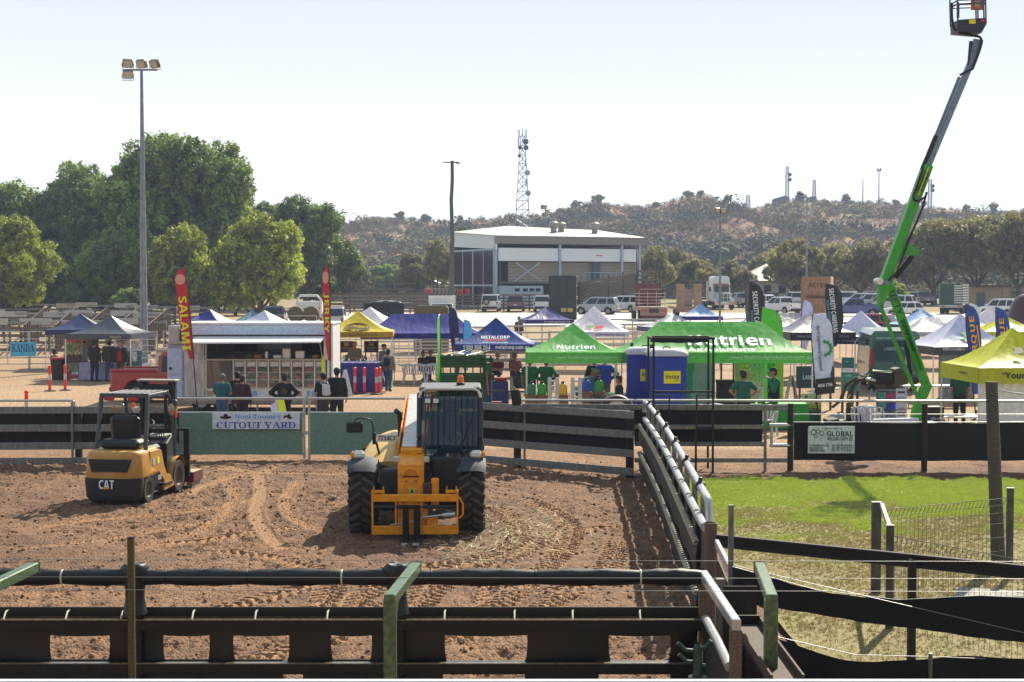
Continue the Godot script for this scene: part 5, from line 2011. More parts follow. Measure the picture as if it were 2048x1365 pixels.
func flags() -> void:
	var red := cloth("red banner cloth",K(.72,.13,.17),.3)
	var navy := cloth("navy banner cloth",K(.09,.12,.35),.3)
	var sky := cloth("sky banner cloth",K(.30,.66,.90),.4)
	var coal := cloth("charcoal banner cloth",K(.11,.13,.13),.15)
	var grey := cloth("grey-violet banner cloth",K(.42,.39,.45),.3)
	var leaf := cloth("bright green banner cloth",K(.30,.70,.16),.45)
	var lilac := cloth("lilac banner cloth",K(.72,.73,.90),.45)
	var white := cloth("white banner cloth",K(.76,.80,.90),.45)
	var blue := cloth("deep blue banner cloth",K(.12,.28,.62),.3)
	var yell := mat("yellow print",K(.86,.82,.16),.6,.0,0)
	var amber := mat("amber print",K(.90,.66,.12),.6,.0,0)
	var letter := mat("white print",K(.88,.90,.92))
	var ink := mat("black print",K(.06,.06,.07))
	var b := banner("tall red banner lettered SALAMI at the left of the food trailer",394,48.6,534,-.36,.36,.38,-1.0,0,.06,red)
	banner_print(b,"SALAMI",.62,.5,1.75,.26,yell)
	var disc := sh().lathe([[.0,.0],[.15,.0],[.17,.004],[.0,.006]],18,Vector3.ZERO,Basis(VR,PI/2))
	var z: Array = b.get_meta("sizes")
	piece(b,"badge",disc.mesh(),mat("pink print",K(.82,.55,.50),.6,.0,0),Transform3D(BI,V(z[2]*.93 - .2,z[0]*.915,.05)))
	b = banner("tall red banner lettered JERKY at the right of the food trailer",660,49.0,530,-.02,.21,.36,-1.0,0,.05,red)
	banner_print(b,"JERKY",.68,.5,1.3,.18,yell)
	z = b.get_meta("sizes")
	piece(b,"badge",disc.mesh(),M["pink print"],Transform3D(Basis.from_scale(V(.6,1.2,1)),V(z[2]*.93 - .12,z[0]*.915,.05)))
	b = banner("dark blue banner with white letters beside the deep blue printed tent",915,60.5,612,-.42,.36,.18,1.0,0,.1,navy)
	banner_print(b,"METAL",.5,.62,.8,.16,letter)
	part(b,"red_stripe",sh().box(V(-.12,1.3,.05),V(.07,.9,.006),Basis(VB,.1)),mat("red print",K(.75,.16,.18)))
	banner("narrow sky blue banner behind the deep blue printed tent",930,64,638,-.1,.35,.2,1.0,0,.1,sky)
	banner("thin green banner seen nearly edge-on beside the green cattle crush",880,49.5,628,.05,.62,.1,-1.0,82,.1,leaf)
	b = banner("charcoal SECURITY CAMERAS banner standing next to the grey-violet banner",1512,61,563,-.35,.62,.12,1.0,0,.12,coal)
	banner_print(b,"SECURITY CAMERAS",.68,.42,2.0,.2,letter)
	banner_print(b,"RURAL AUSTRALIA",.58,.12,1.3,.10,sky_print())
	banner("grey-violet banner half hidden by a charcoal banner",1507,62.5,568,-.42,.4,.12,1.0,0,.1,grey)
	b = banner("charcoal SECURITY CAMERAS banner above the silver-grey tent",1672,61,566,-.5,.66,.4,1.0,0,.12,coal)
	banner_print(b,"SECURITY CAMERAS",.74,.40,1.8,.19,letter)
	banner_print(b,"RURAL AUSTRALIA",.70,.1,1.2,.10,sky_print())
	banner("wide bright green banner at the end of the long green tent",1530,51.5,613,-.18,.75,.08,1.0,0,.1,leaf)
	b = banner("white banner with a green cog leaning before the silver-grey tent",1640,44.5,626,-.30,.62,.30,1.0,4,.12,white)
	banner_print(b,"North Queensland Equipment",.69,.30,1.35,.14,ink,true)
	z = b.get_meta("sizes")
	var gear := PackedVector2Array()
	for k in 15:
		var a := -PI*.55 + PI*1.1*k/14.0
		gear.append(Vector2(cos(a),sin(a))*(.27 if k % 2 else .22))
	for k in 15:
		var a := PI*.55 - PI*1.1*k/14.0
		gear.append(Vector2(cos(a),sin(a))*.15)
	part(b,"cog_emblem",sh().prism(gear,0,.004,Transform3D(Basis(VB,.08),V(z[2]*.69 + .34,z[0]*.69,.06))),M["cog green print"])
	part(b,"dark_foot",sh().sheet(6,4,func(u: float,v: float) -> Vector3: return V(-.12 + .02*(1.0 - v) + u*.56,z[0]*lerpf(.30,.44,v) - .06 + .06*u,.045)),coal)
	lettering(b,"4056 1756",.44,.10,letter,Transform3D(Basis(VB,.10),V(.16,z[0]*.37,.06)))
	banner("small lilac banner beside the dusty cattle trailer",1604,70,600,.0,.5,.3,1.0,0,.1,lilac)
	for w in [[1956,47,607,"blue banner with amber letters before the green-cog tent"],[2016,47,613,"blue banner with amber letters behind the front lime tent"]]:
		b = banner(w[3],w[0],w[1],w[2],-.44,.42,.22,1.0,0,.08,blue)
		banner_print(b,"TORQUE",.66,.45,1.7,.19,amber,true,-1.0)
		z = b.get_meta("sizes")
		part(b,"stripe",sh().box(V(z[2]*.58 + .34,z[0]*.58,.05),V(.04,1.7,.004),Basis(VB,.14)),amber)
	b = banner("rounded white banner with thin dark letters above the tents",1946,66,605,-.3,.55,.3,1.0,0,.15,white)
	banner_print(b,"HOUSE",.84,.4,.7,.16,ink,false)
	for o in get_children():
		if o.has_meta("sizes"):
			o.remove_meta("sizes")

func sky_print() -> StandardMaterial3D:
	return mat("teal print",K(.35,.62,.66),.6,.0,0)


# ================================================================== vehicles
func wheel(parent: Node,pos: Vector3,r: float,w: float,rim: Material,tread := false) -> Node3D:      # axle along z
	var b := Basis(VR,PI/2)
	var o := Node3D.new()
	o.name = "wheel"
	parent.add_child(o,true)
	o.position = pos
	part(o,"tyre",sh().lathe([[r*.62,-w*.42],[r*.9,-w*.5],[r,-w*.34],[r,w*.34],[r*.9,w*.5],[r*.62,w*.42]],20,Vector3.ZERO,b),mat("tyre rubber",K(.07,.068,.065),.9,.0,1,2.0))
	var s := sh().lathe([[.0,w*.25],[r*.2,w*.3],[r*.22,w*.2],[r*.56,w*.28],[r*.63,w*.42]],16,Vector3.ZERO,b)
	s.lathe([[r*.63,-w*.42],[r*.56,-w*.28],[r*.22,-w*.2],[r*.2,-w*.3],[.0,-w*.25]],16,Vector3.ZERO,b)
	part(o,"rim",s,rim)
	return o

func body_shade(key: String,k: Color) -> StandardMaterial3D:
	if M.has(key):
		return M[key]
	var m := mat(key,k,.35,.0,1,.6)
	m.clearcoat_enabled = true
	m.clearcoat = .7
	m.clearcoat_roughness = .12
	return m

# own axes: nose towards +x,ground at y 0
func car(called: String,label: String,category: String,pos: Vector3,yaw: float,paint: Material,kind := "suv",group := "vehicles in the car park") -> Node3D:
	var o := thing(called,label,category,pos,yaw,group)
	var l := 4.75
	var w := 1.9
	var h := 1.83
	var belt := 1.08
	var back := -l/2 + .08
	var nose := 1.25          # where the bonnet starts
	if kind == "ute":
		l = 5.25
		back = -.95
	elif kind == "hatch":
		l = 4.2
		h = 1.5
		belt = .92
		back = -l/2 + .1
		nose = 1.05
	elif kind == "box":
		l = 4.9
		h = 1.95
		belt = 1.15
		back = -l/2 + .03
		nose = 1.3
	var r := .37 if kind != "hatch" else .32
	var xf := l/2 - .88
	var xr := -l/2 + .95
	var arch := func(x: float) -> Array:
		var a := []
		for k in 9:
			var t := PI*k/8.0
			a.append_array([x + cos(t)*(r + .07),.36 + sin(t)*(r + .09)])
		return a
	var p := [-l/2 + .04,.42,-l/2,.62,-l/2 + .02,belt]
	p.reverse()
	var pts := v2([-l/2 + .03,belt,-l/2,.66,-l/2 + .05,.36] + flip2(arch.call(xr)) + flip2(arch.call(xf)) + [l/2 - .06,.34,l/2,.6,l/2 - .05,belt - .2,l/2 - .3,belt - .09,nose + .1,belt + .02])
	if kind == "ute":
		pts = v2([-l/2 + .02,belt + .06,-l/2,.62,-l/2 + .05,.42] + flip2(arch.call(xr)) + flip2(arch.call(xf)) + [l/2 - .06,.36,l/2,.6,l/2 - .05,belt - .16,l/2 - .3,belt - .07,nose + .1,belt + .02,back,belt + .02,back,belt + .06])
	var body := part(o,"body",sh().prism(pts,-w/2,w/2,TI,.05),paint)
	part(o,"underbody",sh().box(V(0,.45,0),V(l - .5,.35,w - .16)),M["black plastic"] if M.has("black plastic") else mat("black plastic",K(.05,.05,.055),.6,.0,1))
	# cabin: a painted shell with panes set on it
	var bw := w/2 - .05
	var tw := w/2 - (.2 if kind != "box" else .1)
	var tb := .32 if kind == "suv" else (.12 if kind != "hatch" else .5)
	var base := [back,nose + .12]
	var top := [back + tb,nose - (.72 if kind != "box" else .55)]
	var q := func(x: float,y: float,g: float,off := .0) -> Vector3:      # x 0..1 from back to front,y 0..1 up
		return V(lerpf(lerpf(base[0],base[1],x),lerpf(top[0],top[1],x),y),lerpf(belt,h,y),g*(lerpf(bw,tw,y) + off))
	var rings := []
	for y in [.0,.86,1.0]:
		var in_ := .0 if y < 1.0 else .07
		rings.append(PackedVector3Array([q.call(.0,y,1.0) + V(in_,0,-in_),q.call(1.0,y,1.0) + V(-in_,0,-in_),q.call(1.0,y,-1.0) + V(-in_,0,in_),q.call(.0,y,-1.0) + V(in_,0,in_)]))
	var cab := sh()
	for k in 2:
		for j in 4:
			cab.quad(rings[k][j],rings[k][(j + 1) % 4],rings[k + 1][(j + 1) % 4],rings[k + 1][j])
	cab.quad(rings[2][0],rings[2][1],rings[2][2],rings[2][3])
	part(o,"cabin",cab,paint)
	var pane := mat("car glass",K(.055,.075,.09),.06,.0,0)
	var cuts := [[.03,.26],[.30,.58],[.61,.93]] if kind != "ute" else [[.06,.42],[.46,.92]]
	for g in [-1.0,1.0]:
		for c in cuts:
			var a: Vector3 = q.call(c[0],.06,g,.006)
			var b: Vector3 = q.call(c[1],.06,g,.006)
			var t1: Vector3 = q.call(minf(c[1],.97),.82,g,.006)
			var t0: Vector3 = q.call(maxf(c[0],.04),.82,g,.006)
			if g > 0:
				part(o,"side_window",sh_quad(a,b,t1,t0),pane)
			else:
				part(o,"side_window",sh_quad(b,a,t0,t1),pane)
	for w2 in [[1.0,1.0],[.0,-1.0]]:
		var push := V(.006*w2[1],.004,0)
		var a: Vector3 = q.call(w2[0],.08,w2[1]*.92) + push
		var b: Vector3 = q.call(w2[0],.08,-w2[1]*.92) + push
		var t1: Vector3 = q.call(w2[0],.82,-w2[1]*.9) + push
		var t0: Vector3 = q.call(w2[0],.82,w2[1]*.9) + push
		part(o,"windscreen" if w2[0] > .5 else "rear_window",sh_quad(a,b,t1,t0),pane)
	var rim := mat("alloy rim",K(.55,.55,.56),.4,.6,0)
	for x in [xf,xr]:
		for g in [-1.0,1.0]:
			wheel(o,V(x,r,g*(w/2 - .12)),r,.24,rim)
	for g in [-1.0,1.0]:
		part(o,"headlight",sh().box(V(l/2 - .06,belt - .27,g*(w/2 - .26)),V(.1,.16,.38),BI,.03),lamp("headlight lens",K(.82,.84,.86)))
		part(o,"tail_light",sh().box(V(-l/2 + .035,belt - .2,g*(w/2 - .14)),V(.06,.34,.18),BI,.02),lamp("tail lens",K(.62,.05,.05)))
		part(o,"mirror",sh().box(V(nose - .05,belt + .14,g*(w/2 + .08)),V(.12,.16,.18),BI,.03),paint)
	part(o,"bumper",sh().box(V(l/2 - .02,.5,0),V(.16,.26,w - .2),BI,.05),M["black plastic"])
	part(o,"bumper",sh().box(V(-l/2 + .01,.5,0),V(.16,.2,w - .2),BI,.05),M["black plastic"])
	part(o,"grille",sh().box(V(l/2 - .01,belt - .3,0),V(.06,.2,w*.46),BI,.02),M["black plastic"])
	part(o,"number_plate",sh().box(V(-l/2 - .015,.78,0),V(.02,.11,.36)),mat("plate",K(.80,.80,.76),.5,.0,0))
	if kind == "ute":
		part(o,"tub_floor",sh().box(V((-l/2 + back)/2,belt + .065,0),V(back + l/2 - .16,.01,w - .2)),M["black plastic"])
		for g in [-1.0,1.0]:
			part(o,"tub_side",sh().box(V((-l/2 + back)/2,belt + .1,g*(w/2 - .05)),V(back + l/2,.1,.08),BI,.02),paint)
	return o

func flip2(a: Array) -> Array:
	var r := []
	for i in range(a.size() - 2,-1,-2):
		r.append_array([a[i],a[i + 1]])
	return r

func sh_quad(a: Vector3,b: Vector3,c: Vector3,d: Vector3) -> Shape:
	var s := sh()
	s.quad(a,b,c,d)
	var n := (c - a).cross(d - b).normalized()*.004
	s.quad(d - n,c - n,b - n,a - n)
	return s

func vehicles() -> void:
	mat("black plastic",K(.05,.05,.055),.6,.0,1)
	var white := body_shade("white car paint",K(.82,.83,.84))
	var silver := body_shade("silver car paint",K(.60,.62,.64))
	var maroon := body_shade("maroon car paint",K(.34,.10,.12))
	var blue := body_shade("blue car paint",K(.10,.22,.50))
	var red := body_shade("red car paint",K(.62,.08,.08))
	var grey := body_shade("grey car paint",K(.36,.38,.40))
	var o := car("off_road_wagon","white off-road wagon with a spare wheel on its back door","car",flat(983,168),86,white,"box")
	var sp := wheel(o,V(-2.54,1.12,-.36),.36,.22,mat("alloy rim",K(.55,.55,.56)))
	sp.name = "spare_wheel"
	sp.rotation_degrees.y = 90
	car("parked_wagon","maroon wagon parked tail-on before the pavilion","car",flat(1032,168),88,maroon)
	car("parked_wagon","white wagon parked tail-on, half hidden by the green stacked bins","car",flat(1085,168),87,white)
	car("parked_wagon","silver wagon parked side-on before the stock ramp","car",flat(1194,158),162,silver)
	car("parked_wagon","white wagon parked beside the silver wagon","car",flat(1250,166),140,white)
	car("utility_truck","silver ute near the white truck, under a small awning","car",flat(1482,186),100,silver,"ute")
	car("parked_wagon","white wagon between the white truck and the dusty cattle trailer","car",flat(1532,172),60,white)
	car("utility_truck","white ute parked beside the dusty cattle trailer","car",flat(1562,160),120,white,"ute")
	car("utility_truck","blue ute with a rack of orange lamps behind the security banner","car",flat(1708,152),178,blue,"ute")
	car("parked_hatchback","red hatchback close behind the lilac tent","car",flat(1738,112),150,red,"hatch")
	car("parked_wagon","white wagon standing side-on behind the green lift arm","car",flat(1806,150),176,white,"hatch")
	var more := [[1700,188,70,white,"box"],[1722,183,150,white,"suv"],[1745,180,150,white,"suv"],[1768,174,152,silver,"suv"],[1790,170,155,white,"suv"],[1660,178,80,grey,"suv"],[1680,196,90,white,"suv"],[1845,196,90,grey,"ute"],[1740,200,90,silver,"suv"],[1590,192,90,white,"suv"],[2005,150,120,white,"suv"],[1545,190,80,grey,"ute"],[1812,192,95,silver,"suv"]]
	for w in more:
		car("parked_car","%s %s in the crowded rows of the car park" % [(w[3] as Material).resource_name.get_slice(" ",0), {"box": "boxy wagon","suv": "wagon","ute": "ute"}[w[4]]],"car",flat(w[0],w[1]),w[2],w[3],w[4],"pale cars in the crowded car park rows")
	# --- vehicles behind the food trailer and the yellow tent
	car("utility_truck","white ute parked behind the right end of the food trailer","car",flat(668,118),92,white,"ute")
	car("utility_truck","dark ute behind the lilac-white tent peak","car",flat(548,122),95,grey,"ute")
	o = thing("horse_float","white horse float with an arched open front behind the trees","trailer",flat(612,128),4)
	part(o,"body",sh().box(V(.3,1.25,-1.4),V(2.0,1.6,2.6),BI,.12),mat("white fibreglass",K(.82,.82,.80),.4))
	part(o,"arch",sh().pipe(v3([-.75,.4,0,-.75,2.2,0,-.5,2.55,0,.9,2.55,0,1.25,2.2,0,1.25,.4,0]),.11,8),M["white fibreglass"])
	part(o,"dark_opening",sh().box(V(.25,1.1,.0),V(1.8,.7,.06)),M["black plastic"])
	for g in [-.9,1.3]:
		var wl := wheel(o,V(g,.32,-1.3),.32,.2,mat("alloy rim",K(.55,.55,.56)))
		wl.rotation_degrees.y = 90
	var hay := mat("hay",K(.50,.44,.30),.95,.0,3,3.0)
	o = thing("bale_trailer","flat trailer carrying two round hay bales","trailer",flat(607,112))
	part(o,"deck",sh().box(V(0,.8,0),V(2.4,.12,2.0)),mat("dark steel",K(.20,.21,.22)))
	for x in [-.55,.62]:
		part(o,"bale",sh().lathe([[.0,-.6],[.52,-.6],[.6,-.52],[.6,.52],[.52,.6],[.0,.6]],16,V(x,1.46,0),Basis(VR,PI/2)),hay)
	part(o,"headboard",sh().pipe(v3([-1.1,.8,1.0,-1.1,1.35,1.0,1.1,1.35,1.0,1.1,.8,1.0]),.03,6),M["white fibreglass"])
	for g in [-1.0,1.0]:
		wheel(o,V(g,.38,0),.38,.22,mat("alloy rim",K(.55,.55,.56))).rotation_degrees.y = 90
	# --- stock truck,trailers and crates
	steel_bin("navy steel bin with a lid rail behind the white tent",flat(768,112),4,V(2.9,2.3,2.4),mat("navy bin steel",K(.14,.17,.21),.6,.2,2),1)
	steel_bin("two dark green steel bins stacked by the parked wagons",flat(1127,142),-6,V(2.5,2.05,2.4),mat("dark green bin steel",K(.13,.18,.15),.6,.2,2),2)
	o = thing("crate_truck","small white truck with a slatted crate behind the blue tent","truck",flat(882,138),6)
	part(o,"tray",sh().box(V(0,1.1,0),V(2.5,.15,3.4)),M["white fibreglass"])
	part(o,"front_board",sh().box(V(-.1,2.0,1.6),V(2.25,.75,.06),BI,.02),M["white fibreglass"])
	part(o,"cab",sh().box(V(-.1,1.15,2.4),V(2.1,1.1,1.4),BI,.15),M["white fibreglass"])
	part(o,"windscreen",sh().box(V(-.1,1.35,3.11),V(1.8,.5,.03)),mat("car glass",K(.055,.075,.09)))
	for k in 5:
		part(o,"slat",sh().box(V(1.22,1.3 + k*.25,0),V(.05,.13,3.3)),M["white fibreglass"])
	for z in [-1.6,.0,1.6]:
		part(o,"stanchion",sh().box(V(1.16,1.75,z),V(.06,1.3,.08)),M["white fibreglass"])
	for g in [[-.95,2.3],[.95,2.3],[-.95,-.9],[.95,-.9]]:
		wheel(o,V(g[0],.42,g[1]),.42,.25,mat("alloy rim",K(.55,.55,.56))).rotation_degrees.y = 90
	o = thing("hay_bale","big square hay bale standing behind the long blue tent","bale",flat(863,88))
	part(o,"bale",sh().box(V(0,2.42,0),V(2.0,.62,1.2),BI,.14),hay)
	part(o,"lower_bale",sh().box(V(0,1.05,0),V(2.05,2.1,1.25),BI,.1),hay)
	stock_truck()
	low_trailer()
	white_truck()
	dusty_trailer()
	green_crate_truck()
	teal_van()
	# the maroon inflatable
	o = thing("inflatable_dome","dark maroon inflatable dome behind the lime tents","inflatable",flat(2064,92))
	var prof := []
	for k in 13:
		var a := PI/2*k/12.0
		prof.append([1.5*pow(cos(a),.55),.9 + 2.45*sin(a)])
	part(o,"shell",sh().lathe([[1.35,.0],[1.5,.9]] + prof,28,Vector3.ZERO,BI,true),mat("maroon vinyl",K(.25,.09,.10),.35,.0,1))
	part(o,"seam",sh().pipe(v3([-1.02,.0,1.02,-1.08,1.2,1.08,-.9,2.2,.95,-.5,3.0,.6]),.025,5),mat("maroon vinyl seam",K(.40,.18,.18),.5))

func steel_bin(label: String,pos: Vector3,yaw: float,s: Vector3,m: Material,stack: int) -> void:
	for k in stack:
		var o := thing("steel_bin",label if stack == 1 else ("%s dark green steel bin of the stack beside the parked wagons" % ["lower","upper"][k]),"bin",pos + V(0,k*(s.y + .05),0),yaw,"" if stack == 1 else "stacked dark green bins")
		part(o,"shell",sh().box(V(0,s.y/2 - .03,0),s - V(.08,.06,.08)),m)
		for x in [-s.x/2,-s.x/6,s.x/6,s.x/2]:
			part(o,"rib",sh().box(V(x,s.y/2,s.z/2),V(.09,s.y,.08),BI,.01),m)
		for y in [.08,s.y*.55,s.y - .05]:
			part(o,"rail",sh().box(V(0,y,s.z/2 + .02),V(s.x + .05,.1,.06)),m)
			part(o,"rail",sh().box(V(s.x/2 + .02,y,0),V(.06,.1,s.z)),mat("pale edge steel",K(.55,.55,.50),.5,.3))
		if stack == 2 and k == 0:
			for x in [.1,.72]:
				part(o,"placard",sh().box(V(x,.95,s.z/2 + .06),V(.5,.36,.02)),mat("placard %d" % int(x*10),K(.75,.60,.25) if x > .5 else K(.70,.58,.45),.6))
		part(o,"lid",sh().prism(v2([-s.x/2 + .05,s.y - .03,s.x/2 - .05,s.y - .03,s.x/2 - .4,s.y + .02,-s.x/2 + .4,s.y + .02]),-s.z/2 + .1,s.z/2 - .1),m)
		if stack == 1:
			part(o,"tarp",sh().sheet(10,6,func(u: float,v: float) -> Vector3: return V(lerpf(-.9,1.3,u),s.y + .06 + .1*sin(u*PI) + .03*sin(u*17.0 + v*9.0),lerpf(1.15,-1.15,v))),mat("teal tarp",K(.30,.42,.45),.5))
			part(o,"handle_frame",sh().pipe(v3([-.35,.3,s.z/2 + .12,-.35,1.5,s.z/2 + .12,.25,1.6,s.z/2 + .12,.25,.3,s.z/2 + .12]),.03,6),M["pale edge steel"])

func truck_wheels(o: Node3D,w: float,zs: Array,r := .5) -> void:
	for z in zs:
		for g in [-1.0,1.0]:
			wheel(o,V(g*(w/2 - .2),r,z),r,.4,mat("dull rim",K(.45,.43,.40),.6,.3,1)).rotation_degrees.y = 90

func stock_truck() -> void:
	var pink := mat("dusty pink steel",K(.66,.50,.44),.8,.0,2,.8)
	var maroon := mat("dusty maroon board",K(.40,.16,.15),.7,.0,2)
	var bar := mat("pale pink pipe",K(.72,.62,.56),.6,.2,1)
	var o := thing("stock_truck","dusty maroon and cream stock truck seen from behind","truck",flat(1307,137),3)
	part(o,"tray",sh().box(V(0,1.15,-2.5),V(2.5,.25,5.4),BI,.02),pink)
	part(o,"tail_board",sh().box(V(0,.92,.25),V(2.5,.75,.08),BI,.02),pink)
	part(o,"tray_floor",sh().box(V(0,1.34,-1.2),V(2.45,.04,2.9)),mat("pale deck",K(.74,.70,.66),.8))
	part(o,"cab_board",sh().prism(v2([-1.1,1.3,1.1,1.3,1.1,3.3,.8,3.48,-.8,3.48,-1.1,3.3]),-4.2,-4.0),maroon,"maroon headboard")
	for k in 4:
		var y := 1.65 + k*.3
		for g in [-1.1,1.1]:
			part(o,"rail",sh().rod(V(g,y,.1),V(g,y,-4.0),.03,-1,6),bar)
		part(o,"rail",sh().rod(V(-1.2,y,-.9),V(1.2,y,-.9),.03,-1,6),bar)
	for x in [-1.2,-.4,.4,1.2]:
		part(o,"upright",sh().rod(V(x,1.2,-.9),V(x,2.75,-.9),.03,-1,6),bar)
	part(o,"rail",sh().rod(V(-1.0,2.95,-1.9),V(1.0,2.95,-1.9),.03,-1,6),bar)
	part(o,"plate_box",sh().box(V(0,1.0,.31),V(.9,.4,.04)),mat("dark dusty plate",K(.22,.18,.15),.8))
	for x in [-.85,.85]:
		part(o,"tail_light",sh().box(V(x,1.02,.31),V(.5,.14,.04)),mat("dusty red lens",K(.55,.22,.16),.5))
	part(o,"mud_flap",sh().box(V(0,.4,.1),V(2.3,.4,.03)),maroon)
	for x in [-1.0,1.25]:
		part(o,"exhaust",sh().rod(V(x,1.3,-4.3),V(x,4.0,-4.3),.08),mat("dark steel",K(.20,.21,.22)))
	part(o,"mirror",sh().box(V(1.45,2.3,-4.6),V(.25,.55,.1),BI,.03),M["black plastic"])
	truck_wheels(o,2.5,[-1.2,-5.5])

func low_trailer() -> void:
	var sand := mat("dusty sand steel",K(.62,.50,.38),.8,.0,2,.8)
	var mauve := mat("mauve dusty panel",K(.60,.56,.60),.7,.0,2)
	var o := thing("ramp_trailer","dusty low trailer with two tall sand-coloured ramps folded up","trailer",flat(1378,150),2)
	part(o,"deck",sh().box(V(0,.9,-3.0),V(2.5,.3,6.0)),sand)
	for x in [-.86,.86]:
		var r := part(o,"ramp",sh().box(V(x,2.0,.05),V(.82,2.6,.14),BI,.02),sand)
		for k in 7:
			part(r,"cleat",sh().box(V(x,.9 + k*.36,.14),V(.8,.06,.05)),sand)
	part(o,"centre_panel",sh().box(V(0,1.85,-.9),V(1.0,1.8,.1),BI,.02),mauve)
	for k in 4:
		part(o,"centre_rail",sh().box(V(0,1.15 + k*.45,-.8),V(1.0,.04,.05)),sand)
	part(o,"exhaust",sh().rod(V(-.5,1.2,-2.0),V(-.5,3.3,-2.0),.08),mat("dark steel",K(.20,.21,.22)))
	part(o,"tail_board",sh().box(V(0,.65,.0),V(2.5,.35,.12)),sand)
	truck_wheels(o,2.5,[-1.0,-2.1])

func white_truck() -> void:
	var white := body_shade("white car paint",K(.82,.83,.84))
	var chrome := mat("bright bar",K(.78,.78,.76),.25,.7,0)
	var o := thing("prime_mover","white prime mover with a bull bar facing the tents","truck",flat(1446,176),8)
	part(o,"cab",sh().prism(v2([-1.05,1.0,1.05,1.0,1.12,2.4,1.0,3.7,.75,3.95,-.75,3.95,-1.0,3.7,-1.12,2.4]),-2.6,-.7,TI,.06),white)
	part(o,"bonnet",sh().box(V(0,1.5,.0),V(1.5,1.1,1.5),BI,.12),white)
	part(o,"windscreen",sh().box(V(0,2.45,-.66),V(1.85,.75,.04)),mat("car glass",K(.055,.075,.09)))
	part(o,"visor",sh().box(V(0,2.93,-.58),V(2.0,.16,.3),Basis(VR,.3)),mat("orange-red visor",K(.60,.40,.36),.5))
	part(o,"grille",sh().box(V(0,1.5,.78),V(1.1,.95,.06),BI,.02),mat("grey grille",K(.40,.41,.42),.4,.5))
	part(o,"fender",sh().box(V(-.95,1.05,-.1),V(.5,.5,1.3),BI,.12),white)
	part(o,"fender",sh().box(V(.95,1.05,-.1),V(.5,.5,1.3),BI,.12),white)
	var bar := part(o,"bull_bar",sh().box(V(0,.75,.98),V(2.5,.42,.16),BI,.04),chrome)
	for x in [-.75,-.25,.25,.75]:
		part(bar,"upright",sh().rod(V(x,.8,1.0),V(x,1.85,1.0),.04),chrome)
	for y in [1.4,1.85]:
		part(bar,"rail",sh().rod(V(-.85,y,1.0),V(.85,y,1.0),.045),chrome)
	for x in [-.9,.9]:
		part(o,"headlight",sh().box(V(x,1.15,.62),V(.36,.24,.08),BI,.02),lamp("headlight lens",K(.82,.84,.86)))
		part(o,"marker",sh().box(V(x,.8,1.07),V(.4,.16,.03)),mat("amber lens",K(.80,.52,.16),.3,.0,0))
		part(o,"mirror",sh().box(V(x*1.5,2.4,-.8),V(.22,.55,.12),BI,.03),M["black plastic"])
	part(o,"stack",sh().rod(V(-1.2,1.0,-2.7),V(-1.2,3.3,-2.7),.1),chrome)
	part(o,"chassis",sh().box(V(0,.75,-3.2),V(.9,.3,6.0)),M["black plastic"])
	part(o,"fuel_tank",sh().box(V(-1.0,.75,-2.6),V(.6,.6,1.4),BI,.15),mat("dull dark tank",K(.25,.25,.25),.5,.3))
	truck_wheels(o,2.5,[.0,-4.2,-5.4])
	var c := thing("crate_trailer","dark slatted cattle crate trailer beside the white prime mover","trailer",flat(1418,184),4)
	part(c,"deck",sh().box(V(0,1.1,-3),V(2.5,.25,6)),M["black plastic"])
	for k in 5:
		part(c,"slat",sh().box(V(0,1.5 + k*.45,.0),V(2.5,.2,.06)),mat("weathered timber",K(.50,.45,.40)))
		for g in [-1.22,1.22]:
			part(c,"slat",sh().box(V(g,1.5 + k*.45,-3.0),V(.06,.2,6.0)),M["weathered timber"])
	for x in [-1.2,.0,1.2]:
		part(c,"stanchion",sh().box(V(x,2.3,-.06),V(.08,2.3,.06)),M["weathered timber"])
	truck_wheels(c,2.5,[-1.0,-2.1])

func dusty_trailer() -> void:
	var dust := mat("red-dusty cream steel",K(.70,.54,.42),.85,.0,2,.5)
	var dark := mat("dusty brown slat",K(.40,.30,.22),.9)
	var ink := mat("faded black print",K(.20,.15,.12),.7,.0,0)
	var o := thing("cattle_trailer","tall dusty cream cattle trailer lettered on its back end","trailer",flat(1632,120),-14)
	o.scale = V(1.06,1.24,1.0)
	var w := 2.15
	var l := 7.0
	part(o,"box",sh().box(V(0,2.05,-l/2),V(w,2.7,l),BI,.04),dust)
	part(o,"upper_end",sh().box(V(0,2.75,.03),V(w - .16,.95,.05),BI,.02),dust)
	part(o,"lower_end",sh().box(V(0,1.4,.03),V(w - .16,1.15,.05),BI,.02),dust)
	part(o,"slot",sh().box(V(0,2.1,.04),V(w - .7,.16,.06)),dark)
	lettering(o,"REYES",1.3,.26,ink,Transform3D(BI,V(.12,2.85,.06)),"Droid Sans",true,true)
	part(o,"bar_panel",sh().box(V(0,3.28,.04),V(w - .3,.14,.06),BI,.02),dust)
	for k in 6:
		part(o,"rib",sh().box(V(-.9 + k*.36,1.35,.065),V(.03,1.0,.03)),dust)
	for x in [-.45,.75]:
		part(o,"tail_light",sh().box(V(x,1.0,.07),V(.5,.13,.03)),mat("dusty amber lens",K(.68,.42,.18),.5,.0,0))
	# slatted side,towards -x
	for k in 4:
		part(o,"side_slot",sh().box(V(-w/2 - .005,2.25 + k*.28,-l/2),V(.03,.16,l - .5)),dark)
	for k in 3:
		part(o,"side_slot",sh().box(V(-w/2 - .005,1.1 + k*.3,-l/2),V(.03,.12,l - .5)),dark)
	for k in 9:
		part(o,"stanchion",sh().box(V(-w/2 - .03,2.05,-.3 - k*.8),V(.06,2.6,.09)),dust)
	part(o,"chassis",sh().box(V(0,.6,-l/2),V(1.6,.25,l - .6)),dark)
	truck_wheels(o,w,[-1.0,-2.1,-3.2],.42)

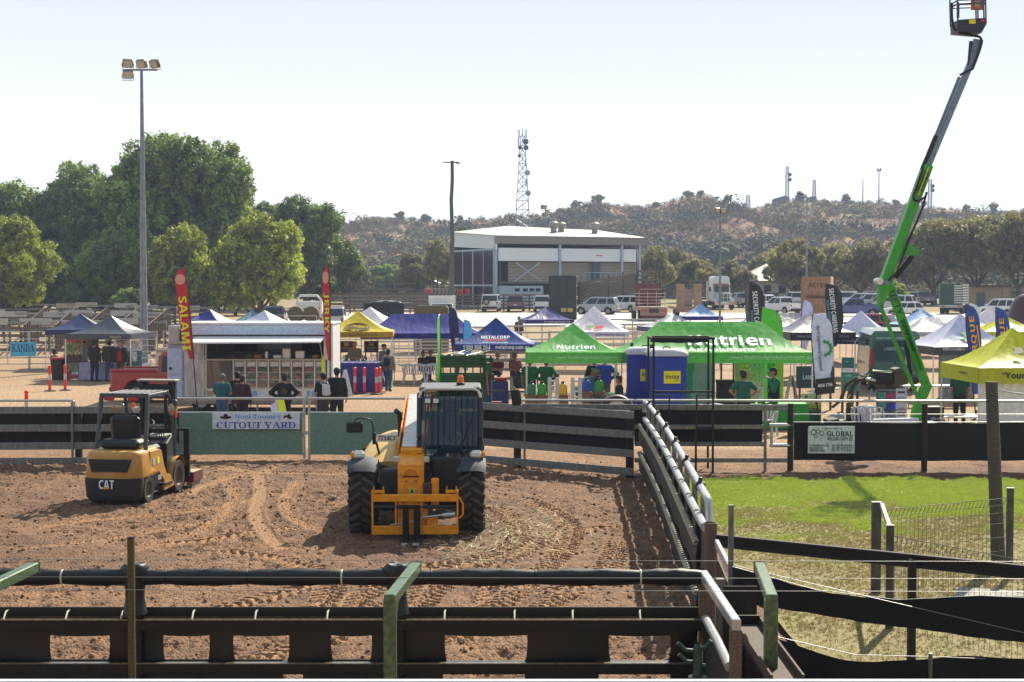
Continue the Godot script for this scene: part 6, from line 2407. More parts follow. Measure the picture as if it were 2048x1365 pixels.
func green_crate_truck() -> void:
	var green := mat("green crate steel",K(.08,.26,.19),.6,.1,2)
	var pale := mat("pale crate slat",K(.68,.70,.68),.6,.2,1)
	var o := thing("stock_crate_truck","green and silver slatted stock crate truck beside the small shed","truck",flat(1902,158),-24)
	part(o,"end_frame",sh().box(V(0,2.1,-.06),V(2.4,2.2,.08)),green)
	for k in 8:
		part(o,"end_slat",sh().box(V(.72,1.25 + k*.25,.0),V(.8,.15,.05)),pale)
	for k in 8:
		for g in [-1.16,1.16]:
			part(o,"side_slat",sh().box(V(g,1.2 + k*.27,-2.6),V(.05,.15,5.2)),pale)
	for k in 4:
		part(o,"stanchion",sh().box(V(-1.2,2.1,-.1 - k*1.66),V(.08,2.3,.12)),green)
	part(o,"tail_board",sh().box(V(0,.85,.05),V(2.4,.28,.1),BI,.02),pale)
	for x in [-.8,.9]:
		part(o,"tail_light",sh().box(V(x,.85,.12),V(.4,.12,.03)),lamp("tail lens",K(.62,.05,.05)))
	part(o,"deck",sh().box(V(0,.95,-2.6),V(2.4,.12,5.3)),green)
	part(o,"chassis",sh().box(V(0,.6,-2.6),V(1.2,.3,5.2)),M["black plastic"])
	truck_wheels(o,2.4,[-1.0,-4.6])

func teal_van() -> void:
	var teal := body_shade("teal van wrap",K(.12,.36,.33))
	var pane := mat("van glass",K(.14,.26,.28),.08,.0,0)
	var letter := mat("pale teal print",K(.62,.76,.76),.6,.0,0)
	var d := 59.0
	var o := thing("teal_van","teal high-roofed van seen from behind, printed for security cameras","van",flat(1792,d),-8)
	var w := 2.0
	var prof := v2([-w/2,.45,w/2,.45,w/2 + .02,1.1,w/2 - .06,2.25,w/2 - .2,2.42,-w/2 + .2,2.42,-w/2 + .06,2.25,-w/2 - .02,1.1])
	part(o,"body",sh().prism(prof,-5.4,.0,TI,.05),teal)
	for g in [-1.0,1.0]:
		var dr := part(o,"rear_door",sh().box(V(g*.44,1.35,.01),V(.85,1.8,.04),BI,.02),teal)
		part(dr,"rear_window",sh().box(V(g*.42,1.63,.036),V(.78,.82,.01),BI,.004),pane)
		part(o,"tail_light",sh().box(V(g*.93,1.35,.02),V(.1,.75,.06),BI,.02),lamp("bright tail lens",K(.72,.07,.09)))
		part(o,"side_window",sh().box(V(g*.965,1.75,-1.2),V(.02,.6,1.4),Basis(VB,g*.05)),pane)
	lettering(o,"SECURITY CAMERAS FOR RURAL AUSTRALIA",1.5,.07,letter,Transform3D(BI,V(0,2.14,.04)))
	lettering(o,"LANDWATCH",.92,.13,letter,Transform3D(BI,V(.02,1.72,.048)),"Droid Sans",false)
	lettering(o,"1800 004 270",.8,.1,letter,Transform3D(BI,V(.5,.78,.04)),"Droid Sans",false)
	part(o,"bumper",sh().box(V(0,.5,.06),V(w - .06,.22,.16),BI,.05),M["black plastic"])
	part(o,"high_stop_light",sh().box(V(0,2.36,.0),V(.5,.06,.05)),M["black plastic"])
	for g in [-.82,.82]:
		for z in [-.95,-4.4]:
			wheel(o,V(g,.34,z),.34,.24,mat("alloy rim",K(.55,.55,.56))).rotation_degrees.y = 90


# ================================================================== the food trailer and the red ute
func food_trailer() -> void:
	var cream := mat("cream trailer skin",K(.80,.77,.76),.5,.0,2,.5)
	var white := mat("trailer white",K(.88,.88,.88),.4,.0,1)
	var frame := mat("alloy frame",K(.75,.74,.72),.4,.4,1)
	var room := mat("trailer lining",K(.52,.50,.47),.6,.0,1)
	var d := 50.0
	var x0 := sx(367,d)
	var w := sx(665,d) - x0
	var o := thing("food_trailer","long white butcher's food trailer with its serving flap raised","trailer",V(x0,0,-d))
	var top := height_at(646,d)
	var deep := 2.2
	part(o,"floor",sh().box(V(w/2,.42,-deep/2),V(w,.12,deep)),frame)
	part(o,"back_wall",sh().box(V(w/2,1.7,-deep + .04),V(w,2.5,.08)),room)
	part(o,"end_wall",sh().box(V(w - .05,1.7,-deep/2),V(.1,2.5,deep),BI,.02),white)
	part(o,"end_wall",sh().box(V(.05,1.7,-deep/2),V(.1,2.5,deep),BI,.02),white)
	part(o,"roof",sh().box(V(w/2,top - .03,-deep/2 + .03),V(w + .06,.08,deep + .1),BI,.03),white)
	part(o,"fascia",sh().box(V(w/2,top - .24,.03),V(w - .02,.32,.06),BI,.01),mat("pale blue fascia",K(.72,.78,.86),.4))
	part(o,"hinge_strip",sh().box(V(w/2 + .05,top - .43,.02),V(w - .5,.04,.05)),mat("black pole",K(.05,.05,.05),.4,.0,0))
	part(o,"side_panel",sh().box(V(.33,1.55,.0),V(.62,2.1,.05)),cream)
	part(o,"side_panel",sh().box(V(w - .16,1.55,.0),V(.28,2.1,.05)),white)
	var flap := sh()
	var y1 := top - .45
	var y0 := height_at(686,48.7)
	flap.quad(V(.38,y0,1.3),V(w - .25,y0 + .03,1.3),V(w - .24,y1,.06),V(.44,y1,.06))
	flap.quad(V(.44,y1 - .03,.06),V(w - .24,y1 - .03,.06),V(w - .25,y0,1.3),V(.38,y0 - .03,1.3))
	flap.beam(V(.38,y0 - .01,1.3),V(w - .25,y0 + .02,1.3),.03,.05)
	part(o,"serving_flap",flap,white)
	part(o,"flap_strut",sh().rod(V(w - .33,1.75,.05),V(w - .33,y0 + .0,.85),.015),frame)
	part(o,"flap_strut",sh().rod(V(.72,1.75,.05),V(.72,y0 + .0,.85),.015),frame)
	for x in [.66,.74]:
		part(o,"door_stile",sh().box(V(x,1.45,.03),V(.05,1.95,.05)),frame)
	# counter and the chilled display under it
	var cx := sx(409,d) - x0
	var ce := sx(652,d) - x0
	var ct := height_at(720,d)
	var cb := height_at(779,d)
	part(o,"counter",sh().box(V((cx + ce)/2,ct,-.2),V(ce - cx,.05,.5),BI,.01),mat("pale counter",K(.80,.76,.68),.4))
	part(o,"display_back",sh().box(V((cx + ce)/2,(ct + cb)/2,-.6),V(ce - cx,ct - cb,.04)),mat("display lining",K(.84,.82,.78),.6))
	part(o,"kick_panel",sh().box(V((cx + ce)/2,cb - .14,.0),V(ce - cx,.26,.05),BI,.01),white)
	var edges := [409.0]
	for k in 9:
		edges.append(466.0 + k*23.2)
	var pane := glass("display glass",K(.75,.78,.80),.05)
	var shelf := mat("shelf white",K(.88,.87,.86),.5,.0,0)
	var meats := [mat("pink mince",K(.85,.46,.40),.6,.0,3,6.0),mat("pale sausage",K(.88,.62,.52),.6,.0,3,6.0),mat("dark beef",K(.52,.20,.17),.6,.0,3,6.0),mat("green garnish",K(.40,.48,.26),.8,.0,3,6.0),mat("tan crumbed meat",K(.80,.58,.36),.8,.0,3,6.0)]
	for k in edges.size() - 1:
		var a: float = sx(edges[k],d) - x0
		var b: float = sx(edges[k + 1],d) - x0
		part(o,"display_bar",sh().box(V(a,(ct + cb)/2,.0),V(.045,ct - cb,.05),BI,.005),mat("cream frame",K(.84,.80,.70),.5,.0,0))
		part(o,"display_pane",sh().box(V((a + b)/2,(ct + cb)/2,.01),V(b - a - .05,ct - cb - .05,.006)),pane)
		if k > 0:
			part(o,"price_card",sh().box(V((a + b)/2,ct - .15,-.04),V(b - a - .1,.16,.01)),shelf)
			for j in 3:
				var y := cb + .05 + j*.26
				part(o,"shelf",sh().box(V((a + b)/2,y,-.3),V(b - a - .03,.02,.5)),shelf)
				part(o,"meat_tray",sh().ball(V((a + b)/2,y + .07,-.22),V((b - a)*.42,.09,.16),10,6),meats[(k*3 + j*2) % 5])
	part(o,"display_bar",sh().box(V(ce,(ct + cb)/2,.0),V(.045,ct - cb,.05)),M["cream frame"])
	part(o,"display_bar",sh().box(V((cx + ce)/2,cb,.0),V(ce - cx,.05,.055)),M["cream frame"])
	part(o,"poster",sh().box(V(sx(437,d) - x0,(ct + cb)/2,-.1),V(.8,ct - cb - .15,.02)),mat("timber-look poster",K(.42,.27,.18),.7,.0,3,3.0))
	# goods on the counter and things hanging inside
	for w2 in [[512,.26,.13,"tan crumbed meat"],[530,.1,.24,"shelf white"],[552,.28,.12,"shelf white"],[570,.26,.34,"shelf white"],[597,.3,.26,"shelf white"],[494,.2,.1,"green garnish"],[455,.4,.08,"dark beef"],[628,.2,.12,"tan crumbed meat"]]:
		part(o,"counter_goods",sh().box(V(sx(w2[0],d) - x0,ct + w2[2]/2 + .03,-.25),V(w2[1],w2[2],.25),turn(8),.03),M[w2[3]])
	part(o,"hung_apron",sh().sheet(6,6,func(u: float,v: float) -> Vector3: return V(1.4 + .75*u,1.95 + .7*v,-1.7 + .05*sin(u*9.0))),mat("bottle green cloth",K(.06,.20,.13),.9))
	part(o,"hung_apron",sh().sheet(6,6,func(u: float,v: float) -> Vector3: return V(3.7 + .9*u,1.85 + .7*v,-1.7 + .05*sin(u*9.0))),mat("dark slate cloth",K(.12,.16,.17),.9))
	part(o,"window",sh().box(V(2.6,2.3,-2.12),V(1.3,.6,.03)),mat("milky window",K(.55,.60,.58),.4,.0,0))
	for w2 in [[418,.22],[432,.1],[508,.2],[542,.18],[598,.16],[616,.12],[628,.18]]:
		part(o,"sticker",sh().box(V(sx(w2[0],d) - x0,cb - .14,.03),V(w2[1],.18,.006)),mat("sticker blue",K(.50,.62,.75),.6,.0,0) if int(w2[0]) % 4 == 0 else mat("sticker tan",K(.70,.52,.38),.6,.0,0))
	part(o,"chassis",sh().box(V(w/2 - .3,.32,-.25),V(w + .2,.12,.5),BI,.01),mat("beige chassis",K(.60,.54,.47),.7))
	part(o,"underside",sh().box(V(w/2,.3,-1.2),V(w - .4,.2,1.6)),M["black plastic"])
	for g in [.55,1.25]:
		wheel(o,V(g,.33,-.14),.33,.22,mat("alloy rim",K(.55,.55,.56)))
	for x in [2.4,4.4]:
		part(o,"jack_leg",sh().rod(V(x,0,-.2),V(x,.4,-.2),.03),frame)
	# the cool-room end with its door and refrigeration unit
	var lx := sx(333,d) - x0
	part(o,"coolroom",sh().box(V(lx/2,1.35,-.55),V(-lx,1.85,1.1),BI,.02),mat("grey-blue skin",K(.60,.63,.72),.5))
	var dr := part(o,"coolroom_door",sh().box(V(lx/2 - .02,1.3,.012),V(-lx - .08,1.65,.03),BI,.01),mat("door blue-white",K(.70,.74,.86),.45))
	part(dr,"latch_bar",sh().box(V(lx/2,1.28,.04),V(-lx - .1,.03,.03)),frame)
	part(dr,"latch",sh().lathe([[.05,.0],[.05,.04],[.0,.05]],10,V(lx + .12,1.45,.03),Basis(VR,PI/2)),M["dark steel"])
	var fr := part(o,"cooling_unit",sh().box(V(-.24,2.58,-.1),V(.5,.62,.5),BI,.03),mat("pale unit",K(.74,.73,.70),.5))
	part(fr,"cover",sh().box(V(-.3,2.58,.16),V(.32,.5,.04),BI,.02),mat("unit cover",K(.66,.65,.63),.5))
	part(fr,"vent",sh().box(V(-.07,2.56,.16),V(.08,.4,.03)),M["dark steel"])
	part(o,"drawbar",sh().beam(V(lx - 1.1,.42,-1.0),V(.2,.42,-.7),.1,.1),M["dark steel"])
	part(o,"safety_flag",sh().box(V(sx(646,d) - x0,ct - .15,.1),V(.1,.55,.01)),mat("acid yellow print",K(.82,.86,.16),.6,.0,0))
	car("red_ute","bright red ute parked behind the front of the food trailer","car",V(sx(232,54.5) + 2.62,0,-54.5),0,body_shade("bright red paint",K(.62,.04,.08)),"ute","")


# ================================================================== the telehandler
func tractor_wheel(o: Node3D,pos: Vector3,r: float,w: float,rubber: Material,rim: Material) -> void:      # axle along x
	var n := Node3D.new()
	n.name = "wheel"
	o.add_child(n,true)
	n.position = pos
	var b := Basis(VB,PI/2)
	part(n,"tyre",sh().lathe([[r*.5,-w*.40],[r*.80,-w*.5],[r*.93,-w*.46],[r*.95,.0],[r*.93,w*.46],[r*.80,w*.5],[r*.5,w*.40]],36,Vector3.ZERO,b),rubber)
	var lug := sh()
	var k := 20
	for j in k:
		for g in [-1.0,1.0]:
			var a0 := TAU*(j + (.5 if g > 0 else .0))/k
			var a1 := a0 + .24
			var p := V(g*.01,sin(a1)*r*.965,cos(a1)*r*.965)
			var q := V(g*w*.47,sin(a0)*r*.945,cos(a0)*r*.945)
			var up := (p + q).normalized()*V(0,1,1)
			lug.beam(p,q,.062,.075,.012,up)
			var e := V(g*w*.5,sin(a0)*r*.80,cos(a0)*r*.80)
			lug.beam(q,e,.06,.04,.008,V(g,0,0))
	part(n,"tread_lugs",lug,mat("dusty lug rubber",K(.36,.31,.27),.95,.0,3,3.0))
	var s := sh().lathe([[r*.5,-w*.4],[r*.46,-w*.2],[r*.2,-w*.25],[.0,-w*.25]],24,Vector3.ZERO,b)
	s.lathe([[.0,w*.25],[r*.2,w*.25],[r*.46,w*.2],[r*.5,w*.4]],24,Vector3.ZERO,b)
	part(n,"rim",s,rim)

func telehandler() -> void:
	var gold := mat("machine yellow",K(.94,.60,.05),.4,.0,1,1.2)
	var cream := mat("sun-bleached bonnet",K(.80,.66,.36),.4,.0,1,1.0)
	var black := mat("machine black",K(.035,.037,.04),.55,.0,1)
	var grey := mat("grey plastic guard",K(.21,.23,.27),.75,.0,1)
	var rubber := mat("dusty tread rubber",K(.21,.185,.165),.95,.0,3,3.0)
	var rim := mat("machine rim",K(.62,.60,.55),.5,.2,2)
	var tine := mat("fork steel",K(.11,.115,.14),.45,.5,2,2.0)
	var white := mat("off-white cab roof",K(.80,.78,.74),.4,.0,1)
	var o := thing("telehandler","yellow telehandler facing forward with a pallet fork lowered to the dirt","machine",V(sx(834,25.8),-.02,-25.8),1.5)
	# z 0 is the front axle, +z towards the forks
	for x in [-.93,.93]:
		tractor_wheel(o,V(x,.60,.0),.60,.45,rubber,rim)
		tractor_wheel(o,V(x*.97,.60,-2.75),.60,.45,rubber,rim)
		# mudguard: a curved shell over the front tyre
		var fd := sh().sheet(8,12,func(u: float,v: float) -> Vector3:
			var a := lerpf(.8,2.3,v)
			var lip := .05*pow(absf(u - .5)*2.0,3.0)
			return V(x + (u - .5)*.50,.60 + sin(a)*(.70 - lip),cos(a)*(.70 - lip)))
		var inner := sh().sheet(8,12,func(u: float,v: float) -> Vector3:
			var a := lerpf(.8,2.3,v)
			var lip := .05*pow(absf(u - .5)*2.0,3.0)
			return V(x - (u - .5)*.50,.60 + sin(a)*(.675 - lip),cos(a)*(.675 - lip)))
		part(o,"mudguard",fd.add(inner),grey)
		part(o,"mudguard_stay",sh().pipe(v3([x - signf(x)*.27,1.22,.25,x - signf(x)*.36,1.05,.3,x - signf(x)*.38,.6,.25]),.025,8),black)
	part(o,"axle",sh().rod(V(-.8,.6,0),V(.8,.6,0),.13,-1,12),black)
	part(o,"axle",sh().rod(V(-.8,.6,-2.75),V(.8,.6,-2.75),.13,-1,12),black)
	part(o,"chassis",sh().box(V(0,.72,-1.5),V(.95,.5,3.6),BI,.04),black)
	part(o,"chassis_nose",sh().box(V(-.34,.78,.25),V(.55,.7,.5),BI,.04),black)
	part(o,"chassis_nose",sh().box(V(.5,.9,.0),V(.5,.85,.7),BI,.04),black)
	part(o,"tilt_link",sh().box(V(.32,.74,.62),V(.13,.52,.16),BI,.02),gold)
	part(o,"hose_box",sh().box(V(.2,.82,.6),V(.17,.22,.2),BI,.02),mat("red-brown casting",K(.30,.12,.08),.6))
	# bonnet on the far side
	var rings := []
	for k in 9:
		var t := k/8.0
		var z := lerpf(-.35,-2.9,t)
		var hgt := 1.22 + .36*sin(clampf(t*1.9,.0,1.0)*PI/2)
		var ring := PackedVector3Array()
		for m in 13:
			var a := PI*m/12.0
			ring.append(V(-.66 - cos(a)*.43,.92 + pow(sin(a),.55)*(hgt - .92)*lerpf(.62,1.0,.5 - .5*cos(a)),z))
		ring.append(V(-.23,.8,z))
		ring.append(V(-1.09,.8,z))
		ring.reverse()
		rings.append(ring)
	rings.reverse()
	part(o,"bonnet",sh().loft(rings),cream)
	for k in 4:
		part(o,"bonnet_louvre",sh().box(V(-1.075,1.05 - k*.05,-1.3),V(.02,.02,.7)),black)
	for k in 3:
		part(o,"hydraulic_hose",sh().pipe(v3([.14 + k*.035,1.18,.3,.17 + k*.04,1.0,.5,.2 + k*.03,.85,.62,.16,.62,.72]),.013,6),black)
	part(o,"hydraulic_hose",sh().pipe(v3([-.3,1.1,.35,-.36,.9,.5,-.32,.7,.66,-.2,.6,.75]),.013,6),black)
	for w in [[-.16,.95],[.0,.95],[-.2,.6],[.04,.6]]:
		part(o,"bolt",sh().lathe([[.016,.0],[.016,.012],[.0,.014]],6,V(w[0],w[1],.64),Basis(VR,PI/2)),M["dark steel"])
	part(o,"air_intake",sh().box(V(-1.06,1.12,-.5),V(.12,.24,.3),BI,.04),grey)
	part(o,"exhaust",sh().pipe(v3([-.36,1.5,-1.4,-.36,1.82,-1.4,-.38,1.93,-1.36,-.44,1.98,-1.3]),.05,10),black)
	var pl := part(o,"number_plate",sh().box(V(-.56,1.56,-.55),V(.36,.13,.012),BI,.003),mat("plate",K(.80,.80,.76),.5,.0,0))
	lettering(pl,"7234C3",.31,.08,mat("maroon print",K(.30,.10,.14),.6,.0,0),Transform3D(BI,V(-.56,1.56,-.542)))
	part(o,"plate_stay",sh().box(V(-.78,1.55,-.58),V(.06,.2,.08)).rod(V(-.75,1.5,-.6),V(-.7,1.25,-.7),.02),black)
	# mirror on its bent arm
	part(o,"mirror_arm",sh().pipe(v3([-.78,1.5,-.55,-.8,1.8,-.5,-.84,1.9,-.48,-1.0,1.93,-.46,-1.1,1.9,-.46,-1.12,1.82,-.46]),.014,8),black)
	part(o,"mirror",sh().box(V(-1.12,1.76,-.46),V(.29,.19,.06),BI,.03),black)
	part(o,"mirror_arm",sh().pipe(v3([1.1,2.38,-.5,1.5,2.39,-.45,1.75,2.4,-.45]),.012,6),M["dark steel"])
	part(o,"mirror",sh().box(V(1.72,2.28,-.45),V(.17,.28,.06),Basis(VB,.12),.03),black)
	# lamps
	part(o,"lamp_stay",sh().rod(V(-.95,1.28,.1),V(-.1,.98,.2),.022),black)
	for x in [-1.0,1.02]:
		var l := part(o,"headlight",sh().box(V(x,1.34,.1),V(.22,.15,.12),BI,.05),mat("headlight clear",K(.82,.82,.80),.12,.0,0))
		part(l,"indicator",sh().box(V(x + signf(x)*.11,1.34,.1),V(.07,.13,.1),BI,.03),mat("amber lens",K(.80,.52,.16),.3,.0,0))
	for x in [-.34,.17]:
		part(o,"work_lamp",sh().box(V(x,1.30,.45),V(.10,.10,.08),BI,.015),mat("lamp glass",K(.70,.68,.62),.1,.0,0))
	# the cab
	var cx := .56
	var cw := 1.06
	var glassy := glass("cab glass",K(.0,.19,.26),.55)
	var prof := v2([.05,.86,.12,1.28,.08,1.5,-.22,2.36,-.34,2.45,-1.35,2.45,-1.5,2.3,-1.55,.86])
	part(o,"cab_floor",sh().box(V(cx,.98,-.75),V(cw,.35,1.5),BI,.05),black)
	part(o,"cab_front_panel",sh().box(V(cx,1.18,.02),V(cw,.2,.16),BI,.05),mat("dark teal panel",K(.05,.09,.11),.35))
	for x in [cx - cw/2,cx + cw/2]:
		for k in [[.06,1.25,.0,1.6],[.0,1.6,-.24,2.38],[-1.5,1.1,-1.45,2.38]]:
			part(o,"pillar",sh().beam(V(x,k[1],k[0]),V(x,k[3],k[2]),.07,.09,.02,VR),M["dark teal panel"])
		part(o,"side_glass",sh_quad(V(x,1.25,-1.45),V(x,1.25,.02),V(x,2.36,-.26),V(x,2.36,-1.4)),glassy)
	var scr := sh().sheet(10,10,func(u: float,v: float) -> Vector3:
		var bow := .06*sin(u*PI)
		return V(lerpf(cx - cw/2 + .05,cx + cw/2 - .05,u),lerpf(1.27,2.33,v),lerpf(.05,-.22,pow(v,1.4)) + bow))
	part(o,"windscreen",scr,glassy)
	part(o,"roof",sh().box(V(cx,2.45,-.82),V(cw + .02,.06,1.3),BI,.03),mat("grey cab roof",K(.30,.31,.32),.5))
	part(o,"roof_brow",sh().pipe(v3([cx - cw/2,2.3,-.16,cx - cw/2 + .04,2.42,-.18,cx - cw/2 + .12,2.45,-.18,cx + cw/2 - .12,2.45,-.18,cx + cw/2 - .04,2.42,-.18,cx + cw/2,2.3,-.16]),.026,8),white)
	part(o,"rear_panel",sh().box(V(cx,1.6,-1.55),V(cw,.7,.06)),black)
	part(o,"rear_glass",sh_quad(V(cx + cw/2,1.95,-1.52),V(cx - cw/2,1.95,-1.52),V(cx - cw/2,2.38,-1.42),V(cx + cw/2,2.38,-1.42)),glassy)
	for k in 9:
		var x := cx - .42 + k*.105
		part(o,"guard_bar",sh().pipe(v3([x,1.3,.12,x,1.75,.08,x,2.1,-.02,x,2.4,-.15]),.008,5),black)
	for x in [cx - .38,cx - .24]:
		var l := part(o,"roof_lamp",sh().box(V(x,2.26,-.04),V(.115,.10,.07),BI,.012),black)
		part(l,"lamp_glass",sh().box(V(x,2.26,-.003),V(.09,.075,.008)),mat("headlight clear",K(.82,.82,.80)))
	var bc := part(o,"beacon",sh().lathe([[.055,2.5],[.06,2.52],[.055,2.63],[.03,2.66],[.0,2.66]],14,V(cx + .18,0,-.75)),mat("beacon amber",K(.90,.42,.03),.2,.0,0))
	part(bc,"beacon_base",sh().lathe([[.075,2.48],[.075,2.52],[.05,2.53]],12,V(cx + .18,0,-.75)),black)
	part(o,"seat",sh().box(V(cx,1.62,-1.05),V(.5,.72,.16),Basis(VR,-.12),.07),black)
	part(o,"seat_base",sh().box(V(cx,1.26,-.85),V(.5,.14,.5),BI,.05),black)
	part(o,"headrest",sh().box(V(cx,2.06,-1.1),V(.3,.2,.12),BI,.05),black)
	part(o,"steering_column",sh().rod(V(cx,1.1,-.2),V(cx,1.55,-.42),.04),black)
	part(o,"steering_wheel",ring_shape(V(cx,1.57,-.43),.19,.016,Basis(VR,.5)),black)
	part(o,"wiper",sh().pipe(v3([cx + .12,1.28,.15,cx + .25,1.6,.13,cx + .42,2.0,.02]),.01,5),black)
	# the boom,from its pivot behind the cab down to the head
	var bx := -.09
	var bw := .40
	var a := V(bx,1.92,-3.0)
	var b := V(bx,1.24,.05)
	part(o,"boom",sh().beam(a,b,bw,.42,.03),gold)
	part(o,"boom_cover",sh().beam(a + V(0,.23,0),b + V(0,.23,-.02),bw - .05,.02,.004),mat("pale boom plate",K(.82,.80,.78),.3,.2))
	for x in [bx - bw/2 - .03,bx + bw/2 + .03]:
		part(o,"boom_rib",sh().beam(a + V(x - bx,.08,0),b + V(x - bx,.14,-.1),.02,.3,.004),gold)
	var head := v2([.0,1.36,.42,1.30,.60,1.22,.64,.46,.5,.36,.28,.44,.16,.98,.0,1.0])
	part(o,"boom_head",sh().prism(head,-bw/2 - .02,bw/2 + .02,Transform3D(Basis(V(0,0,1),UPV,V(-1,0,0)),V(bx,0,0)),.015),gold)
	part(o,"lifting_eye",sh().pipe(v3([bx - .13,1.05,.64,bx - .10,1.14,.66,bx,1.17,.66,bx + .10,1.14,.66,bx + .13,1.05,.64]),.022,8),gold)
	part(o,"head_slot",sh().box(V(bx,1.03,.635),V(.28,.02,.01)),black)
	part(o,"warning_label",sh().box(V(bx + .02,.75,.64),V(.10,.18,.004),Basis(VR,.04)),mat("pale yellow label",K(.80,.72,.35),.6,.0,0))
	for y in [.79,.7]:
		part(o,"warning_mark",sh().prism(v2([-.035,-.03,.035,-.03,0,.035]),.0,.003,Transform3D(BI,V(bx + .02,y,.645))),black)
	part(o,"head_pin",sh().rod(V(bx - .26,.5,.5),V(bx + .26,.5,.5),.05,-1,12),M["dark steel"])
	# the fork carriage
	var cz := .86
	var c0 := -.72
	var c1 := .70
	var car_ := part(o,"carriage",sh().beam(V(c0,.70,cz),V(c1,.70,cz),.09,.12,.01).beam(V(c0,.16,cz),V(c1,.16,cz),.06,.15,.01),gold)
	for x in [c0,c1,-.33,.1]:
		part(car_,"carriage_plate",sh().box(V(x,.46,cz - .02),V(.03,.74 if absf(x) > .6 else .6,.12 if absf(x) > .6 else .05),BI,.005),gold)
	for x in [c0 + .1,c1 - .1]:
		part(car_,"carriage_horn",sh().box(V(x,.80,cz - .04),V(.2,.05,.06),BI,.006).box(V(x - .08,.82,cz - .04),V(.02,.14,.05)).box(V(x + .08,.82,cz - .04),V(.02,.14,.05)),gold)
	part(car_,"pin_rail",sh().rod(V(c0,.55,cz - .02),V(c1,.55,cz - .02),.03),M["dark steel"])
	part(car_,"quick_hitch",sh().box(V(bx + .04,.36,cz - .16),V(.5,.42,.14),BI,.02).box(V(bx + .36,.28,cz - .08),V(.2,.22,.1),BI,.02),gold)
	part(car_,"cylinder",sh().rod(V(.15,.38,cz + .04),V(.5,.42,cz + .04),.02).rod(V(.45,.41,cz + .04),V(.66,.43,cz + .04),.045),mat("bright ram",K(.70,.72,.68),.25,.7,0))
	part(car_,"hose",sh().pipe(v3([-.42,.26,cz + .06,-.1,.3,cz + .09,.12,.38,cz + .08,.16,.46,cz + .05]),.012,6),mat("grey hose",K(.60,.58,.52),.7,.0,0))
	part(car_,"side_latch",sh().pipe(v3([c1 + .02,.72,cz,c1 + .09,.6,cz,c1 + .09,.42,cz,c1 + .03,.36,cz]),.018,6),gold)
	for x in [-.16,.025]:
		part(o,"fork_tine",sh().beam(V(x,.58,cz + .08),V(x,.05,cz + .10),.045,.105,.006).beam(V(x,.05,cz + .08),V(x,.045,cz + .62),.105,.04,.006),tine)
		part(o,"tine_tip",sh().beam(V(x,.045,cz + .60),V(x,.03,cz + .74),.10,.02,.004),mat("worn bright steel",K(.75,.75,.73),.3,.6,0))

func ring_shape(c: Vector3,r: float,t: float,b: Basis,k := 20) -> Shape:
	var p := PackedVector3Array()
	for j in k + 1:
		p.append(c + b*V(cos(TAU*j/k)*r,0,sin(TAU*j/k)*r))
	return sh().pipe(p,t,6,-1,false)


